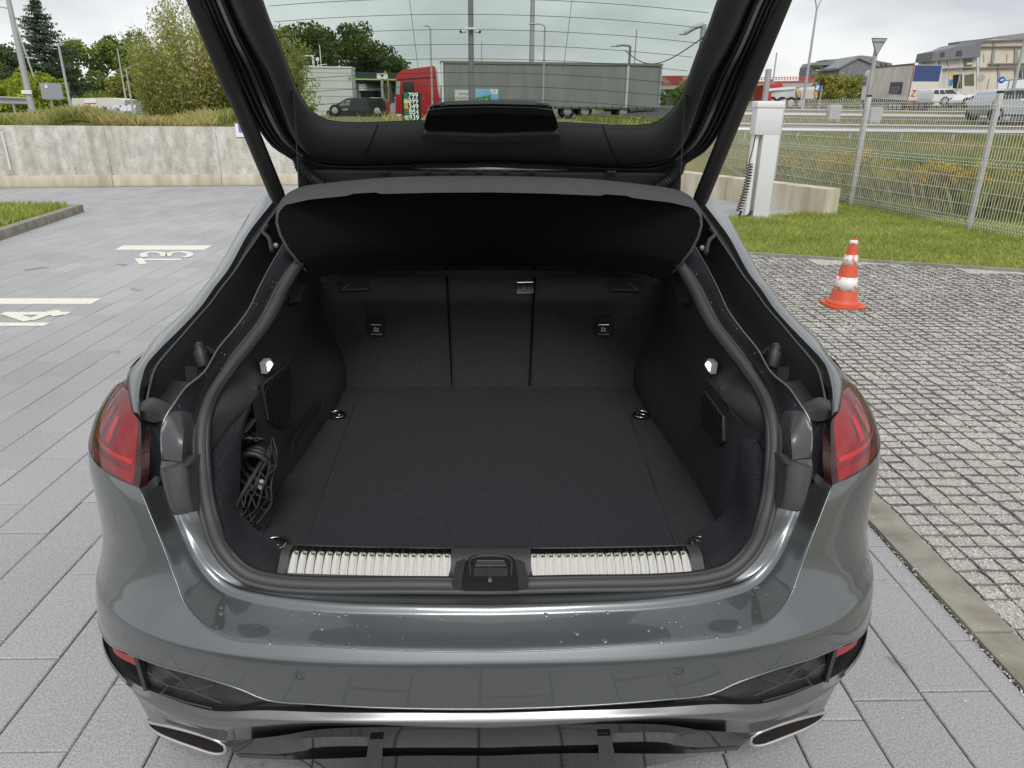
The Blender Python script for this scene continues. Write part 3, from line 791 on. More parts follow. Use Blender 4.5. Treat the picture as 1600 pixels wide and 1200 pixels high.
# side wall, cubby and trim
Ti = [(500, 430), (497, 452), (490, 492), (471, 535), (452, 566), (428, 590), (405, 614), (389, 640)]
XW = -0.57
top = [PX(px, py, x) for (px, py), x in zip(Ti, (-0.655, -0.65, -0.628, -0.60, -0.578, XW, XW, XW))]
topc = resample(top, 40)
M_wall = M_carpet
for sx in (1, -1):
    fl = lambda p: V((sx*p.x, p.y, p.z))
    mb = MB(); rows_ = []
    ycut = 1.58 if sx > 0 else 1.50
    cols = [p for p in topc if p.y >= ycut]
    if sx < 0: cols = cols + [V((XW, 1.485, 0.94)), V((XW, 1.445, 0.92)), V((XW, 1.42, 0.91))]
    ext = [V((cols[0].x-0.01, 2.80, cols[0].z+0.10))]
    cols = ext+cols
    for p in cols:
        row = []
        for k in range(15):
            t = k/14; z = p.z+(FZ-0.005-p.z)*t
            bulge = (-0.05*max(0, 1.485-p.y)/0.04 if sx < 0 and p.y < 1.485 else 0)+0.035*math.sin(min(t*1.6, 1)*math.pi*0.5)*min(max((p.y-1.75)/0.5, 0), 1)
            fx_ = min(1.0, t*1.15); fx_ = fx_*fx_*(3-2*fx_)
            row.append(fl(V((min(p.x, XW)*(1-fx_)+(XW+bulge)*fx_ if p.y > 1.5 else XW+bulge, p.y, z))))
        rows_.append(row)
    mb.grid(rows_); wall = mb.build('boot_side_wall', M_wall, car, smooth=60)
    # trim between seal and carpet
    So = [(489, 382, 2.10), (478, 400, 2.04), (462, 425, 1.985), (450, 450, 1.93), (432, 485, 1.84), (412, 518, 1.77), (388, 548, 1.70), (366, 576, 1.61), (344, 612, 1.545), (331, 648, 1.475), (326, 690, 1.43), (327, 724, 1.41)]
    Tr = top[0:7]+[PY(389, 636, 1.575), PY(375, 662, 1.545), PY(361, 690, 1.50), PY(347, 722, 1.455)]
    a, b = resample([fl(p) for p in py3(So)], 48), resample([fl(p) for p in Tr], 48)
    md = [p.lerp(q, 0.35)+V((sx*-0.006, -0.004, 0.012)) for p, q in zip(a, b)]
    m2 = [p.lerp(q, 0.8)+V((sx*0.0, 0, 0.006)) for p, q in zip(a, b)]
    mb = MB(); mb.grid(cross([a, md, m2, b], 4))
    mb.grid([[a[-1], md[-1], m2[-1], b[-1]], [p+V((0, 0.02, -0.012)) for p in (a[-1], md[-1], m2[-1], b[-1])]])
    trim = mb.build('boot_side_trim', M_trim, car, smooth=60)
    # hooked recess near the shelf support
    mb = MB(); mb.prism([fl(PY(*p)) for p in ((455, 440, 2.02), (478, 447, 2.06), (468, 470, 2.0), (451, 474, 1.965))], fl(V((-0.02, 0.03, -0.02)))); mb.build('trim_recess', M_dark, trim)
    mb = MB(); mb.box2(fl(PY(497, 427, 2.27)), fl(PY(513, 439, 2.29)), 0.004); mb.build('shelf_support', M_greyplastic, car)
    # carpet frame round the cubby, facing rearwards
    Sl = [(327, 715, 1.415), (328, 745, 1.39), (333, 785, 1.36), (341, 815, 1.338), (352, 845, 1.322), (370, 873, 1.308), (395, 893, 1.294), (432, 906, 1.282)]
    Fr = [(389, 636, 1.575), (380, 657, 1.53), (371, 687, 1.485), (369, 734, 1.455), (368, 781, 1.435), (375, 813, 1.42), (390, 833, 1.415), (413, 847, 1.41), (443, 864, 1.405)]
    a, b = resample([fl(p) for p in py3(Sl)], 40), resample([fl(p) for p in py3(Fr)], 40)
    md = [p.lerp(q, 0.5)+V((0, -0.008, 0.008)) for p, q in zip(a, b)]
    c2 = [q+V((0, 0.03 if sx > 0 else 0.06, -0.004)) for q in b]
    mb = MB(); mb.grid(cross([a, md, b], 5)); mb.grid([b, c2]); mb.build('boot_corner_carpet', M_carpet, car, smooth=50)
    if sx > 0:
        # cubby: outer wall, back, roof, floor
        mb = MB()
        mb.poly([V((-0.69, 1.43, 0.60)), V((-0.69, 1.60, 0.60)), V((-0.66, 1.60, 0.88)), V((-0.66, 1.49, 0.86))])
        mb.poly([V((-0.69, 1.60, 0.60)), V((-0.565, 1.585, 0.60)), V((-0.565, 1.60, 0.90)), V((-0.66, 1.60, 0.88))])
        mb.poly([V((-0.66, 1.49, 0.86)), V((-0.565, 1.52, 0.90)), V((-0.565, 1.60, 0.90)), V((-0.66, 1.60, 0.88))])
        mb.poly([V((-0.69, 1.40, 0.645)), V((-0.55, 1.38, 0.645)), V((-0.55, 1.60, 0.645)), V((-0.69, 1.60, 0.645))])
        mb.build('cubby_liner', M_carpet, car)
    # speaker grille: frame and slats
    G = [(408, 602), (451, 567), (455, 600), (454, 625), (449, 656), (441, 668), (417, 656)] if sx > 0 else [(424, 613), (432, 622), (431, 667), (404, 698), (394, 690), (395, 652)]
    gp = [PX(px, py, XW+0.004) for px, py in G]
    mb = MB(); mb.prism([fl(p) for p in gp], (-sx*0.008, 0, 0)); gr = mb.build('speaker_grille', M_black, car)
    mb = MB(); mb.tube([fl(p+V((0.003, 0, 0))) for p in gp+[gp[0]]], 0.003, 6); mb.build('grille_rim', M_trim, gr)
    ylo, yhi = min(p.y for p in gp), max(p.y for p in gp); zlo, zhi = min(p.z for p in gp), max(p.z for p in gp)
    def inside(y, z):
        c = False; m_ = len(gp)
        for i in range(m_):
            p, q = gp[i], gp[(i+1) % m_]
            if (p.z > z) != (q.z > z) and y < (q.y-p.y)*(z-p.z)/(q.z-p.z)+p.y: c = not c
        return c
    for k in range(16):
        z0 = zlo-0.10+k*0.02
        pts = [(ylo+(yhi-ylo)*i/50, z0+0.5*(ylo+(yhi-ylo)*i/50-ylo)) for i in range(51)]
        ins = [p for p in pts if inside(*p)]
        if len(ins) > 4:
            a_, b_ = ins[0], ins[-1]
            mb = MB(); mb.bar(fl(V((XW+0.008, *a_))), fl(V((XW+0.008, *b_))), 0.006, 0.009); mb.build('grille_slat', M_blackplastic, gr)
    # lamp
    q = [(404, 566), (413, 557), (421, 566), (418, 572), (408, 587)]
    lp = [PX(410+(px-410)*0.75, 571+(py-571)*0.8, XW-0.014) for px, py in q]
    mb = MB(); mb.prism([fl(p) for p in lp], (sx*0.016, 0, 0)); lamp = mb.build('boot_lamp', mat('lamp_case', (0.35, 0.35, 0.34), 0.4), car)
    cc = sum(lp, V((0, 0, 0)))/len(lp)
    mb = MB(); mb.prism([fl(cc+(p-cc)*0.66+V((0.0165, -0.007, 0.001))) for p in lp], (sx*0.003, 0, 0)); mb.build('lamp_lens', mat('lamp_glow', (0.9, 0.9, 0.85), 0.4, emit=((1.0, 0.97, 0.9), 1.5)), lamp)
    # bag hook and socket
    mb = MB(); mb.box(fl(PX(389, 611, XW-0.025)), (0.008, 0.016, 0.026)); mb.box(fl(PX(396, 606, XW-0.012)), (0.02, 0.008, 0.012)); mb.build('bag_hook', M_greyplastic, trim)
    if sx > 0:
        mb = MB(); mb.prism([PX(px, py, -0.534) for px, py in ((457, 690), (498, 628), (501, 612), (500, 640), (456, 705))], (0.002, 0, 0)); mb.build('wall_slot', M_dark, wall)
# seat backs
s0 = V((0, 2.47, FZ)); s1 = V((0, 2.68, 1.00)); sdir = (s1-s0).normalized(); sn = V((0, -sdir.z, sdir.y)).normalized()
def PS(px, py, off=0.0): return PN(px, py, s0+sn*off, sn)
def seat(pts, nm='seat_back'):
    o = [PS(*p) for p in pts]
    mb = MB(); mb.prism(o, -sn*0.07)
    es = [e for e in mb.bm.edges]
    bmesh.ops.bevel(mb.bm, geom=es, offset=0.008, segments=3, affect='EDGES')
    return mb.build(nm, M_seatcarpet, car, smooth=50)
seat([(440, 395), (695, 405), (705, 612), (545, 612), (530, 600), (512, 560), (502, 520), (494, 470)])
seat([(699, 405), (834, 405), (825, 612), (708, 612)])
seat([(839, 405), (1090, 395), (1040, 470), (1031, 520), (1020, 560), (1002, 600), (988, 612), (829, 612)])
mb = MB(); mb.prism([PS(480, 380, -0.06), PS(1060, 380, -0.06), PS(1010, 625, -0.06), PS(520, 625, -0.06)], -sn*0.02); mb.build('seat_gap', M_dark, car)
def plate(pts, th, name, m, parent, off=0.002, bev=0.0):
    o = [PS(*p, off) for p in pts]; mb = MB(); mb.prism(o, sn*th)
    if bev: bmesh.ops.bevel(mb.bm, geom=mb.bm.edges[:], offset=bev, segments=2, affect='EDGES')
    return mb.build(name, m, parent, smooth=40)
for x0 in (588, 943):
    lt = plate([(x0-15, 494), (x0+13, 492), (x0+15, 522), (x0+11, 526), (x0-9, 526), (x0-13, 522)], 0.008, 'belt_anchor', M_dark, car, bev=0.002)
    plate([(x0-8, 497), (x0+8, 496), (x0+8, 506), (x0-8, 506)], 0.0015, 'anchor_opening', M_dark, lt, 0.011)
    plate([(x0-8, 507.0), (x0+8, 507.0), (x0+8, 508.3), (x0-8, 508.3)], 0.003, 'anchor_edge', M_satin, lt, 0.011)
    # pictogram of a child seat and the line under it
    sym = mat('white_print', (0.5, 0.5, 0.5), 0.6)
    mb = MB()
    c0 = PS(x0, 515, 0.0115); ux = V((1, 0, 0)); uy = sdir
    for (ax_, ay_, bx_, by_) in ((-5, -3, -1, 4), (-1, 4, 4, -3), (-5, -3, 5, -3), (-4, 2, -2, 5), (1, 0, 5, 3)):
        s = 0.0019; mb.bar(c0+ux*ax_*s+uy*ay_*s, c0+ux*bx_*s+uy*by_*s, 0.003, 0.001, sn)
    mb.build('anchor_symbol', sym, lt)
    cu_ = bpy.data.curves.new('anchor_text', 'FONT'); cu_.body = 'TOP TETHER'; cu_.size = 0.0075; cu_.align_x = 'CENTER'
    to = bpy.data.objects.new('anchor_text', cu_); C.objects.link(to)
    dg = bpy.context.evaluated_depsgraph_get(); me = bpy.data.meshes.new_from_object(to.evaluated_get(dg)); bpy.data.objects.remove(to)
    me.transform(Matrix.Translation(PS(x0, 523.5, 0.0115)) @ Matrix(((1, 0, 0), (0, sdir.y, sn.y), (0, sdir.z, sn.z))).to_4x4())
    me.materials.clear(); me.materials.append(sym); link('anchor_text', me, lt)
for pts, sx in (([(526, 440), (577, 438), (579, 455), (530, 457)], 1), ([(953, 439), (1004, 440), (1000, 458), (952, 456)], -1)):
    h = plate(pts, 0.006, 'release_recess', M_dark, car, bev=0.0015)
    a = [(533, 452), (575, 451), (575, 452.3), (533, 453.3)] if sx > 0 else [(956, 452), (998, 453), (998, 454), (956, 453.2)]
    plate(a, 0.003, 'release_lever', M_greyplastic, h, 0.008)
    b = [(534, 451), (546, 443), (548, 443), (537, 452)] if sx > 0 else [(982, 443), (984, 443), (997, 452), (994, 453)]
    plate(b, 0.003, 'release_lever', M_greyplastic, h, 0.008)
lt = plate([(806, 442), (834, 441), (833, 459), (808, 460)], 0.008, 'seat_latch', M_gloss, car, bev=0.002)
mb = MB()
for px, py, r in ((819, 451, 0.006), (811, 451.5, 0.003), (826, 450, 0.003)): mb.ball(PS(px, py, 0.0108), r, 1, (1, 1, 0.6))
mb.build('latch_symbol', mat('white_print_dim', (0.35, 0.35, 0.35), 0.6), lt)
plate([(808, 441.2), (833, 440.6), (833, 441.4), (808, 442.0)], 0.002, 'latch_edge', M_satin, lt, 0.010)
for px in (501, 1030):
    mb = MB(); mb.ball(PS(px, 482, 0.004), 0.012, 2); mb.build('shelf_pin', M_dark, car)

# lashing eyes
for (px, py) in ((527, 649), (1002, 649), (430, 851), (1097, 850)):
    p = PZ(px, py, FZ+0.004)
    mb = MB(); mb.lathe([(0.032, 0), (0.032, 0.003), (0.026, 0.004), (0.022, -0.001), (0.001, -0.002)], p, 20)
    le = mb.build('lashing_eye', M_black, car, smooth=40)
    mb = MB(); r = [p+V((0.026*math.cos(t), 0.020*math.sin(t)-0.004, 0.006+0.004*math.sin(t))) for t in [2*math.pi*i/20 for i in range(21)]]
    mb.tube(r, 0.0032, 7, cap=False); mb.bar(p+V((-0.015, 0.010, 0.006)), p+V((0.012, -0.012, 0.006)), 0.006, 0.004); mb.build('lashing_ring', M_chrome, le, smooth=180)

# sill trim: base, two ribbed steel plates, latch
SZ = 0.676
def sill_sec(px, t):
    """point on the sill profile: t 0 at the boot floor side, flat to 0.3, then falling to the seal at 1"""
    k = 1-(min(abs(px-767), 330)/330)**2
    o = PZ(px, 907-6*(1-k), 0.658)
    prof = [(0.0, 0.084, 0.027), (0.14, 0.070, 0.0300), (0.34, 0.046, 0.0300), (0.42, 0.038, 0.0262), (1.0, 0.0, 0.0)]
    y = interp(t, [p[0] for p in prof], [p[1] for p in prof]); z = interp(t, [p[0] for p in prof], [p[2] for p in prof])
    return o+V((0, y, z))
TS = [0.14, 0.20, 0.27, 0.34, 0.38, 0.42, 0.55, 0.74, 0.92]
base = []
for i in range(41):
    px = 432+i*(1103-432)/40
    r = [sill_sec(px, k/12) for k in range(13)]
    r = [r[0]+V((0, 0.012, -0.05)), r[0]+V((0, 0.004, -0.006))]+r+[r[-1]+V((0, 0.0, -0.02))]
    base.append(r)
mb = MB(); mb.grid(base); sb = mb.build('sill_cover', M_greyplastic, car, smooth=50)
M_plate = mat('brushed_plate', (0.80, 0.77, 0.69), 0.16, 1.0)
for (x0, x1) in ((447, 703), (831, 1083)):
    mb = MB(); n_ = 19
    mb.grid([[sill_sec(x0+(x1-x0)*i/40, TS[k])+V((0, 0, 0.0022)) for k in range(len(TS))] for i in range(41)])
    mb.grid([[sill_sec(x, TS[k])+V((0, 0, z)) for k in range(len(TS))] for x, z in ((x0-1.5, -0.002), (x0, 0.0022))])
    mb.grid([[sill_sec(x, TS[k])+V((0, 0, z)) for k in range(len(TS))] for x, z in ((x1+1.5, -0.002), (x1, 0.0022))])
    sp = mb.build('sill_plate', M_plate, sb, smooth=60)
    for i in range(n_):
        xa = x0+(x1-x0)*(i+0.5)/n_; hw = (x1-x0)/n_*0.468
        mb = MB()
        mb.grid([[sill_sec(xa+hw*u, TS[k])+V((0, 0, 0.0024+h)) for k in range(len(TS))] for u, h in ((-1.06, -0.0005), (-1.0, 0.0004), (1.0, 0.0004), (1.06, -0.0005))])
        me = mb.mesh('plate_rib', M_plate, 60)
        o = bpy.data.objects.new('plate_rib', me); C.objects.link(o); o.parent = sp
    mb = MB(); e = [sill_sec(x0-2, 0.94), sill_sec(x0-2, 0.10)]+[sill_sec(x0-2+(x1-x0+4)*i/10, 0.10) for i in range(1, 11)]+[sill_sec(x1+2, 0.94)]
    mb.tube([p+V((0, 0, 0.001)) for p in e], 0.0028, 6); mb.build('plate_frame', M_trim, sb, smooth=60)
def Lz(px, py, z): return PZ(px, py, z)
o = [Lz(*p, SZ+0.012) for p in ((722, 906), (729, 872), (738, 866), (797, 866), (806, 872), (813, 906))]
mb = MB(); mb.prism(o, (0, 0, -0.03)); bmesh.ops.bevel(mb.bm, geom=mb.bm.edges[:], offset=0.004, segments=2, affect='EDGES'); lk = mb.build('boot_latch', M_blackplastic, car, smooth=40)
for sx in (-1, 1):
    o = [Lz(766+sx*52, 872, SZ+0.006), Lz(766+sx*38, 874, SZ+0.010), Lz(766+sx*44, 906, SZ+0.010), Lz(766+sx*60, 906, SZ+0.004)]
    mb = MB(); mb.prism(o, (0, 0, -0.02)); mb.build('latch_shoulder', M_trim, lk)
o = [Lz(*p, SZ+0.014) for p in ((735, 898), (738, 872), (795, 872), (799, 898))]
mb = MB(); mb.tube([p for p in cr_spline(o, 6)], 0.002, 6); mb.build('latch_rim', M_greyplastic, lk)
o = [Lz(*p, SZ+0.0135) for p in ((743, 884), (745, 876), (788, 876), (791, 884))]
mb = MB(); mb.prism(o, (0, 0, -0.004)); mb.tube(o+[o[0]], 0.0015, 5); mb.build('latch_flap', M_greyplastic, lk)
for k in range(4):
    mb = MB(); mb.bar(Lz(740, 889+k*3, SZ+0.0135), Lz(793, 889+k*3, SZ+0.0135), 0.003, 0.003); mb.build('latch_ridge', M_greyplastic, lk)
mb = MB(); mb.bar(Lz(765.5, 888, SZ+0.016), Lz(765.5, 907, SZ+0.016), 0.007, 0.008); mb.build('latch_striker', M_satin, lk)

# luggage cover lifted with the lid
SHo = [(500, 428, 2.14), (487, 437, 2.06), (478, 424, 2.03), (463, 406, 1.985), (450, 390, 1.965), (438, 367, 1.955), (432.5, 348, 1.955), (434, 333, 1.96), (446, 320, 1.97), (482, 312, 1.98), (542, 306, 1.985), (552, 302.5, 1.985), (587, 300.5, 1.985), (594, 303, 1.985), (680, 301, 1.985), (767, 300.5, 1.985)]
edge = py3(SHo); edge[-1].x = 0
ed = []
for a, b in zip(edge[:-1], edge[1:]): ed += [a.lerp(b, k/4) for k in range(4)]
ed.append(edge[-1])
lft = ed
cen = [V((0, lerp_y, lerp_z)) for lerp_y, lerp_z in [(2.45+(1.985-2.45)*i/(len(ed)-1), 1.072+(edge[-1].z-1.072)*i/(len(ed)-1)) for i in range(len(ed))]]
rows_ = [[p.lerp(c, k/10)+V((0, 0.035*math.sin(math.pi*0.5*min(k/3, 1)), 0.02*math.sin(math.pi*0.5*min(k/3, 1)))) for p, c in zip(ed, cen)] for k in range(11)]
for r in rows_: r[0] = r[0]*1.0
mb = MB(); mb.grid(rows_); mb.mirror(); shelf = mb.build('luggage_cover', M_shelf, car, smooth=180, weld=1e-3)
# rolled rim along the raised edge
ri = ed[24:]
RT = [(433, 336, 2.005), (437, 318, 2.03), (446, 305, 2.045), (467, 293, 2.05), (525, 284.5, 2.05), (600, 278, 2.05), (680, 275.5, 2.05), (767, 275, 2.05)]
rt = py3(RT); rt[-1].x = 0
a = resample(ri, 60, False); b = resample(rt, 60)
md = [p.lerp(q, 0.5)+V((0, -0.012, 0.004)) for p, q in zip(a, b)]
b2 = [p+V((0, 0.05, -0.008)) for p in b]
mb = MB(); mb.grid(cross([a, md, b, b2], 4)); mb.mirror(); mb.build('cover_rim', M_shelfrim, shelf, smooth=70, weld=1e-3)
# sides of the rim
mb = MB(); mb.tube(ed[8:30], 0.004, 6); build2(mb, 'cover_side_hem', M_shelfrim, shelf, smooth=180)
mb = MB(); top_ = [[V((x*0.50, 2.08, 1.42-0.03*x*x)), V((x*0.50, 2.46, 1.10))] for x in [-1+2*i/12 for i in range(13)]]; mb.grid(top_); mb.build('cover_top', M_shelf, shelf)
mb = MB(); mb.box2((-0.52, 2.452, 1.06), (0.52, 2.47, 1.085), 0.004); mb.build('cover_front_bar', M_dark, shelf)
# net and tools in the left cubby: things of their own
random.seed(11)
net = MB()
pa, pb = PY(427, 692, 1.575), PY(370, 786, 1.44)
mk = [(428, 690), (432, 720), (425, 758), (420, 790), (405, 815), (388, 822)]
outer = resample([PY(px, py, 1.56-0.10*i/5) for i, (px, py) in enumerate(mk)], 9)
innr = resample([pa, pb], 9)
gridp = [[a.lerp(b, k/5)+V((random.uniform(-.006, .006), random.uniform(-.012, .012)-0.02*math.sin(k/5*math.pi), random.uniform(-.006, .006))) for k in range(6)] for a, b in zip(innr, outer)]
for r in gridp: net.tube(cr_spline(r, 3), 0.0022, 5)
for k in range(6): net.tube(cr_spline([r[k] for r in gridp], 3), 0.0024 if k < 5 else 0.003, 5)
net.tube([pa, pb], 0.006, 6)
cargo_net = net.build('cargo_net', mat('net_cord', (0.022, 0.022, 0.021), 0.6, spec=0.4), None, smooth=180)
tag(cargo_net, 'black elastic cargo net bunched in the left cubby of the open boot', 'net')
mb = MB()
c0 = PY(395, 735, 1.53)
for k in range(3):
    r = 0.045-0.006*k
    mb.tube([c0+V((r*math.cos(t)*0.9, 0.02*k, r*math.sin(t)+0.004*k)) for t in [2*math.pi*i/20 for i in range(21)]], 0.008, 7)
c1 = PY(392, 690, 1.55)
for i in range(26):
    t = random.uniform(0.2, 2.9); mb.tube([c1+V((-0.02+0.002*i, 0, 0)), c1+V((-0.02+0.0022*i, -0.01, 0.012)), c1+V((-0.02+0.002*i+0.015*math.cos(t), -0.012, 0.03*math.sin(t)))], 0.0012, 4)
strap = mb.build('rolled_strap', mat('strap_black', (0.016, 0.016, 0.016), 0.5), None, smooth=60)
tag(strap, 'black strap coiled up behind the net in the left boot cubby', 'strap')
mb = MB(); c2 = PY(408, 757, 1.50); mb.box(c2, (0.018, 0.012, 0.022), Matrix.Rotation(0.5, 3, 'Y'), 0.003); mb.box(c2+V((0.004, -0.006, 0.010)), (0.010, 0.008, 0.010), None, 0.002)
tg = mb.build('net_buckle', mat('buckle_grey', (0.42, 0.40, 0.36), 0.4), None, smooth=40)
tg.parent = cargo_net
# =================================================================== THE RAISED BOOT LID
H0 = V((0, 2.36, 1.42)); gd = V((0, -0.57, 0.8216)); gn = V((0, -0.8216, -0.57))
def PG(px, py, off=0.0): return PN(px, py, H0+gn*off, gn)
def GP(x, s, off=0.0): return H0+gd*s+gn*off+V((x, 0, 0))
def gs(p): return (V(p)-H0).dot(gd)
g1 = [PG(*p) for p in ((767, 188.5), (672, 188.5), (610, 190), (572, 191.5), (530, 190.5), (505, 185.5), (486, 172), (471, 152), (456, 119), (440, 75), (422, 32), (411, 0))]
g1[0].x = 0
x1 = g1[-1].x; s1_ = gs(g1[-1])
g1 += [GP(x1-0.012, s1_+0.10), GP(x1-0.014, s1_+0.20), GP(x1+0.03, s1_+0.28), GP(-0.45, s1_+0.315), GP(-0.2, s1_+0.325), GP(0, s1_+0.327)]
g3 = [PG(px, py, 0.03) for px, py in ((767, 250), (680, 252), (575, 255), (520, 252.5), (486, 244), (465, 225), (450, 197), (435, 155), (416, 108), (399, 80), (377, 38), (361, 0))]
g3[0].x = 0
x3 = g3[-1].x; s3_ = gs(g3[-1])
g3 += [GP(x3-0.02, s3_+0.12, .03), GP(x3-0.025, s3_+0.26, .03), GP(x3-0.02, s3_+0.42, .03), GP(x3+0.05, s3_+0.56, .03), GP(-0.45, s3_+0.60, .03), GP(-0.2, s3_+0.61, .03), GP(0, s3_+0.612, .03)]
g4 = [PG(px, py, 0.0) for px, py in ((767, 262), (640, 264), (540, 266), (500, 264), (470, 255), (447, 241), (428, 229), (411, 209), (398, 188), (376, 143), (351, 84), (331, 34), (317, 0))]
g4[0].x = 0
x4 = g4[-1].x; s4_ = gs(g4[-1])
g4 += [GP(x4-0.02, s4_+0.12), GP(x4-0.02, s4_+0.26), GP(x4+0.01, s4_+0.44), GP(x4+0.09, s4_+0.60), GP(-0.45, s4_+0.66), GP(-0.2, s4_+0.67), GP(0, s4_+0.672)]
NG = 90
# resample so that the same index lies side by side: split at the frame edge (y = 0) point
def rs(l, k, n1, n2): return resample(l[:k], n1)[:-1]+resample(l[k-1:], n2)
a1, a3, a4 = rs(g1, 12, 55, 36), rs(g3, 12, 55, 36), rs(g4, 13, 55, 36)
ridge = [p.lerp(q, 0.40)+gn*0.030 for p, q in zip(a1, a3)]
r0 = [p.lerp(q, 0.03)+gn*0.016 for p, q in zip(a1, a3)]
r2 = [p.lerp(q, 0.80)+gn*0.018 for p, q in zip(a1, a3)]
a3b = [p-gn*0.02 for p in a3]
mb = MB(); mb.grid(cross([a1, r0, ridge, r2, a3, a3b], 4)); mb.mirror()
gate = mb.build('tailgate', M_trim, car, smooth=60, weld=1e-3)
# joints between the trim panels
for px in (574, 957):
    p = 574
    k = min(range(55), key=lambda i: abs(proj(ridge[i])[0]-p))
    l = [q+gn*0.0012 for q in cr_spline([a1[k], r0[k], ridge[k], r2[k], a3[k]], 5)]
    if px > 767: l = [V((-q.x, q.y, q.z)) for q in l]
    mb = MB(); mb.tube(l, 0.0022, 5); mb.build('trim_joint', M_dark, gate)
# flange with rubber strips and a painted edge between trim and outer skin
fl_ = [[p.lerp(q, t)-gn*o_ for p, q in zip(a3b, a4)] for t, o_ in ((0, 0), (0.3, 0.012), (0.7, 0.012), (1, 0))]
mb = MB(); mb.grid(cross(fl_, 3)); mb.mirror(); mb.build('lid_flange', M_black, gate, smooth=60, weld=1e-3)
for t, rad, m_, nm in ((0.10, 0.0035, M_rubberdark, 'lid_wire'), (0.34, 0.0055, M_rubberdark, 'lid_seal'), (0.66, 0.0055, M_rubberdark, 'lid_seal'), (0.82, 0.0048, M_rubberdark, 'lid_seal'), (0.97, 0.006, M_rubberdark, 'lid_seal')):
    l = [p.lerp(q, t)+gn*0.002 for p, q in zip(a3b, a4)][12:]
    mb = MB(); mb.tube(l, rad, 6); build2(mb, nm, m_, gate, smooth=180)
st = [[p.lerp(q, t)+gn*0.004 for p, q in list(zip(a3b, a4))[26:]] for t in (0.43, 0.50, 0.55)]
mb = MB(); mb.grid(st); build2(mb, 'painted_edge', M_paint, gate, smooth=180)
# outer skin
def outer_row(t): return [p.lerp(V((0, p.y, p.z)), t)-gn*(0.02+0.05*math.sin(math.pi*0.5*min(1, t*2.5))) for p in a4]
a4o = [p-gn*0.012 for p in a4]
sk = []
keep = a4o
inn_ = [p.lerp(q, 0.02)-gn*0.007 for p, q in zip(a1, a3)]
mdd = [p.lerp(q, 0.5)-gn*0.02 for p, q in zip(a4o, inn_)]
mb = MB(); mb.grid(cross([a4, a4o, mdd, inn_], 3)); mb.mirror(); mb.build('lid_skin', M_paint, gate, smooth=60, weld=1e-3)
# lower lid: bends back over the rear, with spoiler lip, light band and inner trim
sE = s4_+0.672
lw0, lw1 = gs(a3[-1]), sE
ld = V((0, -0.95, -0.31))
pro_out = [GP(0, sE-0.05, -0.05), GP(0, sE, -0.055), GP(0, sE+0.02, -0.03), GP(0, sE+0.015, 0.02), GP(0, sE, 0.0)+ld*0.10, GP(0, sE, 0.0)+ld*0.26, GP(0, sE, 0.01)+ld*0.33, GP(0, sE-0.05, 0.02)+ld*0.30, GP(0, sE-0.12, 0.04)+ld*0.12, GP(0, lw0-0.02, 0.035)]
mb = MB(); rows_ = []
for i in range(21):
    x = -0.80+1.6*i/20; b_ = 0.07*(abs(x)/0.8)**3
    rows_.append([p+V((x*(1-0.05*(k in (5, 6, 7))), b_*1.0, -0.10*(abs(x)/.8)**3*(k > 3))) for k, p in enumerate(pro_out)])
mb.grid(rows_); mb.build('lid_panel', mat('lid_lower', (0.06, 0.063, 0.067), 0.3, 0.5, 0.8), gate, smooth=40)
mb = MB(); mb.box(GP(0, sE+0.0, 0.03)+ld*0.16+V((0, -0.012, 0.03)), (1.3, 0.10, 0.02), Matrix.Rotation(R(18), 3, 'X'), 0.008); mb.build('light_band', M_gloss, gate)
mb = MB(); mb.box(GP(0, lw0-0.10, 0.05), (0.36, 0.035, 0.05), Matrix.Rotation(R(-55), 3, 'X'), 0.008); mb.build('grab_handle', M_blackplastic, gate)
# window with heating wires
gw = [p-gn*0.004 for p in a1]
cenl = [V((0, p.y, p.z))-gn*0.0 for p in gw]
mb = MB()
poly_ = gw[:]; mb.poly([V((-p.x, p.y, p.z)) for p in poly_[::-1]][1:]+poly_[1:-1] + [poly_[-1]])
mb.face(); rw_ = mb.build('rear_window', M_glass, gate, weld=0, recalc=False)
def gx(s):
    best = None
    for p, q in zip(a1[:-1], a1[1:]):
        sa, sb = gs(p), gs(q)
        if (sa-s)*(sb-s) <= 0 and sa != sb:
            x = p.x+(q.x-p.x)*(s-sa)/(sb-sa); best = x if best is None else min(best, x)
    return best
M_wire = mat('heating_wire', (0.05, 0.055, 0.05), 0.6)
sb0 = gs(g1[0])
for k in range(13):
    s = sb0+0.030+0.041*k
    l = []
    for i in range(25):
        u = -1+2*i/24
        ss = s-0.028*u*u
        xx = gx(max(ss, sb0+0.004))
        if xx is None: continue
        l.append(GP(-xx*u*0.985, ss, -0.0015))
    if len(l) > 3:
        mb = MB(); mb.tube(l, 0.00065, 4, cap=False); mb.build('heating_wire', M_wire, rw_)
for sx in (-1, 1):
    a, b = PG(655-2, 105, -0.0015), PG(640, 0, -0.0015)
    if sx > 0: a, b = V((-a.x, a.y, a.z)), V((-b.x, b.y, b.z))
    b = b+(b-a)*0.3
    mb = MB(); mb.tube([a, b], 0.0006, 4); mb.build('heating_wire', M_wire, rw_)
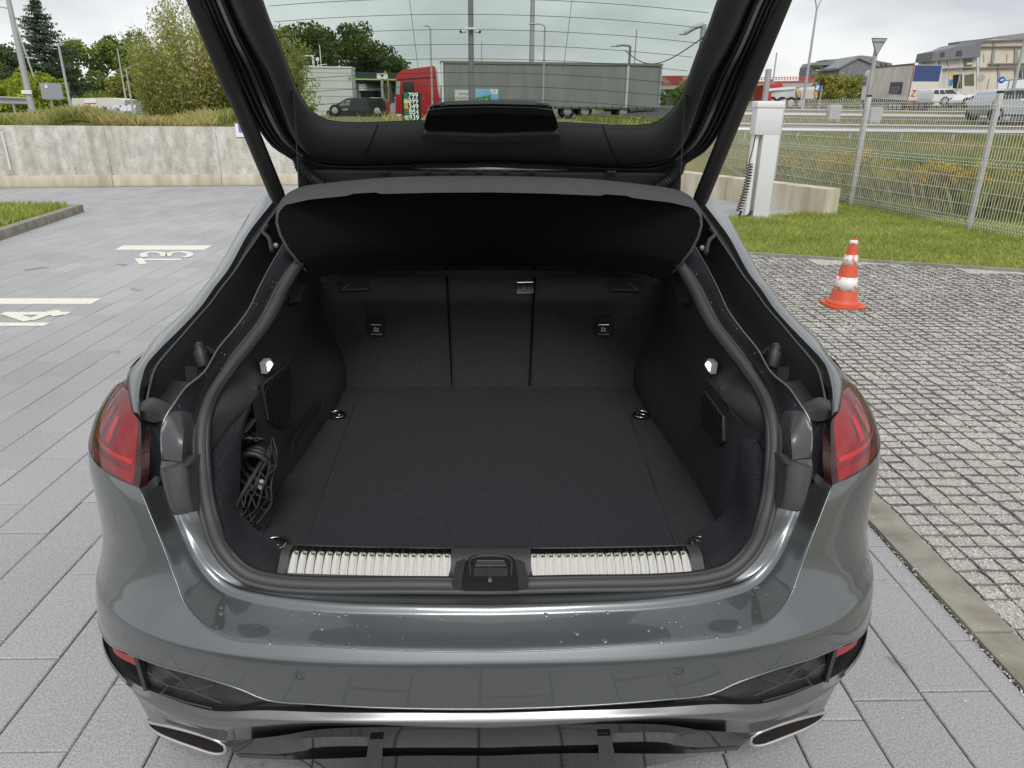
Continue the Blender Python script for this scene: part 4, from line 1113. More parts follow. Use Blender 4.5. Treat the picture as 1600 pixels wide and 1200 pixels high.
# high brake light housing
hp = [PG(px, py, o_) for px, py, o_ in ((662, 203, .06), (663, 197, .065), (669, 172, .062), (674, 166, .06), (700, 163.5, .06), (767, 162, .06), (834, 163.5, .06), (860, 166, .06), (865, 172, .062), (872, 197, .065), (872, 203, .06), (867, 207, .06), (767, 208.5, .06), (667, 207, .06))]
mb = MB(); mb.prism(hp, -gn*0.018); bmesh.ops.bevel(mb.bm, geom=mb.bm.edges[:], offset=0.005, segments=2, affect='EDGES'); hs = mb.build('brake_light_housing', M_gloss, gate, smooth=50)
mb = MB(); t_ = [PG(px, py, .064) for px, py in ((670, 171), (700, 167), (767, 165.5), (834, 167), (864, 171), (868, 180), (767, 176), (666, 180))]; mb.prism(t_, gn*0.004); mb.build('housing_lip', M_gloss, hs)
mb = MB(); t_ = [PG(px, py, .045) for px, py in ((660, 212), (662, 203), (767, 207), (872, 203), (876, 212), (767, 216))]; mb.prism(t_, gn*0.02); mb.build('housing_base', M_trim, hs, smooth=40)

# dark roof frame behind the lifted cover, clips and cable gaiters
mb = MB(); mb.box2((-0.60, 2.30, 1.33), (0.60, 2.42, 1.428), 0.01); mb.build('roof_frame', M_black, car)
for px in (600, 955, 668, 708, 748, 790, 830):
    p = PY(px, 269, 2.28)
    mb = MB(); mb.box(p, (0.030 if px in (600, 955) else 0.022, 0.012, 0.010), None, 0.002); mb.build('roof_clip', M_blackplastic, car)
for sx in (1, -1):
    l = [PY(*p) for p in ((466, 246, 2.26), (470, 258, 2.26), (478, 270, 2.25), (490, 281, 2.24), (505, 290, 2.24))]
    l = [V((sx*p.x, p.y, p.z)) for p in cr_spline(l, 16)]
    mb = MB(); mb.tube(l, [0.017+0.004*(1 if i % 4 < 2 else 0) for i in range(len(l))], 12); mb.build('cable_gaiter', M_rubberdark, car, smooth=30)
    # cords that lift the cover
    a, b = PG(460, 158, 0.045), PY(467, 294, 2.04)
    a.x *= sx; b.x *= sx
    mb = MB(); mb.tube([a, b], 0.0018, 6); mb.build('cover_cord', M_black, gate)
    mb = MB(); mb.ball(PG(459, 148, 0.03) if sx > 0 else V((-PG(459, 148, .03).x, *PG(459, 148, .03)[1:])), 0.010, 2, (0.8, 1, 1.2)); mb.tube([a+V((0, 0, .02)), a-V((0, 0, .02))], 0.004, 8); mb.build('cord_knob', M_black, gate)
    # powered struts
    bt, tp = PY(436, 312, 2.22), PY(307.5, 0, 2.08)
    bt.x *= sx; tp.x *= sx
    dr = (tp-bt)
    k = 0.585
    jn = bt+dr*k
    mb = MB(); mb.tube([bt, bt+dr*0.04, jn], [0.0215, 0.0235, 0.0235], 20); mb.tube([jn+dr*0.0, jn+dr*0.006], 0.0262, 20); sto = mb.build('lid_strut', M_blackplastic, car, smooth=40)
    mb = MB(); mb.tube([jn+dr*0.004, bt+dr*1.45], 0.0258, 20); mb.build('strut_tube', M_black, sto, smooth=40)
    mb = MB(); mb.tube([bt-dr*0.05, bt+dr*0.002], [0.012, 0.014], 10); mb.ball(bt-dr*0.06, 0.013, 2); mb.build('strut_joint', M_greyplastic, sto, smooth=40)
# rain drops on the bumper
random.seed(3)
vs, fs = [], []
def drop(p, nrm, r, el):
    a = nrm.orthogonal().normalized(); b = nrm.cross(a)
    i0 = len(vs); k = 8
    for (rr_, h) in ((1.0, 0.0), (0.8, 0.17), (0.4, 0.25)):
        for j in range(k):
            t = 2*math.pi*j/k
            vs.append(p+(a*math.cos(t)+b*math.sin(t)*el)*r*rr_+nrm*(h*r))
    vs.append(p+nrm*0.28*r)
    for q in range(2):
        for j in range(k): fs.append((i0+q*k+j, i0+q*k+(j+1) % k, i0+(q+1)*k+(j+1) % k, i0+(q+1)*k+j))
    for j in range(k): fs.append((i0+2*k+j, i0+2*k+(j+1) % k, i0+3*k))
mid_rows = cross([C1, C1in, Cm, Cm2, C2], 5)
NCOL = len(C1)
for _ in range(80):
    j = random.randint(1, len(mid_rows)-3); i = min(int(abs(random.gauss(0.42, 0.17))*NCOL), NCOL-2)
    p = mid_rows[j][i].lerp(mid_rows[j+1][i+1], random.random()); e1 = mid_rows[j][i+1]-mid_rows[j][i]; e2 = mid_rows[j+1][i]-mid_rows[j][i]
    nr = e1.cross(e2).normalized()
    if nr.z < 0: nr = -nr
    if random.random() < 0.5:
        p = V((-p.x, p.y, p.z)); nr = V((-nr.x, nr.y, nr.z))
    drop(p, nr, random.choice((0.0014, 0.002, 0.0026, 0.0034, 0.005)), random.uniform(0.8, 1.5))
for _ in range(70):
    i = random.randint(4, 36); j = random.randint(2, 10)
    src = [lcur, Ld, scur]
    t = random.random()
    p = lcur[i].lerp(scur[i], t)+V((0, 0, 0.003)); 
    if random.random() < 0.5: p = V((-p.x, p.y, p.z))
    drop(p, V((0.0, -0.5, 0.85)).normalized(), random.choice((0.0008, 0.001, 0.0013, 0.0018)), random.uniform(0.8, 1.6))
M_drop = mat('water_drop', (0.10, 0.105, 0.11), 0.02, 0.2, 1.0)
wd = raw('water_drops', vs, fs, M_drop, car, True); wd['kind'] = 'stuff'
# =================================================================== THE PLACE
rng = np.random.default_rng(4)
def npmesh(name, verts, faces, m, parent=None, smooth=False):
    """fast mesh from arrays; all faces with the same corner count"""
    verts = np.asarray(verts, dtype=np.float32); faces = np.asarray(faces, dtype=np.int32)
    me = bpy.data.meshes.new(name)
    nf, k = faces.shape
    me.vertices.add(len(verts)); me.vertices.foreach_set('co', verts.ravel())
    me.loops.add(nf*k); me.loops.foreach_set('vertex_index', faces.ravel())
    me.polygons.add(nf); me.polygons.foreach_set('loop_start', np.arange(0, nf*k, k, dtype=np.int32))
    me.polygons.foreach_set('use_smooth', np.full(nf, smooth))
    me.update(calc_edges=True); me.validate()
    me.materials.append(m)
    return link(name, me, parent)
TXT = {}
def text(body, size, origin, parent, m, name='lettering', xdir=V((1, 0, 0)), ydir=V((0, 0, 1)), align='CENTER', ext=0.0):
    cu_ = bpy.data.curves.new('t', 'FONT'); cu_.body = body; cu_.size = size; cu_.align_x = align; cu_.extrude = ext
    to = bpy.data.objects.new('t', cu_); C.objects.link(to)
    dg = bpy.context.evaluated_depsgraph_get(); me = bpy.data.meshes.new_from_object(to.evaluated_get(dg)); bpy.data.objects.remove(to)
    xd = V(xdir).normalized(); yd = V(ydir).normalized(); zd = xd.cross(yd)
    me.transform(Matrix.Translation(V(origin)) @ Matrix((xd, yd, zd)).transposed().to_4x4())
    me.materials.clear(); me.materials.append(m); me.name = name
    return link(name, me, parent)

# ---------------------------------------------------- terrain
WL0, WL1 = PZ(0, 292.5, 0), PZ(370, 289.0, 0)
wdir = (WL1-WL0); wdir.z = 0; wdir.normalize()
def wall_y(x): return WL0.y+(x-WL0.x)*wdir.y/wdir.x
def sstep(a, b, x):
    t = min(max((x-a)/(b-a), 0), 1); return t*t*(3-2*t)
def zr(y): return interp(y, [8, 13, 19, 27, 31, 35.5, 38, 60, 70, 160, 400, 2000], [-0.03, -0.03, -0.02, 0.42, 0.62, 1.22, 1.30, 1.95, 2.2, 3.2, 4, 6])
def zl(y): return interp(y, [17, 45, 60, 80, 160, 400, 2000], [1.22, 1.25, 1.15, 1.3, 2.2, 3.5, 6])
def terrain(x, y):
    if y < wall_y(x)+0.05 and x < 3.4+0.0*y: return -0.03
    b = sstep(3.0, 7.5, x-(y-17)*0.10)
    if y < 17.0: return -0.03+0*b
    r = zr(y)
    return zl(y)*(1-b)+r*b
xs_ = sorted(set([-1500, -700, -300, -150, -80]+list(np.linspace(-50, 60, 111))+[80, 120, 200, 400, 800, 1500]))
ys_ = [-60, -20, -5, 0, 4, 8, 12, 14, 15, 16, 16.5]
yo = [0.04, 0.06, 0.8, 2, 4, 6, 8, 10, 12, 14, 16, 17, 18, 18.6, 19.5, 21, 24, 28, 33, 38, 43, 50, 58, 66, 80, 100, 140, 220, 380, 700, 1800]
verts, faces = [], []
ncol = len(ys_)+len(yo)
for x in xs_:
    wy = wall_y(min(max(x, -40), 12))
    for y in ys_: verts.append((x, min(y, wy-0.1), terrain(x, min(y, wy-0.1))))
    for o_ in yo: verts.append((x, wy+o_, terrain(x, wy+o_)))
for i in range(len(xs_)-1):
    for j in range(ncol-1):
        a = i*ncol+j; faces.append((a, a+ncol, a+ncol+1, a+1))
M_soil = mat('meadow_ground', (0.22, 0.19, 0.10), 0.95, var=(0.13, 0.15, 0.05), vscale=0.6, vdetail=8, bump=0.6, bscale=6)
gnd = npmesh('ground', verts, faces, M_soil, smooth=True); gnd['kind'] = 'structure'

# ---------------------------------------------------- paving
def pavemat():
    m = mat('concrete_paver', (0.285, 0.288, 0.293), 0.64, var=(0.470, 0.473, 0.478), vscale=170, vdetail=6, vpos=(0.34, 0.66), bump=0.4, bscale=300, spec=0.35)
    n = m.node_tree.nodes; l = m.node_tree.links; b = n['Principled BSDF']
    src = b.inputs['Base Color'].links[0].from_socket
    g = n.new('ShaderNodeNewGeometry')
    # tone of each stone
    mr = n.new('ShaderNodeMapRange'); mr.inputs[3].default_value = 0.93; mr.inputs[4].default_value = 1.07
    oi = n.new('ShaderNodeObjectInfo'); ad = n.new('ShaderNodeMath'); ad.operation = 'ADD'; fr = n.new('ShaderNodeMath'); fr.operation = 'FRACT'
    l.new(oi.outputs['Random'], ad.inputs[0]); l.new(g.outputs['Random Per Island'], ad.inputs[1]); l.new(ad.outputs[0], fr.inputs[0]); l.new(fr.outputs[0], mr.inputs[0])
    hv = n.new('ShaderNodeHueSaturation'); l.new(src, hv.inputs['Color']); l.new(mr.outputs[0], hv.inputs['Value'])
    # damp patches and stains
    t = n.new('ShaderNodeTexNoise'); t.inputs['Scale'].default_value = 2.6; t.inputs['Detail'].default_value = 5; l.new(g.outputs['Position'], t.inputs['Vector'])
    r = n.new('ShaderNodeValToRGB'); r.color_ramp.elements[0].position = 0.675; r.color_ramp.elements[1].position = 0.70
    r.color_ramp.elements[0].color = (1, 1, 1, 1); r.color_ramp.elements[1].color = (0.62, 0.62, 0.62, 1); l.new(t.outputs['Fac'], r.inputs[0])
    mm = n.new('ShaderNodeMix'); mm.data_type = 'RGBA'; mm.blend_type = 'MULTIPLY'; mm.inputs[0].default_value = 1
    l.new(hv.outputs[0], mm.inputs[6]); l.new(r.outputs[0], mm.inputs[7])
    t2 = n.new('ShaderNodeTexNoise'); t2.inputs['Scale'].default_value = 0.35; t2.inputs['Detail'].default_value = 5; l.new(g.outputs['Position'], t2.inputs['Vector'])
    r2 = n.new('ShaderNodeValToRGB'); r2.color_ramp.elements[0].color = (0.86, 0.86, 0.87, 1); r2.color_ramp.elements[1].color = (1.08, 1.08, 1.07, 1)
    r2.color_ramp.elements[0].position = 0.35; r2.color_ramp.elements[1].position = 0.65; l.new(t2.outputs['Fac'], r2.inputs[0])
    m3 = n.new('ShaderNodeMix'); m3.data_type = 'RGBA'; m3.blend_type = 'MULTIPLY'; m3.inputs[0].default_value = 1
    l.new(mm.outputs[2], m3.inputs[6]); l.new(r2.outputs[0], m3.inputs[7]); l.new(m3.outputs[2], b.inputs['Base Color'])
    return m
M_paver = pavemat()
M_joint = mat('joint_sand', (0.10, 0.097, 0.09), 0.95)
mb = MB()
mb.poly([V((-30, -8, -0.012)), V((1.74, -8, -0.012)), V((1.74, wall_y(1.74)-0.02, -0.012)), V((-30, wall_y(-30)-0.02, -0.012))])
mb.poly([V((1.7401, 9.0, -0.011)), V((8, 9.0, -0.011)), V((8, wall_y(8)-0.05, -0.011)), V((1.7401, wall_y(1.74)-0.03, -0.011))])
paving = mb.build('paving', M_joint); paving['kind'] = 'structure'
PW = 0.2182
J = 0.0022
pav = []      # x0, x1, y0, y1
random.seed(21)
def add_row(x0, x1, ya, yb, starts=None):
    y = ya+random.uniform(-0.4, 0) if starts is None else starts
    while y < yb:
        L = random.choice((0.432, 0.432, 0.432, 0.54, 0.54, 0.325))
        if y+L > ya: pav.append((x0, x1, y, min(y+L, yb)))
        y += L
known = {0: 1.612-0.432*3, 1: 1.69-0.432*3, 11: 1.575-0.432*3, 12: 1.662-.432*3, 13: 2.009-.432*4}
for k in range(0, 78):
    xb = 1.495-PW*k; xm = xb-PW/2
    add_row(xb-PW, xb, 0.2, wall_y(xm)-0.25, known.get(k))
add_row(1.495, 1.585, 0.2, wall_y(1.5)-0.25)
for k in range(0, 20):
    xb = 1.74+PW*k
    add_row(xb, xb+PW, 9.2 if xb < 3.2 else 11.6, wall_y(xb)-0.25)
def vis(p):
    cx, cy = (p[0]+p[1])/2, (p[2]+p[3])/2
    u, v = proj((cx, cy, 0))
    return -60 < u < 1660 and v < 1300 and not (abs(cx) < 0.80 and 1.15 < cy < 6.2) and cy > 0.9
near = sorted([p for p in pav if vis(p) and (p[3]-p[2]) > 0.2], key=lambda p: (p[0]+p[1])**2/4+((p[2]+p[3])/2)**2)[:290]
nearset = set(near)
def paver_verts(x0, x1, y0, y1, dz=0.0, c=0.0035):
    x0 += J; x1 -= J; y0 += J; y1 -= J
    v = [(x0, y0, -0.02), (x1, y0, -0.02), (x1, y1, -0.02), (x0, y1, -0.02), (x0, y0, -c+dz), (x1, y0, -c+dz), (x1, y1, -c+dz), (x0, y1, -c+dz),
         (x0+c, y0+c, dz), (x1-c, y0+c, dz), (x1-c, y1-c, dz), (x0+c, y1-c, dz)]
    f = [(0, 1, 5, 4), (1, 2, 6, 5), (2, 3, 7, 6), (3, 0, 4, 7), (4, 5, 9, 8), (5, 6, 10, 9), (6, 7, 11, 10), (7, 4, 8, 11), (8, 9, 10, 11)]
    return v, f
cache = {}
for p in near:
    key = (round(p[1]-p[0], 3), round(p[3]-p[2], 3))
    if key not in cache:
        v, f = paver_verts(-key[0]/2, key[0]/2, -key[1]/2, key[1]/2)
        me = bpy.data.meshes.new('paver'); me.from_pydata(v, [], f); me.materials.append(M_paver); cache[key] = me
    o = bpy.data.objects.new('paver', cache[key]); C.objects.link(o); o.parent = paving
    o.location = ((p[0]+p[1])/2, (p[2]+p[3])/2, random.uniform(-0.0012, 0.0012))
av, af = [], []
for p in pav:
    if p in nearset: continue
    v, f = paver_verts(*p, dz=random.uniform(-0.001, 0.001)); b0 = len(av); av += v; af += [tuple(i+b0 for i in q) for q in f]
o = npmesh('paver', av, af, M_paver, paving); o['kind'] = 'stuff'

# painted bay lines and numbers
M_mark = mat('road_paint', (0.74, 0.72, 0.64), 0.7, var=(0.36, 0.36, 0.35), vscale=26, vdetail=10, vpos=(0.62, 0.74), bump=0.1, bscale=200)
def mark(pxs, label):
    mb = MB(); pts = [PZ(px, py, 0.004) for px, py in pxs]; mb.prism(pts, (0, 0, -0.003)); return tag(mb.build('bay_line', M_mark), label, 'bay marking')
mark([(192, 383.5), (332, 383.5), (319, 390), (180, 390)], 'shorter white painted bay line nearer the wall, above the sideways thirteen')
mark([(-160, 466), (159, 466), (142, 474.5), (-180, 474.5)], 'longer white painted bay line at the left edge, above the sideways fourteen')
def digit_mark(strokes, w, label):
    mb = MB()
    for si_, st in enumerate(strokes):
        zz = 0.0045+0.0006*si_
        if len(st) == 2: mb.bar(V((*st[0], zz)), V((*st[1], zz)), w, 0.003)
        else:
            q = cr_spline([V((*p, zz)) for p in st], 5); rl, rr = [], []
            for i, p in enumerate(q):
                t = (q[min(i+1, len(q)-1)]-q[max(i-1, 0)]).normalized(); nn = V((-t.y, t.x, 0))
                rl.append(p+nn*w/2); rr.append(p-nn*w/2)
            mb.grid([rl, rr])
    return tag(mb.build('bay_number', M_mark, weld=0), label, 'bay number')
def gpt(px, py): p = PZ(px, py, 0); return (p.x, p.y)
digit_mark([[gpt(214, 406), gpt(284, 406)], [gpt(216, 404.5), gpt(224, 413)],
            [gpt(228, 402), gpt(224, 397.5), gpt(236, 394.5), gpt(252, 395.5), gpt(258, 400.5), gpt(262, 400.5), gpt(266, 396), gpt(280, 394.0), gpt(296, 396.5), gpt(294, 401), gpt(286, 402.5)]], 0.075, 'white painted number 13 lying sideways on the grey paving')
digit_mark([[gpt(-30, 507.5), gpt(74, 507.5)], [gpt(4, 490.5), gpt(108, 490.5)], [gpt(14, 491), gpt(46, 501.5)], [gpt(46, 501), gpt(76, 491)], [gpt(82, 487), gpt(92, 494)]], 0.085, 'white painted number 14 lying sideways on the grey paving, cut by the frame')

# kerb along the gravel parking
M_kerb = mat('kerb_concrete', (0.205, 0.185, 0.15), 0.8, var=(0.31, 0.29, 0.245), vscale=9, vdetail=10, bump=0.3, bscale=150)
kerb = MB(); kerb.poly([V((1.586, -1, -0.01)), V((1.735, -1, -0.01)), V((1.735, 9.05, -0.01)), V((1.586, 9.05, -0.01))])
kerb = kerb.build('kerb', M_joint); kerb['kind'] = 'structure'
mb = MB(); mb.box((0, 0, -0.02), (0.142, 0.994, 0.07), None, 0.006); kme = mb.mesh('kerb_stone', M_kerb, 40)
for k in range(11):
    o = bpy.data.objects.new('kerb_stone', kme); C.objects.link(o); o.parent = kerb; o.location = (1.660, -0.72+k*1.0+0.07, random.uniform(-0.002, 0.002))

# gravel parking with plastic grids
E0, E1 = PZ(1175, 398, 0), PZ(1600, 425, 0)
ed_ = (E1-E0).normalized()
def edge_y(x): return E0.y+(x-E0.x)*ed_.y/ed_.x
M_gravel = mat('gravel_bed', (0.36, 0.345, 0.315), 0.9, var=(0.56, 0.54, 0.50), vscale=110, vdetail=3, vpos=(0.35, 0.65), bump=0.9, bscale=95)
mb = MB(); mb.poly([V((1.736, 0.0, -0.006)), V((14, 0.0, -0.006)), V((14, edge_y(14), -0.006)), V((1.736, edge_y(1.736), -0.006))])
grav = mb.build('gravel_parking', M_gravel); grav['kind'] = 'structure'
M_grid = mat('grid_plastic', (0.12, 0.12, 0.12), 0.6, var=(0.21, 0.205, 0.19), vscale=8)
dxg, dyg, NX_, NY_ = 0.099, 0.080, 5, 6
def grid_mesh(seed):
    rg = random.Random(seed); mb = MB()
    P_ = [[V((i*dxg+rg.uniform(-.005, .005), j*dyg+rg.uniform(-.004, .004), rg.uniform(-0.002, 0.004))) for j in range(NY_+1)] for i in range(NX_+1)]
    for i in range(NX_+1):
        for j in range(NY_+1):
            for q, w in (((i+1, j), 0.0040), ((i, j+1), 0.0040)):
                if q[0] > NX_ or q[1] > NY_: continue
                if rg.random() < 0.025: continue
                a, b = P_[i][j], P_[q[0]][q[1]]
                m_ = (a+b)/2+V((rg.uniform(-.003, .003), rg.uniform(-.003, .003), rg.uniform(-0.0025, 0.001)))
                edge_ = (i in (0, NX_) and q[0] == i) or (j in (0, NY_) and q[1] == j)
                ww = w*1.1 if edge_ else w
                mb.bar(a, m_, ww, 0.012); mb.bar(m_, b, ww, 0.012)
    return mb.mesh('grid_panel', M_grid, None, weld=0)
gm = [grid_mesh(i) for i in range(5)]
cnt = 0
for i in range(17):
    for j in range(18):
        x0 = 1.755+i*(NX_*dxg+0.004); y0 = 0.75+j*(NY_*dyg+0.004)+0.03*math.sin(i*1.3)
        xm, ym = x0+NX_*dxg/2, y0+NY_*dyg/2
        if ym+0.16 > edge_y(xm): continue
        u, v = proj((xm, ym, 0))
        if cnt >= 298: continue
        o = bpy.data.objects.new('grid_panel', gm[(i*7+j*3) % 5]); C.objects.link(o); o.parent = grav
        o.location = (x0, y0, -0.0042+random.uniform(0, 0.0015)); o.rotation_euler.z = random.uniform(-0.008, 0.008); cnt += 1
def pebbles(n_, xr, yr, rmin, rmax):
    x = rng.uniform(*xr, n_); y = rng.uniform(*yr, n_)
    ey = E0.y+(x-E0.x)*ed_.y/ed_.x
    k = y < ey-0.02; x, y = x[k], y[k]; m_ = len(x)
    r = rng.uniform(rmin, rmax, m_)
    base = np.array([(1, 0, 0), (0, 1, 0), (-1, 0, 0), (0, -1, 0), (0, 0, 1)], dtype=np.float32)
    a = rng.uniform(0, 6.283, m_); ca, sa = np.cos(a), np.sin(a)
    ex, ey2, ez = rng.uniform(0.7, 1.4, m_), rng.uniform(0.6, 1.1, m_), rng.uniform(0.45, 0.9, m_)
    v = np.zeros((m_, 5, 3), dtype=np.float32)
    bx = base[None, :, 0]*ex[:, None]; by = base[None, :, 1]*ey2[:, None]
    v[:, :, 0] = (bx*ca[:, None]-by*sa[:, None])*r[:, None]+x[:, None]
    v[:, :, 1] = (bx*sa[:, None]+by*ca[:, None])*r[:, None]+y[:, None]
    v[:, :, 2] = base[None, :, 2]*(ez*r)[:, None]-0.0055+rng.uniform(0, 0.003, m_)[:, None]
    v[:, 4, 0] += rng.uniform(-.3, .3, m_)*r; v[:, 4, 1] += rng.uniform(-.3, .3, m_)*r
    f = np.array([(0, 1, 4), (1, 2, 4), (2, 3, 4), (3, 0, 4)])
    F_ = (f[None]+np.arange(m_)[:, None, None]*5).reshape(-1, 3)
    return v.reshape(-1, 3), F_
M_peb = bpy.data.materials.new('pebble'); M_peb.use_nodes = True
_n = M_peb.node_tree.nodes; _l = M_peb.node_tree.links
_g = _n.new('ShaderNodeNewGeometry'); _r = _n.new('ShaderNodeValToRGB'); _l.new(_g.outputs['Random Per Island'], _r.inputs[0]); _l.new(_r.outputs[0], _n['Principled BSDF'].inputs['Base Color'])
_r.color_ramp.elements[0].color = (0.34, 0.325, 0.295, 1); _r.color_ramp.elements[1].color = (0.70, 0.68, 0.63, 1); e = _r.color_ramp.elements.new(0.5); e.color = (0.53, 0.51, 0.465, 1)
_n['Principled BSDF'].inputs['Roughness'].default_value = 0.75
pv, pf = [], []; off_ = 0
# grit spilled over the kerb and into the joints beside it
for (n_, xa, xb) in ((900, 1.575, 1.592), (500, 1.715, 1.76), (160, 1.59, 1.73), (260, 1.36, 1.60)):
    v, f = pebbles(n_, (xa, xb), (0.9, 8.6), 0.002, 0.0055); v[:, 2] += 0.006 if xa > 1.7 or xb < 1.6 else 0.019; pv.append(v); pf.append(f+off_); off_ += len(v)
for a in ((52000, (1.74, 3.3), (1.0, 3.6), 0.0028, 0.0062), (60000, (1.74, 6.0), (3.2, 5.6), 0.004, 0.008), (36000, (2.2, 9.0), (5.4, 9.0), 0.006, 0.011), (12000, (3.2, 6.5), (1.2, 3.6), 0.004, 0.008)):
    v, f = pebbles(*a); pv.append(v); pf.append(f+off_); off_ += len(v)
o = npmesh('gravel', np.concatenate(pv), np.concatenate(pf), M_peb, grav, True); o['kind'] = 'stuff'

# narrow edging between gravel and lawn
mb = MB(); a, b = V((1.74, edge_y(1.74)+0.03, 0.0)), V((12, edge_y(12)+0.03, 0.0))
mb.bar(a, b, 0.06, 0.05); o = mb.build('lawn_edging', M_kerb); o['kind'] = 'structure'

# ---------------------------------------------------- grass
def blades(pts, hmin, hmax, w, lean=0.5):
    """pts: (n,3) roots; returns tapered blades of two triangles"""
    m_ = len(pts); h = rng.uniform(hmin, hmax, m_); a = rng.uniform(0, 6.283, m_); l_ = rng.uniform(0.05, lean, m_)*h; b = rng.uniform(0, 6.283, m_)
    v = np.zeros((m_, 4, 3), dtype=np.float32); wx, wy = np.cos(a)*w/2, np.sin(a)*w/2
    v[:, 0, 0] = pts[:, 0]-wx; v[:, 0, 1] = pts[:, 1]-wy; v[:, 0, 2] = pts[:, 2]-0.01
    v[:, 1, 0] = pts[:, 0]+wx; v[:, 1, 1] = pts[:, 1]+wy; v[:, 1, 2] = pts[:, 2]-0.01
    v[:, 2, 0] = pts[:, 0]+wx*0.6+np.cos(b)*l_*0.4; v[:, 2, 1] = pts[:, 1]+wy*0.6+np.sin(b)*l_*0.4; v[:, 2, 2] = pts[:, 2]+h*0.6
    v[:, 3, 0] = pts[:, 0]+np.cos(b)*l_; v[:, 3, 1] = pts[:, 1]+np.sin(b)*l_; v[:, 3, 2] = pts[:, 2]+h
    f = (np.array([(0, 1, 2), (0, 2, 3)])[None]+np.arange(m_)[:, None, None]*4).reshape(-1, 3)
    return v.reshape(-1, 3), f
M_lawn = leafmat('lawn_grass', (0.30, 0.37, 0.085), (0.42, 0.46, 0.13), 0.4, 1.2)
M_meadow = leafmat('meadow_grass', (0.36, 0.31, 0.13), (0.20, 0.25, 0.065), 0.4, 0.25)
M_dry = leafmat('dry_grass', (0.55, 0.46, 0.22), (0.28, 0.34, 0.09), 0.4, 0.6)
M_lawnsoil = mat('lawn_soil', (0.13, 0.165, 0.04), 0.95, var=(0.17, 0.20, 0.06), vscale=4, vdetail=8, bump=0.5, bscale=40)
FP2, FP1 = PZ(1512, 360, 0), PZ(1328, 322, 0)
fd = (FP1-FP2); fstep = fd.length; fd.normalize()
lawn_poly = [V((1.74, edge_y(1.74)+0.06, 0)), V((12, edge_y(12)+0.06, 0)), V((12, 12, 0)), V((7, 14.2, 0)), V((5.6, 12.6, 0)), V((4.6, 12.0, 0)), V((1.74, 11.4, 0))]
mb = MB(); mb.poly([p+V((0, 0, 0.004)) for p in lawn_poly]); lawn = mb.build('lawn', M_lawnsoil); lawn['kind'] = 'structure'
def in_poly(poly, x, y):
    c = np.zeros(len(x), dtype=bool); m_ = len(poly)
    for i in range(m_):
        p, q = poly[i], poly[(i+1) % m_]
        if p.y == q.y: continue
        c ^= ((p.y > y) != (q.y > y)) & (x < (q.x-p.x)*(y-p.y)/(q.y-p.y)+p.x)
    return c
x, y = rng.uniform(1.74, 12, 150000), rng.uniform(4, 14.2, 150000)
k = in_poly(lawn_poly, x, y) & (x/y < 1.0) & (x/y > 0.2); x, y = x[k], y[k]
v, f = blades(np.stack([x, y, np.full(len(x), 0.004)], 1), 0.03, 0.075, 0.008, 1.0)
o = npmesh('grass', v, f, M_lawn, lawn); o['kind'] = 'stuff'
# meadow past the fence
x, y = rng.uniform(3.5, 34, 160000), 12+24*rng.uniform(0, 1, 160000)**1.5
fx = FP2.x+(y-FP2.y)*fd.x/fd.y
k = (x > np.maximum(fx+0.05, 3.8)) & (x/y < 0.85) & ~((y < 17.5) & (x < 6.2)); x, y = x[k], y[k]
z = np.array([terrain(a, b) for a, b in zip(x, y)])
pt = np.sin(x*0.9+1.3*np.sin(y*0.5))+np.sin(y*0.8+x*0.3)
hh = 0.12+0.10*(pt > 0.2)
v, f = blades(np.stack([x, y, z], 1), 0.10, 0.34, 0.016, 0.9)
mead = npmesh('meadow', v, f, M_meadow); mead['kind'] = 'stuff'
# dry grass on top of the wall
x = rng.uniform(-16, 6, 70000); y = np.array([wall_y(a) for a in x])+0.25+3.2*rng.uniform(0, 1, 70000)**1.5
kk_ = ((x < -4.3) | (rng.uniform(0, 1, 70000) < 0.05)) & ((np.sin(x*2.1)+np.sin(x*0.83+2)+np.sin(x*5.3)*0.6) > rng.normal(size=70000)*1.3-0.9); x, y = x[kk_], y[kk_]
v, f = blades(np.stack([x, y, 1.2+0.10*np.sin(x*1.7+y)+0.06*np.sin(x*4.1)], 1), 0.05, 0.34, 0.008, 0.8)
dg_ = npmesh('dry_grass', v, f, M_dry); dg_['kind'] = 'stuff'

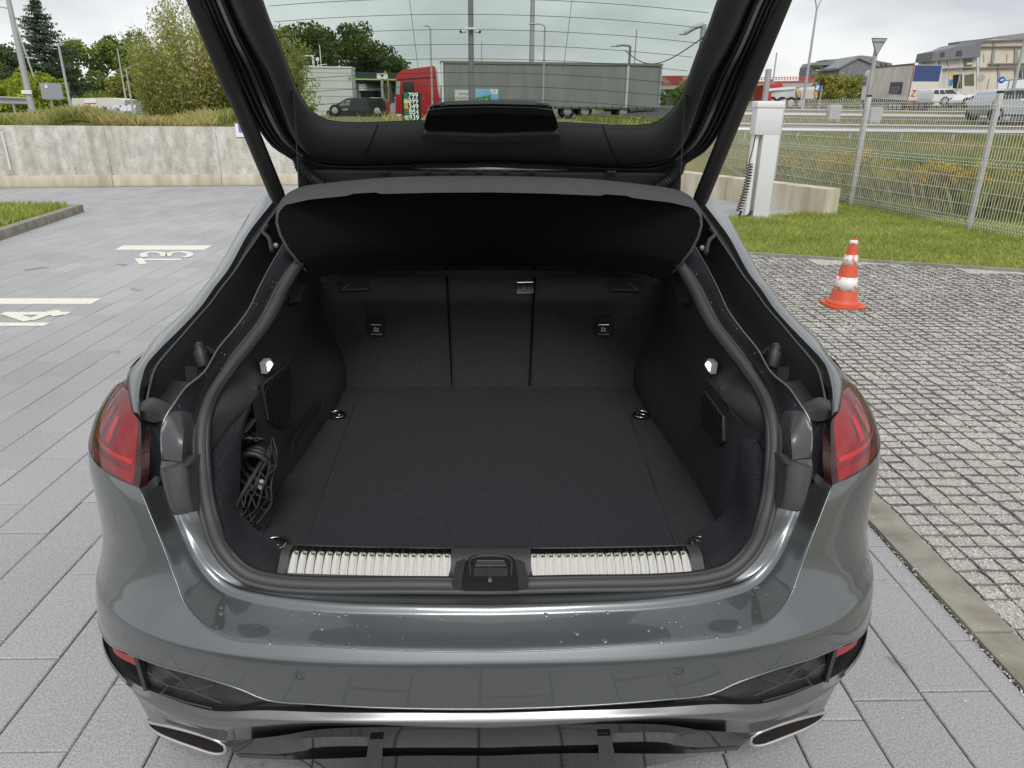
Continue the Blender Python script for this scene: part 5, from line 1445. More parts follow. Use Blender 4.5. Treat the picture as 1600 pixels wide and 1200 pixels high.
# ---------------------------------------------------- walls
M_conc = mat('cast_concrete', (0.44, 0.433, 0.405), 0.85, var=(0.60, 0.592, 0.56), vscale=8, vdetail=15, vpos=(0.34, 0.64), bump=0.8, bscale=22, stretch=(1, 1, 0.55), objrand=0.05)
def wall_marks(m):   # pits, drips from the top edge and a damp foot
    n = m.node_tree.nodes; l = m.node_tree.links; b = n['Principled BSDF']; src = b.inputs['Base Color'].links[0].from_socket
    g = n.new('ShaderNodeNewGeometry')
    def layer(src, sc, det, lo, hi, cl, ch, st=(1, 1, 1)):
        mp_ = n.new('ShaderNodeMapping'); mp_.inputs['Scale'].default_value = st; l.new(g.outputs['Position'], mp_.inputs[0])
        t = n.new('ShaderNodeTexNoise'); t.inputs['Scale'].default_value = sc; t.inputs['Detail'].default_value = det; l.new(mp_.outputs[0], t.inputs['Vector'])
        r = n.new('ShaderNodeValToRGB'); r.color_ramp.elements[0].position = lo; r.color_ramp.elements[1].position = hi
        r.color_ramp.elements[0].color = (*cl, 1); r.color_ramp.elements[1].color = (*ch, 1); l.new(t.outputs['Fac'], r.inputs[0])
        x = n.new('ShaderNodeMix'); x.data_type = 'RGBA'; x.blend_type = 'MULTIPLY'; x.inputs[0].default_value = 1
        l.new(src, x.inputs[6]); l.new(r.outputs[0], x.inputs[7]); return x.outputs[2]
    src = layer(src, 40, 7, 0.36, 0.47, (0.80, 0.78, 0.74), (1, 1, 1), (1, 1, 0.7))
    src = layer(src, 1.5, 6, 0.40, 0.62, (0.84, 0.81, 0.73), (1.08, 1.08, 1.06), (2.6, 2.6, 0.25))
    l.new(src, b.inputs['Base Color'])
wall_marks(M_conc)
M_conc_stain = mat('stained_concrete', (0.42, 0.37, 0.26), 0.85, var=(0.62, 0.58, 0.48), vscale=1.6, vdetail=10, vpos=(0.35, 0.65), bump=0.25, bscale=20, stretch=(2.2, 2.2, 0.35))
wn = V((wdir.y, -wdir.x, 0))   # towards the car park
rw = thing('retaining_wall', WL0, 'long pale cast concrete retaining wall across the back of the car park', 'wall')
def wall_at(px): # distance along the wall for a pixel column near its foot
    p = PZ(px, 291, 0); return (p-WL0).dot(wdir)
zt = 1.6+(PN(100, 196.5, WL0, wn).z-1.6)
ds_ = [wall_at(-700), wall_at(-330), wall_at(9), wall_at(178), wall_at(345), wall_at(500), wall_at(650), wall_at(800), wall_at(950), wall_at(1110)]
for a, b in zip(ds_[:-1], ds_[1:]):
    A = WL0+wdir*(a+0.002)-wn*0.09; B = WL0+wdir*(b-0.002)-wn*0.09
    c = (A+B)/2; mb = MB(); mb.box((c.x, c.y, zt/2), ((B-A).length, 0.16, zt), Matrix.Rotation(math.atan2(wdir.y, wdir.x), 3, 'Z'), 0.008)
    mb.build('wall_panel', M_conc, rw, smooth=30)
    zp = PN(100, 274, WL0, wn).z
    A = WL0+wdir*(a+0.004)+wn*0.02; B = WL0+wdir*(b-0.004)+wn*0.02; c = (A+B)/2
    mb = MB(); mb.box((c.x, c.y, zp/2), ((B-A).length, 0.10, zp), Matrix.Rotation(math.atan2(wdir.y, wdir.x), 3, 'Z'), 0.008); mb.build('wall_plinth', M_conc_stain, rw, smooth=30)
M_streak = mat('lime_streak', (0.62, 0.61, 0.58), 0.9)
for px, py in ((9, 210),):
    mb = MB(); p = PN(2, 205, WL0+wn*0.0, wn); q = PN(17, 288, WL0+wn*0.075, wn)
    mb.box2((p.x-0.02, p.y-0.004, 0.35), (p.x+0.03, p.y+0.002, p.z)) ; mb.build('lime_streak', M_streak, rw)
# gutter strip at the foot of the wall
mb = MB(); A = WL0+wdir*ds_[0]+wn*0.18; B = WL0+wdir*ds_[-1]+wn*0.18; mb.bar(A+V((0, 0, -.003)), B+V((0, 0, -.003)), 0.20, 0.012); o = mb.build('drain_strip', M_kerb); o['kind'] = 'structure'
# sign on the wall
p0, p1 = PN(366.5, 193, WL0+wn*0.01, wn), PN(384, 214, WL0+wn*0.01, wn)
sg = thing('wall_sign', p0, 'small white sign with a purple disc fixed to the concrete retaining wall', 'sign')
mb = MB(); mb.box((p0+p1)/2, (abs(p1.x-p0.x), 0.012, abs(p0.z-p1.z)), Matrix.Rotation(math.atan2(wdir.y, wdir.x), 3, 'Z')); mb.build('board', M_white, sg)
cc = p0.lerp(p1, 0.5)+V((0, 0, 0.05)); mb = MB(); mb.lathe([(0.001, -0.012), (0.095, -0.012), (0.095, -0.008)], cc, 20, 'Y'); mb.build('purple_disc', mat('purple_print', (0.20, 0.13, 0.50), 0.5), sg)
text('CAR PARK', 0.05, cc+V((0, -0.014, -0.155)), sg, mat('grey_print', (0.2, 0.18, 0.3), 0.6)) if False else None
# low wall by the lawn
q0, q1 = PZ(1285, 337, 0), PZ(1140, 314.5, 0); ld_ = (q1-q0).normalized(); lnn = V((ld_.y, -ld_.x, 0))
lw_ = thing('low_wall', q0, 'low stained concrete wall ending at the lawn beside the charging post', 'wall')
for k in range(3):
    A = q0+ld_*(0.0+k*2.4); B = q0+ld_*(2.392+k*2.4); h0 = 0.44
    o_ = [A, B, B+lnn*0.36, A+lnn*0.36] if lnn.x > 0 else [A, B, B-lnn*0.36, A-lnn*0.36]
    mb = MB(); mb.prism([V((p.x, p.y, -0.05)) for p in o_], (0, 0, h0+0.05)); bmesh.ops.bevel(mb.bm, geom=mb.bm.edges[:], offset=0.012, segments=2, affect='EDGES'); mb.build('wall_block', M_conc_stain, lw_, smooth=40)

# kerbed planting island on the left
k0, k1 = PZ(0, 376, 0), PZ(132, 331, 0); kd = (k1-k0).normalized(); kn = V((-kd.y, kd.x, 0))
if kn.x > 0: kn = -kn
isl = thing('grass_island', k1, 'kerbed island of short bright grass at the left of the car park', 'planting bed')
A = k0-kd*4.0
for k in range(8):
    s0_ = (k1-A).length-1.0*(k+1); 
    a, b = A+kd*(s0_+0.004), A+kd*(s0_+0.996)
    mb = MB(); c = (a+b)/2+kn*0.07; mb.box((c.x, c.y, 0.055), (0.14, (b-a).length, 0.13), Matrix.Rotation(math.atan2(kd.y, kd.x)-math.pi/2, 3, 'Z'), 0.012); mb.build('kerb_stone', M_kerb, isl, smooth=40)
for k in range(6):
    a = k1-kd*0.07+kn*(0.145+k*1.0); b = a+kn*0.99; mb = MB(); c = (a+b)/2; mb.box((c.x, c.y, 0.055), (0.99, 0.14, 0.13), Matrix.Rotation(math.atan2(kn.y, kn.x), 3, 'Z'), 0.012); mb.build('kerb_stone', M_kerb, isl, smooth=40)
bp = [k1+kn*0.14-kd*0.14, A+kn*0.14, A+kn*6, k1+kn*6-kd*0.14]
mb = MB(); mb.prism([V((p.x, p.y, 0.005)) for p in bp], (0, 0, 0.09)); mb.build('bed_soil', M_lawnsoil, isl)
x, y = rng.uniform(-13, -6, 60000), rng.uniform(7, 13, 60000)
k = in_poly([V((p.x, p.y, 0)) for p in bp], x, y); x, y = x[k], y[k]
v, f = blades(np.stack([x, y, np.full(len(x), 0.095)], 1), 0.05, 0.14, 0.010, 0.9)
o = npmesh('grass', v, f, M_lawn, isl); o['kind'] = 'stuff'

# ---------------------------------------------------- fence
M_fence = mat('fence_coating', (0.50, 0.50, 0.50), 0.5, 0.2)
M_fencew = mat('fence_wire', (0.80, 0.79, 0.74), 0.5, 0.1)
fn = V((-fd.y, fd.x, 0));
if fn.x > 0: fn = -fn
fence = thing('mesh_fence', FP2, 'galvanised wire mesh fence with square posts along the far edge of the lawn', 'fence')
posts = [FP2+fd*fstep*k for k in (-2, -1, 0, 1, 2, 3, 4)]
HF = 1.93
for p in posts:
    mb = MB(); mb.box((p.x, p.y, HF/2-0.05), (0.075, 0.055, HF+0.1), Matrix.Rotation(math.atan2(fd.y, fd.x), 3, 'Z'), 0.004); po = mb.build('post', M_fence, fence, smooth=40)
    mb = MB(); mb.box((p.x, p.y, HF+0.008), (0.082, 0.062, 0.03), Matrix.Rotation(math.atan2(fd.y, fd.x), 3, 'Z'), 0.004); mb.build('post_cap', M_black, po)
    for zc in (0.30, 1.05):
        mb = MB(); mb.box((p.x, p.y, zc), (0.084, 0.066, 0.02), Matrix.Rotation(math.atan2(fd.y, fd.x), 3, 'Z')); mb.build('clamp', M_steel, po)
prof_ = [(0.04, 0), (0.10, 0), (0.15, 0.035), (0.20, 0), (0.93, 0), (0.98, 0.035), (1.03, 0), (1.72, 0), (1.77, 0.035), (1.82, 0), (1.90, 0)]
for a, b in zip(posts[:-1], posts[1:]):
    mb = MB(); L = (b-a).length; n_ = int(L/0.053)
    for i in range(1, n_):
        p = a+fd*(L*i/n_)+fn*0.045
        mb.tube([p+fn*o_+V((0, 0, z_)) for z_, o_ in prof_], 0.0036, 3, cap=False)
    for z_, o_ in ((0.10, 0), (0.20, 0), (0.38, 0), (0.57, 0), (0.76, 0), (0.93, 0), (1.03, 0), (1.21, 0), (1.38, 0), (1.55, 0), (1.72, 0), (1.82, 0), (0.15, .035), (0.98, .035), (1.77, .035)):
        mb.tube([a+fn*(0.05+o_)+V((0, 0, z_)), b+fn*(0.05+o_)+V((0, 0, z_))], 0.0036, 3, cap=False)
    mb.build('wire_panel', M_fencew, fence, weld=0, recalc=False)

# ---------------------------------------------------- charging post
c0, c1 = PZ(1179, 341, 0), PZ(1204, 342, 0)
cy = (c0.y+c1.y)/2
M_chg = mat('charger_shell', (0.68, 0.69, 0.71), 0.4)
ch = thing('charging_post', ((c0.x+c1.x)/2, cy, 0), 'white electric car charging post with a coiled black cable at the lawn edge', 'charging post')
xr = c1.x-0.03; xl = PY(1190, 250, cy).x-0.05
mb = MB(); mb.box2((xl+0.02, cy-0.02, 0.0), (xr, cy+0.22, 1.36), 0.012); mb.build('column', M_chg, ch, smooth=40)
mb = MB(); mb.box2((xl-0.13, cy-0.025, 1.30), (xr+0.004, cy+0.225, 1.70), 0.02); hd = mb.build('head', M_chg, ch, smooth=40)
mb = MB(); mb.box2((xl-0.145, cy-0.035, 1.70), (xr+0.015, cy+0.235, 1.80), 0.025); mb.build('head_cap', M_white, hd, smooth=40)
mb = MB(); mb.box2((xl-0.10, cy+0.03, 0.02), (xl-0.03, cy+0.20, 1.30), 0.008); mb.build('cable_guide', M_white, ch, smooth=40)
mb = MB(); mb.box2((xl-0.14, cy-0.06, 0), (xr+0.12, cy+0.30, 0.02)); mb.build('foot_plate', M_steel, ch)
pts = []
for i in range(17*14):
    t = i/(17*14-1); z_ = 0.86*(1-t)+0.12*t; sw = 0.03*math.sin(t*3)
    pts.append(V((xl-0.135-0.10*t+0.045*math.cos(i*2*math.pi/14)+sw, cy-0.03+0.045*math.sin(i*2*math.pi/14), z_)))
mb = MB(); mb.tube(pts, 0.0085, 5); mb.tube(cr_spline([V((xl-0.10, cy, 1.30)), V((xl-0.12, cy-.02, 1.1)), V((xl-0.15, cy-.03, 0.86)), pts[0]], 6), 0.009, 6)
mb.tube(cr_spline([pts[-1], V((xl-0.20, cy, 0.03)), V((xl-0.05, cy+.02, 0.05)), V((xl, cy+.02, 0.12))], 8), 0.016, 6); mb.build('charging_cable', M_black, ch, smooth=180)

# ---------------------------------------------------- traffic cone
kb = PZ(1316, 477, 0)
M_or = mat('cone_orange', (0.66, 0.085, 0.03), 0.5, var=(0.58, 0.11, 0.055), vscale=20)
M_band = mat('cone_band', (0.80, 0.79, 0.76), 0.5, var=(0.78, 0.25, 0.18), vscale=26, vdetail=5, vpos=(0.53, 0.60))
cn = thing('traffic_cone', kb, 'orange traffic cone with scuffed white bands standing on the gravel grid', 'traffic cone')
Hc = PY(1331, 372, kb.y).z
s_ = Hc/0.62
mb = MB()
for a_, b_, h in ((0.21, 0.21, 0.03),):
    o_ = [kb+V((0.172*s_*math.copysign(abs(math.cos(t))**0.45, math.cos(t)), 0.172*s_*math.copysign(abs(math.sin(t))**0.45, math.sin(t)), 0)) for t in [2*math.pi*i/32+0.1 for i in range(32)]]
    mb.prism(o_, (0, 0, 0.022*s_))
mb.build('cone_base', M_or, cn, smooth=40)
rc = lambda h: (0.124-(h-0.05)*(0.124-0.027)/0.57)*s_ if h > 0.05 else 0.14*s_
mb = MB(); mb.lathe([(0.150*s_, 0.02*s_), (0.148*s_, 0.038*s_), (0.132*s_, 0.050*s_), (rc(0.07), 0.07*s_), (rc(0.62), 0.62*s_), (rc(0.62)-0.006, 0.62*s_), (rc(0.60)-0.006, 0.60*s_)], kb, 32); mb.build('cone_body', M_or, cn, smooth=40)
for h0, h1 in ((0.155, 0.275), (0.385, 0.475), (0.565, 0.605)):
    mb = MB(); mb.lathe([(rc(h0)+0.0015, h0*s_), (rc(h1)+0.0015, h1*s_)], kb, 32); mb.bm.faces.ensure_lookup_table()
    mb.build('reflective_band', M_band, cn, smooth=180)
# =================================================================== BEYOND THE CAR PARK
def at(px, py, y): return PY(px, py, y)
def base(px, y):
    p = PY(px, 180, y); return V((p.x, p.y, terrain(p.x, p.y)))
def ztop(px, py, y): return PY(px, py, y).z
M_bark = mat('bark', (0.09, 0.07, 0.05), 0.9, var=(0.15, 0.12, 0.09), vscale=6, bump=0.6, bscale=20)
M_barkpale = mat('pale_bark', (0.20, 0.18, 0.14), 0.9, var=(0.12, 0.10, 0.07), vscale=5, bump=0.5, bscale=20)
LF = dict(
    dark=leafmat('leaves_dark', (0.075, 0.12, 0.040), (0.15, 0.20, 0.068), 0.3, 0.55),
    mid=leafmat('leaves_mid', (0.14, 0.225, 0.052), (0.27, 0.33, 0.085), 0.4, 0.5),
    bright=leafmat('leaves_bright', (0.24, 0.33, 0.045), (0.37, 0.41, 0.07), 0.4, 0.8),
    willow=leafmat('leaves_willow', (0.28, 0.32, 0.085), (0.42, 0.41, 0.13), 0.45, 0.35),
    autumn=leafmat('leaves_autumn', (0.36, 0.32, 0.09), (0.24, 0.29, 0.07), 0.4, 0.4),
    spruce=leafmat('needles', (0.06, 0.098, 0.06), (0.11, 0.15, 0.09), 0.15, 0.9))
def quads(cen, size, asp, up=0.0):
    """leaf-sized faces (two triangles each) with random directions"""
    m_ = len(cen)
    a = rng.normal(size=(m_, 3)); a[:, 2] += up*np.sign(rng.uniform(-1, 1, m_)); a /= np.linalg.norm(a, axis=1)[:, None]
    b = rng.normal(size=(m_, 3)); b -= a*(a*b).sum(1)[:, None]; b /= np.linalg.norm(b, axis=1)[:, None]
    s = (size*rng.uniform(0.6, 1.3, m_))[:, None]
    v = np.stack([cen-a*s, cen+b*s*asp, cen+a*s, cen-b*s*asp], 1)
    f = (np.array([(0, 1, 2), (0, 2, 3)])[None]+np.arange(m_)[:, None, None]*4).reshape(-1, 3)
    return v.reshape(-1, 3), f
def tree(name, b, h, r, leafm, label, cat='tree', n=7000, size=0.16, clumps=46, crown0=0.25, group=None, asp=0.55, bark=None, shape=1.0, seed=1, fill=0.5):
    rg = random.Random(seed)
    t = thing(name, b, label, cat, group)
    mb = MB(); th = h*0.62
    pth = [b+V((0, 0, -0.1)), b+V((rg.uniform(-.02, .02)*h, rg.uniform(-.02, .02)*h, th*0.5)), b+V((rg.uniform(-.03, .03)*h, rg.uniform(-.03, .03)*h, th))]
    r0 = max(h*0.018, 0.03); mb.tube(cr_spline(pth, 4), [r0*(1-0.08*i) for i in range(9)], 7)
    cc = []
    for k in range(clumps):
        zt_ = crown0+(1-crown0)*rg.random()**0.9; u = (zt_-crown0)/(1-crown0)
        prof = (math.sin(math.pi*min(max(0.12+0.80*u, 0), 1))**0.6)*shape+(1-shape)*(1-u*0.9)
        rad = r*prof*(fill+(1-fill)*rg.random()**0.5); a = rg.uniform(0, 6.283)
        c = b+V((rad*math.cos(a), rad*math.sin(a), h*zt_*rg.uniform(0.93, 1.0))); cc.append((c, r*rg.uniform(0.16, 0.34)))
        if k % 2 == 0:
            p0 = b+V((0, 0, min(h*zt_*0.6, th*0.95))); mb.tube(cr_spline([p0, p0.lerp(c, 0.5)+V((0, 0, 0.04*h)), c], 3), [r0*0.35*(1-0.11*i) for i in range(7)], 5, cap=False)
    mb.build('trunk', bark or M_bark, t, smooth=60, weld=0, recalc=False)
    per = n//clumps; P_ = []
    for c, cr_ in cc:
        d = rng.normal(size=(per, 3)); d /= np.linalg.norm(d, axis=1)[:, None]
        d *= (cr_*rng.uniform(0.25, 1.05, per)**0.6)[:, None]; d[:, 2] *= 0.75
        P_.append(np.array(c)[None]+d)
    P_ = np.concatenate(P_)
    v, f = quads(P_, size, asp)
    npmesh('crown', v, f, LF[leafm], t)
    return t
def spruce(b, h, r, label, seed=2, n_w=30):
    rg = random.Random(seed); t = thing('spruce_tree', b, label, 'tree')
    mb = MB(); mb.tube([b, b+V((0, 0, h*0.6)), b+V((0, 0, h))], [h*0.018, h*0.010, 0.01], 7); mb.build('trunk', M_bark, t, smooth=60)
    P_ = []; Q_ = []
    br = MB()
    for w in range(n_w):
        u = w/n_w; z0 = h*(0.05+0.93*u); R_ = r*(1-u)**0.85+0.12
        for k in range(int(7+5*(1-u))):
            a = rg.uniform(0, 6.283); L = R_*rg.uniform(0.62, 1.12); dr = rg.uniform(0.05, 0.22)
            prev = None
            for i in range(int(5+L*5)):
                s = (i+0.5)/(5+L*5)
                p = b+V((L*s*math.cos(a), L*s*math.sin(a), z0-dr*L*s+0.16*L*s*s))
                for q in range(7):
                    P_.append((p.x+rg.gauss(0, .07+.05*s), p.y+rg.gauss(0, .07+.05*s), p.z-abs(rg.gauss(0, .10))))
    P_ = np.array(P_); v, f = quads(P_, 0.125, 0.28, 0.0)
    npmesh('crown', v, f, LF['spruce'], t)
    return t

# left: trees behind the wall, from the back to the front
spruce(base(88, 62), ztop(80, -14, 62)-base(88, 62).z, 4.0, 'tall dark spruce standing behind the leftmost street lamps')
tr = lambda px, y, pytop, rad, *a, **k: tree('broadleaf_tree', base(px, y), ztop(px, pytop, y)-base(px, y).z, rad, *a, **k)
tr(8, 75, 78, 3.4, 'dark', 'dark tree cut by the left edge of the picture behind the tall lamp post', n=9000, size=0.16, seed=3)
tr(-40, 70, 95, 3.6, 'dark', 'dark tree out at the far left beyond the guard rail', n=6000, size=0.17, seed=33)
tr(14, 48, 140, 1.7, 'bright', 'low bright green shrub at the left edge above the guard rail', cat='shrub', n=5000, size=0.10, clumps=26, crown0=0.05, seed=4)
tr(58, 56, 118, 2.2, 'bright', 'bright yellow-green bushy tree at the foot of the spruce', n=6000, size=0.12, crown0=0.08, seed=5)
tr(165, 68, 66, 3.8, 'mid', 'green broadleaf tree directly right of the spruce', n=14000, size=0.15, crown0=0.05, seed=6)
tr(213, 72, 60, 3.4, 'dark', 'dark green tree rising behind the second street lamp', n=10000, size=0.16, crown0=0.08, seed=7)
tr(222, 60, 112, 2.3, 'autumn', 'yellowing tree behind the willow, near the short street lamp', n=7000, size=0.13, crown0=0.05, seed=8)
tr(150, 55, 150, 1.6, 'mid', 'low green bush between the spruce and the pale container', cat='shrub', n=4000, size=0.1, crown0=0.03, seed=9)
# seen through the rear window
tr(470, 78, 46, 4.2, 'dark', 'dark green tree behind the pale kiosk, seen through the rear window at left', n=12000, size=0.17, crown0=0.1, seed=10)
tr(545, 80, 42, 4.6, 'dark', 'tallest dark tree behind the filling station roof', n=16000, size=0.17, crown0=0.08, seed=11)
tr(592, 82, 78, 3.4, 'dark', 'lower rounded dark tree behind the red lorry cab', n=10000, size=0.17, crown0=0.08, seed=12)
tr(518, 84, 66, 3.6, 'dark', 'dark tree filling the gap between two taller ones behind the kiosk', n=9000, size=0.17, crown0=0.08, seed=13)
tr(1085, 75, 128, 2.2, 'mid', 'green bush below the red viaduct, seen through the rear window', cat='shrub', n=4000, size=0.13, crown0=0.03, seed=14)

# the tall willow close behind the wall: many upright shoots
def willow(px, y, pytop, r, label, n_st, seed, size=0.058, per=120, leafm='willow'):
    rg = random.Random(seed); b = base(px, y); h = ztop(px, pytop, y)-b.z
    t = thing('willow_tree', b, label, 'tree'); mb = MB(); P_ = []
    for k in range(n_st):
        a = rg.uniform(0, 6.283); rr_ = r*rg.random()**0.5; hh_ = h*(1-0.45*(rr_/r)**1.5)*rg.uniform(0.62, 1.03)
        tip = b+V((rr_*math.cos(a), rr_*math.sin(a), hh_)); b0 = b+V((0.35*rr_*math.cos(a), 0.35*rr_*math.sin(a), -0.1))
        pth = cr_spline([b0, b0.lerp(tip, 0.5)+V((0, 0, -0.05*h)), tip], 6)
        mb.tube(pth, [0.022*(1-0.075*i) for i in range(len(pth))], 4, cap=False)
        for i in range(int(per*hh_/h)):
            s = rg.random()**0.8; j = min(int(s*(len(pth)-1)), len(pth)-2); p = pth[j].lerp(pth[j+1], rg.random())
            w = 0.10+0.22*(1-s)*r*0.35
            P_.append((p.x+rg.gauss(0, w), p.y+rg.gauss(0, w), p.z+rg.gauss(0, 0.09)))
    mb.build('trunk', M_barkpale, t, smooth=60, weld=0, recalc=False)
    v, f = quads(np.array(P_), size, 0.30, 0.5); npmesh('crown', v, f, LF[leafm], t); return t
willow(328, 23, -45, 2.25, 'tall loose yellow-green willow growing just behind the concrete wall', 140, 21, per=380)
willow(262, 24, 52, 1.0, 'shorter willow clump on the left side of the tall willow', 50, 22, per=260)
willow(432, 22.5, 14, 1.35, 'willow partly behind the boot lid, its right side seen through the rear window', 70, 23, per=300)
tree('willow_shrub', base(455, 21), 1.5, 0.8, 'willow', 'low willow shoots in front of the pale kiosk', 'shrub', n=900, size=0.06, clumps=20, crown0=0.1, seed=24, asp=0.35)

# ---------------------------------------------------- poles and lamps
M_pole = mat('pole_grey', (0.42, 0.43, 0.44), 0.5, 0.3)
M_poledark = mat('pole_dark', (0.22, 0.23, 0.24), 0.5, 0.3)
M_lamphead = mat('lamp_head_grey', (0.50, 0.50, 0.50), 0.4)
def pole(px, y, pytop, r0, r1, label, arm=None, m=None, name='street_lamp', cat='street lamp', pxtop=None, group=None, headsz=0.32):
    b = base(px, y); q = PY(pxtop if pxtop is not None else px, pytop, y); tp = V((q.x, q.y, q.z)) if pxtop is not None else V((b.x, b.y, q.z))
    t = thing(name, b, label, cat, group)
    mb = MB(); mb.tube([b, b.lerp(tp, 0.5), tp], [r0, (r0+r1)/2, r1], 10); mb.tube([b, b+V((0, 0, .25))], r0*1.5, 10); mb.build('post', m or M_pole, t, smooth=60)
    if arm:
        for (ax, ay) in arm:
            e = PY(ax, ay, y); mb = MB(); mb.tube(cr_spline([tp, tp.lerp(e, 0.5)+V((0, 0, 0.06)), e], 5), r1*0.8, 7); mb.build('arm', m or M_pole, t, smooth=60)
            d = (e-tp).normalized(); mb = MB(); c = e+d*headsz*0.4
            mb.ball(c, headsz, 2, (1.0, 0.42, 0.22)); mb.build('lamp_head', M_lamphead, t, smooth=60)
    return t
lp = pole(52, 33, -30, 0.14, 0.09, 'tall thick lamp post at the far left carrying a small white plate', arm=[(-4, 8)] if False else None, pxtop=None)
p = PY(45, 144, 33); mb = MB(); mb.box((p.x, p.y-0.16, p.z), (0.42, 0.03, 0.14)); mb.build('white_plate', M_white, lp)
e = PY(-6, 9, 33); q = PY(18, 14, 33); mb = MB(); mb.tube([q, e], 0.03, 6); mb.build('arm', M_pole, lp)
p1_ = PY(38, 60, 33); mb = MB(); mb.tube([PY(48, 120, 33)+V((.12, 0, 0)), PY(12, 14, 33)+V((.12, 0, 0))], 0.035, 6); mb.build('cable_pipe', M_pole, lp)
pole(113, 38, 70, 0.075, 0.05, 'street lamp with its arm pointing right in front of the spruce', [(114, 63)], pxtop=None)
pole(201, 52, 76, 0.06, 0.035, 'thin bare pole just left of the short street lamp', name='bare_pole', cat='pole', m=M_pole)
pole(209, 46, 108, 0.07, 0.045, 'short street lamp with arm pointing right near the willow', [(217, 102)])
pole(252, 50, 100, 0.05, 0.035, 'faint street lamp half hidden by the willow', [(262, 122)], name='street_lamp')
pole(737, 21, -30, 0.083, 0.07, 'thick grey mast with two white cameras seen through the rear window', name='camera_mast', cat='mast', m=M_poledark)
cm = [o for o in C.objects if o.name.startswith('camera_mast')][-1]
for sx, hx in ((-1, 727), (1, 744)):
    p = PY(735+sx*7, 48, 20.85); mb = MB(); mb.tube([p, p+V((sx*0.13, -0.12, -0.035))], 0.045, 10); o = mb.build('camera', M_white, cm, smooth=40)
    mb = MB(); mb.tube([p+V((sx*0.125, -0.115, -0.033)), p+V((sx*0.14, -0.128, -0.037))], 0.036, 10); mb.build('camera_lens', M_black, o)
p = PY(735, 45, 20.9); mb = MB(); mb.box(p, (0.30, 0.16, 0.05), None, 0.01); mb.build('camera_bracket', M_white, cm)
pole(829, 72, -40, 0.26, 0.20, 'thickest pale mast standing behind the grey trailer', name='lamp_mast', cat='mast')
pole(676, 34, 44, 0.045, 0.035, 'thin pole with a small lamp in front of the red lorry cab', [(666, 41)], headsz=0.11)
pole(848, 40, 41, 0.06, 0.04, 'street lamp in front of the trailer with its head reaching left', [(835, 38)], headsz=0.22)
pole(753, 90, 64, 0.07, 0.05, 'very thin distant pole right of the camera mast', name='bare_pole', cat='pole')
pole(986, 70, 46, 0.07, 0.05, 'slim antenna pole rising behind the right end of the trailer', name='bare_pole', cat='pole')
pole(978, 66, 72, 0.13, 0.10, 'stubby wooden pole with a lamp arm above the trailer', [(962, 72)], m=M_poledark)
pole(1086, 50, 38, 0.19, 0.17, 'square concrete pylon with a lamp arm near the right edge of the rear window', [(1070, 52)], name='concrete_pylon', cat='pole', headsz=0.3)
a, b_ = PY(977, 79, 66), PY(1104, 55, 48); mb = MB(); mb.tube([V((a.x+(b_.x-a.x)*t, a.y+(b_.y-a.y)*t, a.z+(b_.z-a.z)*t-1.5*math.sin(math.pi*t)*(1-t*.3))) for t in [i/20 for i in range(21)]], 0.035, 5)
tag(mb.build('overhead_cable', M_black), 'sagging overhead cable strung from the concrete pylon to the stubby pole', 'cable')
t = pole(1252, 48, 16, 0.10, 0.055, 'tall double-armed street lamp right of the boot lid', name='street_lamp')
for e in ((1243, -3), (1283, -3)):
    q = V(t.children[0].data.vertices[-1].co) if False else PY(1268, 16, 48)
bq = base(1252, 48); tq = V((bq.x, bq.y, PY(1268, 16, 48).z))
for sx in (-1, 1):
    mb = MB(); l = cr_spline([tq, tq+V((sx*0.22, 0, 0.6)), tq+V((sx*1.0, 0, 1.0)), tq+V((sx*1.6, 0, 1.05))], 5); mb.tube(l, 0.035, 6); mb.build('arm', M_pole, t, smooth=60)
    mb = MB(); mb.ball(l[-1], 0.3, 2, (1, .4, .2)); mb.build('lamp_head', M_lamphead, t, smooth=60)
pole(1201, 85, 82, 0.10, 0.07, 'thin distant pole beside the red viaduct railing', name='bare_pole', cat='pole')
pole(1192, 52, 108, 0.20, 0.20, 'square concrete post standing behind the charging post', name='concrete_post', cat='pole')
pole(1573, 42, -20, 0.11, 0.07, 'tall lamp post in front of the beige building at the right edge')
for px, y, py, lb in ((1508, 100, 62, 'slim aerial pole on the left of the building site roof'), (1530, 98, 60, 'slim aerial pole at the seam of the two roofs')): pole(px, y, py, 0.06, 0.04, lb, name='bare_pole', cat='pole')
# back of a give-way sign on its pole
gy = 25.0
gw_ = pole(1351, gy, 64, 0.075, 0.07, 'grey back of a triangular give-way sign on a steel pole above the fence', name='give_way_sign', cat='sign', m=M_steel)
bq = base(1351, gy); c_ = V((bq.x, bq.y-0.09, 0))
tz, bz = PY(1357, 60, gy).z, PY(1357, 86, gy).z
mb = MB(); mb.prism([V((c_.x-0.25, c_.y, tz)), V((c_.x+0.25, c_.y, tz)), V((c_.x+0.03, c_.y, bz)), V((c_.x-0.03, c_.y, bz))], (0, 0.03, 0)); mb.build('sign_plate', M_steel, gw_)
mb = MB(); mb.tube([V((c_.x-0.25, c_.y-.005, tz)), V((c_.x+0.25, c_.y-.005, tz)), V((c_.x, c_.y-.005, bz)), V((c_.x-0.25, c_.y-.005, tz))], 0.014, 5); mb.bar(V((c_.x-.2, c_.y-.01, tz-.1)), V((c_.x+.2, c_.y-.01, tz-.1)), 0.03, 0.03); mb.build('sign_rim', M_poledark, gw_)
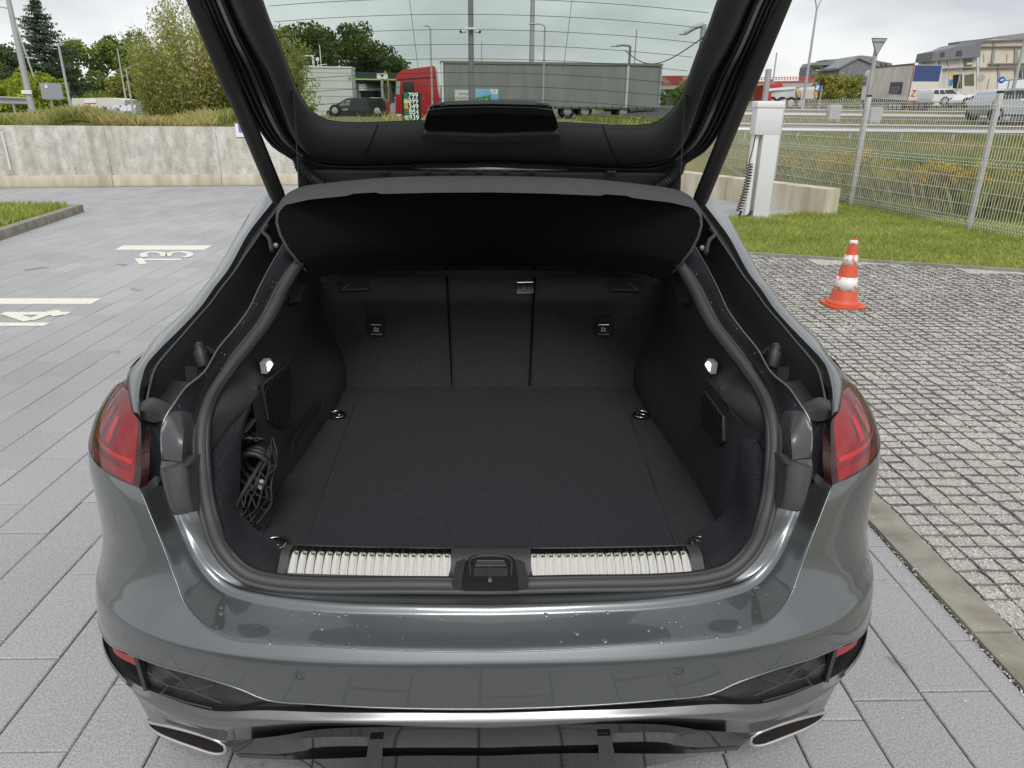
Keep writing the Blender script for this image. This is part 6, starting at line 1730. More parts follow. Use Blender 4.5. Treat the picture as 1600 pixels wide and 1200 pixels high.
# grey back of a road sign on the left
sy = 36
sgn = pole(85, sy, 129, 0.05, 0.05, 'grey back of a square road sign on a post before the spruce', name='road_sign', cat='sign', m=M_steel)
a, b_ = PY(66.5, 155, sy-0.1), PY(95, 130, sy-0.1); mb = MB(); mb.box((a+b_)/2, (b_.x-a.x, 0.03, b_.z-a.z)); mb.build('sign_plate', mat('sign_back', (0.30, 0.32, 0.34), 0.5), sgn)
mb = MB(); p = PY(72, 135, sy-0.13); mb.box(p, (0.12, 0.01, 0.14)); mb.build('sticker', M_white, sgn)
# blue billboard behind the willow
by = 42
bb = thing('billboard', base(246, by), 'small blue-grey billboard half hidden behind the willow', 'billboard')
a, b_ = PY(232, 165, by), PY(256, 147, by); mb = MB(); mb.box((a+b_)/2, (b_.x-a.x, 0.08, b_.z-a.z)); mb.build('board', mat('board_blue', (0.35, 0.42, 0.50), 0.5), bb)
for px in (238, 250): p = base(px, by); mb = MB(); mb.tube([p, V((p.x, p.y, a.z+.1))], 0.05, 6); mb.build('leg', M_steel, bb)

# ---------------------------------------------------- guard rails
def rail(name, pts, label, posts_every=2.0, h=0.75, m=None):
    t = thing(name, pts[0], label, 'guard rail'); L = resample(pts, 40, len(pts) > 2)
    d = (pts[-1]-pts[0]).normalized(); nn = V((d.y, -d.x, 0))
    mb = MB(); prof = [(0.0, 0.0), (0.05, 0.04), (0.0, 0.10), (-0.02, 0.155), (0.0, 0.21), (0.05, 0.27), (0.0, 0.31)]
    mb.grid([[p+nn*a+V((0, 0, h-0.31+z_)) for a, z_ in prof] for p in L]); mb.grid([[p+nn*(a-0.01)+V((0, 0, h-0.31+z_)) for a, z_ in prof] for p in L]); mb.build('beam', m or M_rail, t, smooth=60, weld=0)
    tot = (pts[-1]-pts[0]).length; n_ = int(tot/posts_every)
    for i in range(n_+1):
        p = L[int(39*i/max(n_, 1))]-nn*0.09
        mb = MB(); mb.box((p.x, p.y, p.z+h/2-0.15), (0.06, 0.12, h+0.2)); mb.build('post', M_steel, t)
    return t
M_rail = mat('rail_steel', (0.50, 0.51, 0.52), 0.4, 0.5)
gp_ = lambda px, y: V((lambda q: (q.x, q.y, terrain(q.x, q.y)))(PY(px, 190, y)))
rail('guard_rail', [gp_(-120, 26), gp_(58, 37)], 'steel guard rail at the far left above the concrete wall')
rail('guard_rail', [gp_(1105, 29.5), gp_(1900, 29.5)], 'lower steel guard rail across the meadow behind the fence')
rail('guard_rail', [gp_(1105, 37.2), gp_(1545, 37.2)], 'upper steel guard rail along the road edge below the parked traffic', h=0.6, m=mat('rail_warm', (0.50, 0.45, 0.40), 0.5, 0.4))
for px, y in ((1302, 36), (1366, 35)):
    b = base(px, y); t = thing('control_cabinet', b, 'grey control cabinet by the road, %s of the two' % ('left' if px < 1330 else 'right'), 'cabinet')
    mb = MB(); mb.box2((b.x-0.28, b.y-0.2, b.z-0.1), (b.x+0.28, b.y+0.2, b.z+0.85), 0.02); mb.build('body', mat('cabinet_grey', (0.36, 0.39, 0.42), 0.5), t, smooth=40)
    for k in (-1, 0, 1): mb = MB(); mb.box2((b.x+k*0.17-0.07, b.y-0.215, b.z+0.1), (b.x+k*0.17+0.07, b.y-0.20, b.z+0.8)); mb.build('door', mat('cabinet_door', (0.42, 0.45, 0.48), 0.5), t)

# ---------------------------------------------------- roads and forecourt
M_asph = mat('asphalt', (0.055, 0.055, 0.057), 0.9, var=(0.085, 0.085, 0.085), vscale=3, vdetail=8)
mb = MB(); g = []
for i in range(60):
    x = 6+i*1.6; g.append([V((x, y, terrain(x, y)+0.03)) for y in (38.2, 42, 50, 58, 66, 72)])
mb.grid(g); o = mb.build('road', M_asph, smooth=180); o['kind'] = 'structure'
mb = MB(); g = []
for i in range(40):
    x = -30+i*0.95; g.append([V((x, y, terrain(x, y)+0.03)) for y in (48, 52, 56, 60, 66, 74)])
mb.grid(g); o = mb.build('forecourt', M_asph, smooth=180); o['kind'] = 'structure'
# strip of concrete kerb/bank seen over the wall at right of the rear window
# ---------------------------------------------------- kiosk and filling station
M_cream = mat('kiosk_cladding', (0.70, 0.70, 0.63), 0.6, var=(0.64, 0.64, 0.58), vscale=1.2)
ky = 57
k0_, k1_ = base(462, ky), base(553, ky); zt_ = PY(510, 106, ky).z
kio = thing('kiosk', (k0_+k1_)/2, 'pale flat-roofed kiosk building seen through the left of the rear window', 'building')
mb = MB(); mb.box2((k0_.x-2.0, ky, k0_.z-0.2), (k1_.x, ky+1.6, zt_)); mb.build('wall', M_cream, kio)
mb = MB(); mb.box2((k0_.x-2.05, ky-0.06, zt_), (k1_.x+0.05, ky+1.65, zt_+0.10)); mb.build('roof_edge', M_white, kio)
for k in range(6):
    z_ = k0_.z+0.3+k*(zt_-k0_.z)/6.2; mb = MB(); mb.box2((k0_.x-2.0, ky-0.012, z_), (k1_.x, ky, z_+0.02)); mb.build('cladding_joint', M_poledark, kio)
p = PY(546, 122, ky-0.02); mb = MB(); mb.box(p, (0.22, 0.02, 0.22)); mb.build('wall_plate', M_steel, kio)
def acunit(px, w, h):
    p = PY(px, 105, ky+1.0); mb = MB(); mb.box2((p.x-w/2, p.y, zt_+.1), (p.x+w/2, p.y+0.5, zt_+.1+h), 0.02); a = mb.build('air_unit', M_white, kio)
    mb = MB(); mb.box2((p.x-w/2+0.07, p.y-0.02, zt_+0.2), (p.x+w/2-0.07, p.y-0.002, zt_+h)); mb.build('grille', M_black, a)
acunit(482, 0.75, 0.8)
p = PY(497, 105, ky+1); mb = MB(); mb.ball((p.x, p.y, zt_+0.62), 0.14, 2); mb.tube([V((p.x, p.y, zt_+.1)), V((p.x, p.y, zt_+.6))], 0.03, 6); mb.build('dome', M_white, kio, smooth=60)
p = PY(502, 105, ky+1); mb = MB(); mb.tube([V((p.x, p.y, zt_+.1)), V((p.x, p.y, zt_+1.6))], 0.03, 6); mb.tube([V((p.x-.3, p.y, zt_+.2)), V((p.x+.4, p.y, zt_+.3)), V((p.x+.4, p.y, zt_+.1))], 0.025, 6); mb.build('aerial', M_white, kio, smooth=60)
sy2 = 62
st_ = thing('filling_station', base(590, sy2), 'filling station canopy with a bright green edge line behind the black van', 'building')
a, b_ = PY(545, 126, sy2), PY(650, 114, sy2)
mb = MB(); mb.box2((a.x, sy2, a.z), (b_.x, sy2+9, b_.z)); mb.build('canopy', mat('canopy_dark', (0.035, 0.05, 0.05), 0.5), st_)
z0_, z1_ = PY(580, 125, sy2).z, PY(580, 123, sy2).z
mb = MB(); mb.box2((a.x-.05, sy2-0.06, z0_), (b_.x, sy2-0.005, z1_)); mb.build('green_edge', mat('lime_green', (0.42, 0.70, 0.12), 0.5), st_)
for px in (560, 610, 640): b0 = base(px, sy2+3); mb = MB(); mb.box2((b0.x-.15, sy2+2.8, b0.z), (b0.x+.15, sy2+3.1, a.z)); mb.build('column', M_steel, st_)
b0, b1 = base(552, sy2+8.6), base(648, sy2+8.6)
mb = MB(); mb.box2((b0.x, sy2+8.5, b0.z), (b1.x, sy2+8.9, b0.z+2.6)); mb.build('shop_wall', mat('shop_wall', (0.30, 0.30, 0.27), 0.7), st_)
mb = MB(); mb.box2((b0.x+.8, sy2+8.44, b0.z+.2), (b0.x+2.6, sy2+8.5, b0.z+2.0)); mb.build('shop_window', M_gloss, st_)
mb = MB(); mb.box2((b0.x+.5, sy2+8.30, b0.z+2.05), (b0.x+2.8, sy2+8.5, b0.z+2.3)); mb.build('awning', M_white, st_)
mb = MB(); mb.box2((b0.x+3.2, sy2+8.4, b0.z), (b0.x+4.8, sy2+8.49, b0.z+1.9)); mb.build('shelf_display', mat('display_cream', (0.5, 0.48, 0.4), 0.6), st_)
py_ = 48
wp = pole(599, py_, 118, 0.06, 0.06, 'white plate sign on a grey pole in front of the filling station', name='plate_sign', cat='sign')
a, b_ = PY(589, 123, py_-.1), PY(605.5, 115, py_-.1); mb = MB(); mb.box((a+b_)/2, (b_.x-a.x, 0.04, b_.z-a.z)); mb.build('plate', M_white, wp)
mb = MB(); c_ = (a+b_)/2; mb.box((c_.x, c_.y-.03, c_.z+.03), (0.16, 0.02, 0.10)); mb.build('logo', M_black, wp)
b_ = base(602, 47); mb = MB(); mb.tube(cr_spline([b_+V((0.5, 0, 0)), b_+V((0.52, 0, 1.1)), b_+V((0.45, 0, 1.75))], 4), 0.03, 6)
ppl = thing('fuel_pump', base(608, 60), 'pale fuel pump with a yellow hose between the van and the lorry', 'fuel pump')
b0 = base(608, 60); mb = MB(); mb.box2((b0.x-0.6, 59.7, b0.z), (b0.x+0.5, 60.3, b0.z+1.0)); mb.build('base', mat('pump_grey', (0.4, 0.42, 0.46), 0.5), ppl)
mb.bm if False else None
mb = MB(); mb.tube(cr_spline([b0+V((-0.2, -.35, .8)), b0+V((-0.35, -.35, 2.2)), b0+V((-0.1, -.35, 3.2)), b0+V((.1, -.35, 2.2)), b0+V((0.05, -.35, 1.0))], 6), 0.09, 6); mb.build('hose', mat('hose_yellow', (0.35, 0.28, 0.06), 0.6), ppl, smooth=60)
mb = MB(); mb.box2((b0.x-0.2, 59.6, b0.z+1.0), (b0.x+0.25, 60.2, b0.z+2.4)); mb.build('pump_body', mat('pump_dark', (0.05, 0.06, 0.06), 0.4), ppl)
# price board
pyy = 30
pb = thing('price_board', base(647, pyy), 'dark fuel price board showing five white numbers before the red lorry', 'sign')
a, b_ = PY(629.5, 205, pyy), PY(657, 144.5, pyy)
mb = MB(); mb.box2((a.x, pyy, 0.9), (b_.x, pyy+0.25, b_.z), 0.02); mb.build('board', mat('board_green_black', (0.012, 0.03, 0.026), 0.35), pb)
M_digit = mat('digit_white', (0.85, 0.86, 0.84), 0.5, emit=((0.9, 0.95, 0.9), 0.35))
cols_ = [(0.04, 0.22, 0.10), (0.75, 0.78, 0.62), (0.80, 0.42, 0.06), (0.05, 0.25, 0.13), (0.62, 0.72, 0.45)]
for k, (tx, cl) in enumerate(zip(('799', '899', '349', '884', '939'), cols_)):
    py = 149.5+k*8.6
    text(tx, 0.265, PY(645.5+k*0.4, py+3.4, pyy-0.012), pb, M_digit, 'price_digits')
    p = PY(634+k*0.4, py, pyy-0.01); mb = MB(); mb.box(p, (0.17, 0.02, 0.18), None, 0.02); mb.build('fuel_badge', mat('badge', cl, 0.5), pb)
# notice boards in front of the trailer
ny = 30
nb = thing('notice_board', base(724, ny), 'white notice board with grey lines of print left of the camera mast', 'sign')
a, b_ = PY(711, 161, ny), PY(738, 140.5, ny)
mb = MB(); mb.box2((a.x, ny, a.z-1.0), (b_.x, ny+0.06, b_.z)); mb.build('board', mat('board_white', (0.62, 0.62, 0.57), 0.5), nb)
M_print = mat('print_grey', (0.14, 0.14, 0.14), 0.6)
for tx, py, sz in (('parking', 148, 0.13), ('DLA KLIENTÓW', 153.5, 0.085), ('Zapraszamy', 158, 0.09)): text(tx, sz, PY(724.5, py, ny-0.006), nb, M_print, 'lettering')
for px in (713, 736): p = base(px, ny); mb = MB(); mb.tube([V((p.x, ny+.1, p.z)), V((p.x, ny+.1, b_.z))], 0.03, 6); mb.build('leg', M_steel, nb)
ab = thing('advert_board', base(761, ny), 'blue and green advert board reading 15 zł right of the camera mast', 'sign')
a, b_ = PY(743, 163, ny), PY(779, 139, ny)
mb = MB(); mb.box2((a.x, ny, a.z-0.8), (b_.x, ny+0.06, b_.z)); mb.build('board', mat('advert_blue', (0.16, 0.42, 0.70), 0.5, var=(0.28, 0.52, 0.76), vscale=2), ab)
mb = MB(); mb.prism([PY(743.2, 163, ny-.004), PY(767, 163, ny-.004), PY(767, 148, ny-.004), PY(743.2, 153, ny-.004)], (0, 0.003, 0)); mb.build('green_band', mat('advert_green', (0.03, 0.26, 0.09), 0.5), ab)
text('15 zł', 0.20, PY(755, 159.5, ny-0.010), ab, M_white, 'lettering', xdir=V((1, 0, 0.09)), ydir=V((-0.09, 0, 1)))
mb = MB(); p0 = PY(766, 139.5, ny-.004); mb.prism([PY(766, 139.5, ny-.004), PY(778.5, 139.5, ny-.004), PY(777, 147, ny-.004), PY(768, 147, ny-.004)], (0, 0.003, 0)); o = mb.build('white_tab', M_white, ab)
text('CP', 0.13, PY(772, 145, ny-.008), ab, M_print, 'lettering')

# ---------------------------------------------------- vehicles
M_tyre = mat('tyre', (0.014, 0.014, 0.014), 0.8)
M_vglass = mat('vehicle_glass', (0.03, 0.035, 0.04), 0.08, coat=0.5)
def wheelset(cs, r, w, par, axis='Y', rimc=None):
    for c in cs:
        mb = MB(); mb.lathe([(r*0.55, -w/2), (r*0.93, -w/2), (r, -w*0.3), (r, w*0.3), (r*0.93, w/2), (r*0.55, w/2)], c, 20, axis); wl = mb.build('wheel', M_tyre, par, smooth=40)
        mb = MB(); mb.lathe([(r*0.1, -w/2-0.02), (r*0.35, -w/2-0.01), (r*0.56, -w/2), (r*0.56, w/2), (r*0.1, w/2)], c, 16, axis); mb.build('rim', rimc or M_steel, wl, smooth=30)
def sidepx(pxs, y): return [PY(px, py, y) for px, py in pxs]
def panel(pxs, y, name, m, par, d=0.02, bev=0):
    mb = MB(); mb.prism(sidepx(pxs, y-0.012), (0, d, 0)); return mb.build(name, m, par)
# black van, nose to the left
vy = 46.0
van = thing('van', base(555, vy), 'black passenger van parked nose left in front of the pale kiosk', 'van')
gz = base(555, vy).z
M_van = mat('van_black', (0.020, 0.021, 0.023), 0.25, coat=1.0)
prof_v = [(509, 187), (509, 178), (512, 170), (521, 166), (530, 160.5), (539, 154.3), (546, 152.8), (575, 152.2), (596, 152.6), (600, 156), (603.5, 168), (604, 187)]
mb = MB(); mb.prism(sidepx(prof_v, vy), (0, 1.9, 0)); bmesh.ops.bevel(mb.bm, geom=mb.bm.edges[:], offset=0.06, segments=2, affect='EDGES'); mb.build('body', M_van, van, smooth=50)
for q in ([(529.5, 165.5), (533, 160.5), (538.5, 157), (538.5, 165)], [(540, 165), (540, 156.5), (547.5, 155.5), (546, 164.5)]): panel(q, vy, 'cab_window', mat('van_side_glass', (0.22, 0.26, 0.25), 0.1), van)
panel([(551, 164.5), (552.5, 155.5), (597, 155.5), (598.5, 164.5)], vy, 'side_window', M_vglass, van)
panel([(511.5, 172), (519, 167.5), (516.5, 173)], vy, 'headlight', mat('headlight', (0.7, 0.7, 0.68), 0.1), van)
panel([(590, 167.5), (595.5, 167.5), (595.5, 174), (590, 174)], vy, 'door_sticker', mat('sticker_grey', (0.45, 0.47, 0.52), 0.5), van)
panel([(535, 170.2), (543, 169.5), (543, 172), (536, 172.5)], vy, 'door_lettering', M_steel, van)
c1_ = PY(524, 182, vy); c2_ = PY(590, 182, vy)
wheelset([V((c.x, vy+dy_, gz+0.33)) for c in (c1_, c2_) for dy_ in (0.06, 1.8)], 0.33, 0.24, van)
# red lorry with grey curtain trailer
ty = 52.0
lo = thing('lorry', base(650, ty), 'red articulated lorry with a long grey curtain-sided trailer seen through the rear window', 'lorry')
lz = base(650, ty).z
M_red = mat('lorry_red', (0.42, 0.012, 0.022), 0.3, coat=0.8)
cabp = [(617, 187), (617.5, 150), (618.5, 118), (622, 113), (630, 108.5), (656, 105.5), (678, 101.5), (680.5, 108), (686.5, 160), (687, 187)]
mb = MB(); mb.prism(sidepx(cabp, ty), (0, 2.45, 0)); bmesh.ops.bevel(mb.bm, geom=mb.bm.edges[:], offset=0.08, segments=2, affect='EDGES'); cab = mb.build('cab', M_red, lo, smooth=50)
panel([(630, 144), (629, 128.5), (647, 127.5), (647, 146)], ty, 'side_window', M_vglass, lo)
panel([(618.6, 147), (619.5, 127), (625.5, 127), (624.5, 148)], ty, 'windscreen_edge', mat('screen_pale', (0.35, 0.40, 0.40), 0.15), lo)
mb = MB(); mb.bar(PY(620, 124.5, ty-.01), PY(681, 120.5, ty-.01), 0.03, 0.08); mb.build('roof_joint', mat('dark_red_joint', (0.10, 0.01, 0.012), 0.5), lo)  # dark red line along the cab's roof joint
mb = MB(); mb.box(PY(662, 155, ty-.02), (0.22, 0.03, 0.06)); mb.build('door_handle', M_steel, lo)
mb = MB(); mb.box(PY(623, 181, ty-.02), (0.36, 0.05, 0.22), None, 0.02); mb.build('headlight', mat('headlight_pale', (0.75, 0.74, 0.7), 0.15), lo)
for k in range(7): mb = MB(); mb.box(PY(617.5, 153+k*4.6, ty-.02), (0.10, 0.04, 0.10)); mb.build('grille_bar', M_steel, lo)
trx0, trx1 = PY(688.5, 103, ty).x, PY(1035, 100, ty).x
zt0, zb0 = PY(860, 100.5, ty).z, PY(860, 166.5, ty).z
mb = MB(); ncurt = 150; rows_ = []
for i in range(ncurt+1):
    x = trx0+(trx1-trx0)*i/ncurt; w_ = 0.022*math.sin(i*1.7)+0.012*math.sin(i*0.7+1)
    rows_.append([V((x, ty-0.0+w_*(1-abs(2*k/6-1)**3), zb0+(zt0-zb0)*k/6)) for k in range(7)])
mb.grid(rows_); mb.build('curtain', mat('curtain_grey', (0.205, 0.21, 0.205), 0.6, var=(0.255, 0.26, 0.25), vscale=1.2, vdetail=8, stretch=(1, 1, 0.15)), lo, smooth=180)
mb = MB(); mb.box2((trx0, ty+0.06, zb0), (trx1, ty+2.5, zt0-.02)); mb.build('trailer_body', mat('trailer_grey', (0.22, 0.22, 0.215), 0.6), lo)
mb = MB(); mb.box2((trx0-.05, ty-0.07, zt0-.02), (trx1+.04, ty+2.55, zt0+.13)); mb.build('roof_rail', mat('roof_rail', (0.20, 0.20, 0.17), 0.6), lo)
mb = MB(); mb.box2((trx0-.03, ty-.06, zb0-.12), (trx1+.03, ty+2.5, zb0)); mb.build('side_rail', mat('rail_dark', (0.10, 0.10, 0.10), 0.6), lo)
for x, w_, m_ in ((trx0+0.10, 0.14, M_white), (PY(980, 130, ty).x, 0.16, mat('post_pale', (0.55, 0.55, 0.52), 0.6)), (trx1-.04, 0.10, M_steel)):
    mb = MB(); mb.box2((x-w_/2, ty-.075, zb0), (x+w_/2, ty-.045, zt0)); mb.build('trailer_post', m_, lo)
for k in range(26):
    x = trx0+0.4+(trx1-trx0-.8)*k/25; mb = MB(); mb.box2((x-.03, ty-.07, zb0-.16), (x+.03, ty-.055, zb0+.05)); mb.build('strap', M_black, lo)
cs = [PY(px, 178, ty).x for px in (640, 887, 914, 974)]
wheelset([V((x, ty+dy_, lz+0.50)) for x in cs for dy_ in (0.25, 2.2)], 0.5, 0.35, lo)
mb = MB(); mb.box2((PY(700, 175, ty).x, ty+.9, lz+.7), (trx1-.2, ty+1.6, zb0-.1)); mb.box2((PY(935, 175, ty).x, ty+.2, lz+.5), (PY(965, 175, ty).x, ty+.5, lz+1.05)); mb.build('chassis', M_black, lo)
mb = MB(); p = PY(938, 171, ty+.1); mb.box(p, (0.5, 0.2, 0.22)); mb.build('side_box', mat('box_yellow', (0.35, 0.28, 0.06), 0.6), lo)
# wide white articulated truck on the road, seen from behind and to the side
A_, B_, D_ = PY(1417, 163.5, 58), PY(1463, 163.5, 58.5), PY(1353, 160, 71)
rt_ = thing('curtain_truck', V((A_.x, A_.y, terrain(A_.x, A_.y))), 'white truck with dirty beige curtain sides and a blue panel across its back doors', 'lorry')
U = (D_-A_); U.z = 0; Wd = (B_-A_); Wd.z = 0; Wd = Wd.normalized()*2.5; Un = U.normalized()
zg = terrain(A_.x, A_.y); zb1 = PY(1417, 157, 58).z; zt1 = PY(1417, 101, 58).z
def obox(a, u, w, z0, z1, name, m, par, bev=0):
    mb = MB(); mb.prism([V((p.x, p.y, z0+0.034*(p-A_).dot(Un))) for p in (a, a+w, a+w+u, a+u)], (0, 0, z1-z0))
    if bev: bmesh.ops.bevel(mb.bm, geom=mb.bm.edges[:], offset=bev, segments=2, affect='EDGES')
    return mb.build(name, m, par, smooth=40 if bev else None)
U13 = Un*max(U.length, 12.5)
obox(A_, U13, Wd, zb1, zt1, 'trailer_box', mat('dirty_curtain', (0.80, 0.75, 0.66), 0.7, var=(0.66, 0.60, 0.51), vscale=0.9, vdetail=9), rt_)
wn_ = Wd.normalized()
obox(A_-Un*.03+wn_*.08, Un*.03, Wd-wn_*.16, zt1-1.15, zt1-.03, 'blue_back_panel', mat('panel_blue', (0.045, 0.075, 0.20), 0.5), rt_)
obox(A_-Un*.025+wn_*.08, Un*.025, Wd-wn_*.16, zb1+.1, zt1-1.18, 'back_door', mat('door_cream', (0.72, 0.68, 0.58), 0.6), rt_)
for k in (0.28, 0.50, 0.72): obox(A_-Un*.06+Wd*k, Un*.03, wn_*.05, zb1+.1, zt1-1.3, 'door_bar', M_white, rt_)
obox(A_-Un*.02-wn_*.03, Un*.08, wn_*.06, zb1, zt1, 'red_corner_post', mat('post_red', (0.28, 0.05, 0.04), 0.6), rt_)
obox(A_-wn_*.03, U13, wn_*.03, zt1-.02, zt1+.12, 'roof_rail', mat('rail_brown', (0.14, 0.08, 0.06), 0.6), rt_)
obox(A_-wn_*.06+Un*.1, U13*.85, wn_*.05, zg+.55, zb1, 'underrun_guard', M_black, rt_)
bd_ = obox(A_-wn_*.05+Un*2.2, Un*3.6, wn_*.03, zt1-2.1, zt1-1.2, 'name_board', mat('board_slate', (0.05, 0.065, 0.085), 0.6), rt_)
text('GROUP', 0.75, A_-wn_*.065+Un*4.0+V((0, 0, zt1-1.92-A_.z)), rt_, mat('pale_letters', (0.40, 0.40, 0.40), 0.6), 'lettering', xdir=-Un)
for k, a0 in ((0.10, 1), (0.80, -1)):
    c_ = A_-Un*.05+Wd*(k+0.05); mb = MB(); z_ = zt1-2.0
    mb.bar(V((c_.x-.15, c_.y, z_+.2)), V((c_.x+.15, c_.y, z_+.2)), .03, .07); mb.bar(V((c_.x-.15, c_.y, z_-.2)), V((c_.x+.15, c_.y, z_-.2)), .03, .07); mb.bar(V((c_.x-a0*-.15, c_.y, z_+.2)), V((c_.x-a0*.15, c_.y, z_-.2)), .03, .07); mb.build('red_zigzag_mark', mat('mark_red', (0.5, 0.06, 0.05), 0.6), rt_)
cb = A_+U13+Un*0.5
obox(cb+wn_*.05, Un*2.2, Wd-wn_*.1, zg+.6, zt1-.1, 'cab', M_white, rt_, 0.12)
obox(cb-wn_*.0+Un*.9, Un*1.0, wn_*.03, zg+1.9, zg+2.8, 'cab_window', M_vglass, rt_)
wheelset([V((*(A_+Un*d_+wn_*.2).xy, zg+.5)) for d_ in (2.0, 3.3, 4.6)]+[V((*(A_+Un*d_+Wd*.9).xy, zg+.5)) for d_ in (2.0, 3.3, 4.6)]+[V((*(cb+Un*1.2+wn_*.2).xy, zg+.5))], 0.5, 0.35, rt_, 'X')
for k in (0.02, 0.86): obox(A_-Un*.08+Wd*k, Un*.03, wn_*.30, zb1-.28, zb1-.12, 'rear_light', mat('light_red', (0.5, 0.02, 0.02), 0.3), rt_)
# tanker truck with red cab
ky2 = 66
tk = thing('tipper_truck', base(1240, ky2), 'red-cabbed lorry with a pale tank trailer parked below the red viaduct', 'lorry')
tz_ = base(1240, ky2).z
panel([(1194, 160), (1194, 132.5), (1222, 130), (1224, 135), (1206, 140), (1205, 160)], ky2, 'cab', M_red, tk, 2.4)
mb = MB(); mb.prism(sidepx([(1201, 158), (1200, 141), (1243, 136.5), (1244, 157)], ky2+.1), (0, 2.3, 0)); bmesh.ops.bevel(mb.bm, geom=mb.bm.edges[:], offset=0.15, segments=2, affect='EDGES'); mb.build('tank', mat('tank_pale', (0.52, 0.54, 0.52), 0.5, var=(0.62, 0.63, 0.6), vscale=0.8), tk, smooth=50)
panel([(1200, 142.5), (1200, 138.5), (1243, 135.0), (1243, 138.5)], ky2-.02, 'tank_top_rail', M_white, tk, 0.1)
mb = MB(); mb.prism(sidepx([(1246, 158), (1247, 137), (1277, 135), (1278, 156)], ky2+.1), (0, 2.3, 0)); bmesh.ops.bevel(mb.bm, geom=mb.bm.edges[:], offset=0.15, segments=2, affect='EDGES'); mb.build('tank_end', mat('tank_end_white', (0.66, 0.64, 0.58), 0.5), tk, smooth=50)
panel([(1251, 155), (1252, 141), (1271, 140), (1272, 154.5)], ky2-.0, 'end_plate', mat('plate_cream', (0.60, 0.56, 0.46), 0.6), tk, 0.06)
for q in ([(1247, 152), (1247.5, 143), (1250.5, 143), (1250, 152)], [(1273, 152), (1272.5, 142), (1277, 143), (1277.5, 151)]): panel(q, ky2-.0, 'orange_marker', mat('marker_orange', (0.70, 0.36, 0.08), 0.6), tk, 0.06)
panel([(1200, 164), (1200, 157.5), (1262, 157.5), (1262, 163)], ky2+.2, 'chassis', M_black, tk, 1.8)
wheelset([V((PY(px, 160, ky2).x, ky2+.2, tz_+.5)) for px in (1206, 1222, 1236, 1252)], 0.5, 0.4, tk)
# blue road panel near the bushes
bl = thing('direction_sign', base(1281, 60), 'blue direction sign with a white arrow right of the tank lorry', 'sign')
panel([(1273, 143), (1274, 131.5), (1282, 131.5), (1282, 142)], 60, 'plate', mat('sign_blue', (0.03, 0.14, 0.45), 0.5), bl, 0.04)
mb = MB(); mb.tube([PY(1276, 141, 59.9), PY(1278.5, 134, 59.9)], 0.12, 4); mb.build('arrow', M_white, bl)
p = base(1278, 60); mb = MB(); mb.tube([V((p.x, 60.06, p.z)), V((p.x, 60.06, PY(1278, 134, 60).z))], 0.06, 6); mb.build('post', M_steel, bl)
# white crew-cab van
wy_ = 50
def car_side(name, label, cat, y, prof, depth, m, wins, whl, wr, extra=()):
    t = thing(name, V((*PY(prof[0][0], prof[0][1], y).xy, terrain(PY(prof[0][0], prof[0][1], y).x, y))), label, cat)
    mb = MB(); mb.prism(sidepx(prof, y), (0, depth, 0)); bmesh.ops.bevel(mb.bm, geom=mb.bm.edges[:], offset=0.07, segments=2, affect='EDGES'); mb.build('body', m, t, smooth=50)
    for w in wins: panel(w, y, 'window', M_vglass, t)
    wheelset([V((PY(px, py, y).x, y+d_, PY(px, py, y).z)) for px, py in whl for d_ in (0.08, depth-.1)], wr, 0.2, t)
    for nm, q, mm in extra: panel(q, y, nm, mm, t, 0.03)
    return t
M_cwhite = mat('car_white', (0.72, 0.72, 0.71), 0.3, coat=0.8)
car_side('crew_van', 'white van with its bonnet to the right beside the curtain truck', 'van', wy_, [(1456, 160), (1457, 143), (1461, 138.5), (1488, 138.5), (1498, 146), (1508, 149), (1511, 153), (1511, 160)], 1.9, M_cwhite, [[(1459, 146.5), (1460.5, 141), (1466.5, 140.5), (1467.5, 147)], [(1469, 147), (1469, 140.5), (1474, 140.5), (1478, 147)]], [(1476, 158), (1507, 158)], 0.30, (('windscreen', [(1479, 146.5), (1476, 140.5), (1488, 140), (1496, 146.5)], M_vglass), ('grille', [(1490, 158.5), (1490, 155), (1500, 154.5), (1499, 158.5)], M_black)))
car_side('small_car', 'pale blue-white small car just right of the white van', 'car', 53, [(1500, 160), (1501, 152), (1505, 146.5), (1512, 146), (1519, 151), (1524, 154), (1524, 160)], 1.7, mat('car_paleblue', (0.55, 0.62, 0.68), 0.3, coat=0.8), [[(1503, 151), (1506, 147.5), (1511, 147.3), (1516, 151)]], [(1504, 159), (1519, 159)], 0.27)
car_side('white_car', 'white car with a red rear light in front of the small pale car', 'car', 46, [(1504, 161), (1505, 157), (1514, 152), (1521, 147.8), (1534, 147.2), (1543, 150.5), (1545, 156), (1545, 161)], 1.75, M_cwhite, [[(1511, 155), (1521, 149.5), (1528, 149), (1528, 154)], [(1529.5, 154), (1529.5, 149), (1536, 149.5), (1538, 152.5)]], [(1512, 160), (1538, 160)], 0.29, (('tail_light', [(1539, 159), (1539, 157), (1543, 156.5), (1543, 159)], mat('small_red', (0.5, 0.03, 0.03), 0.3)),))
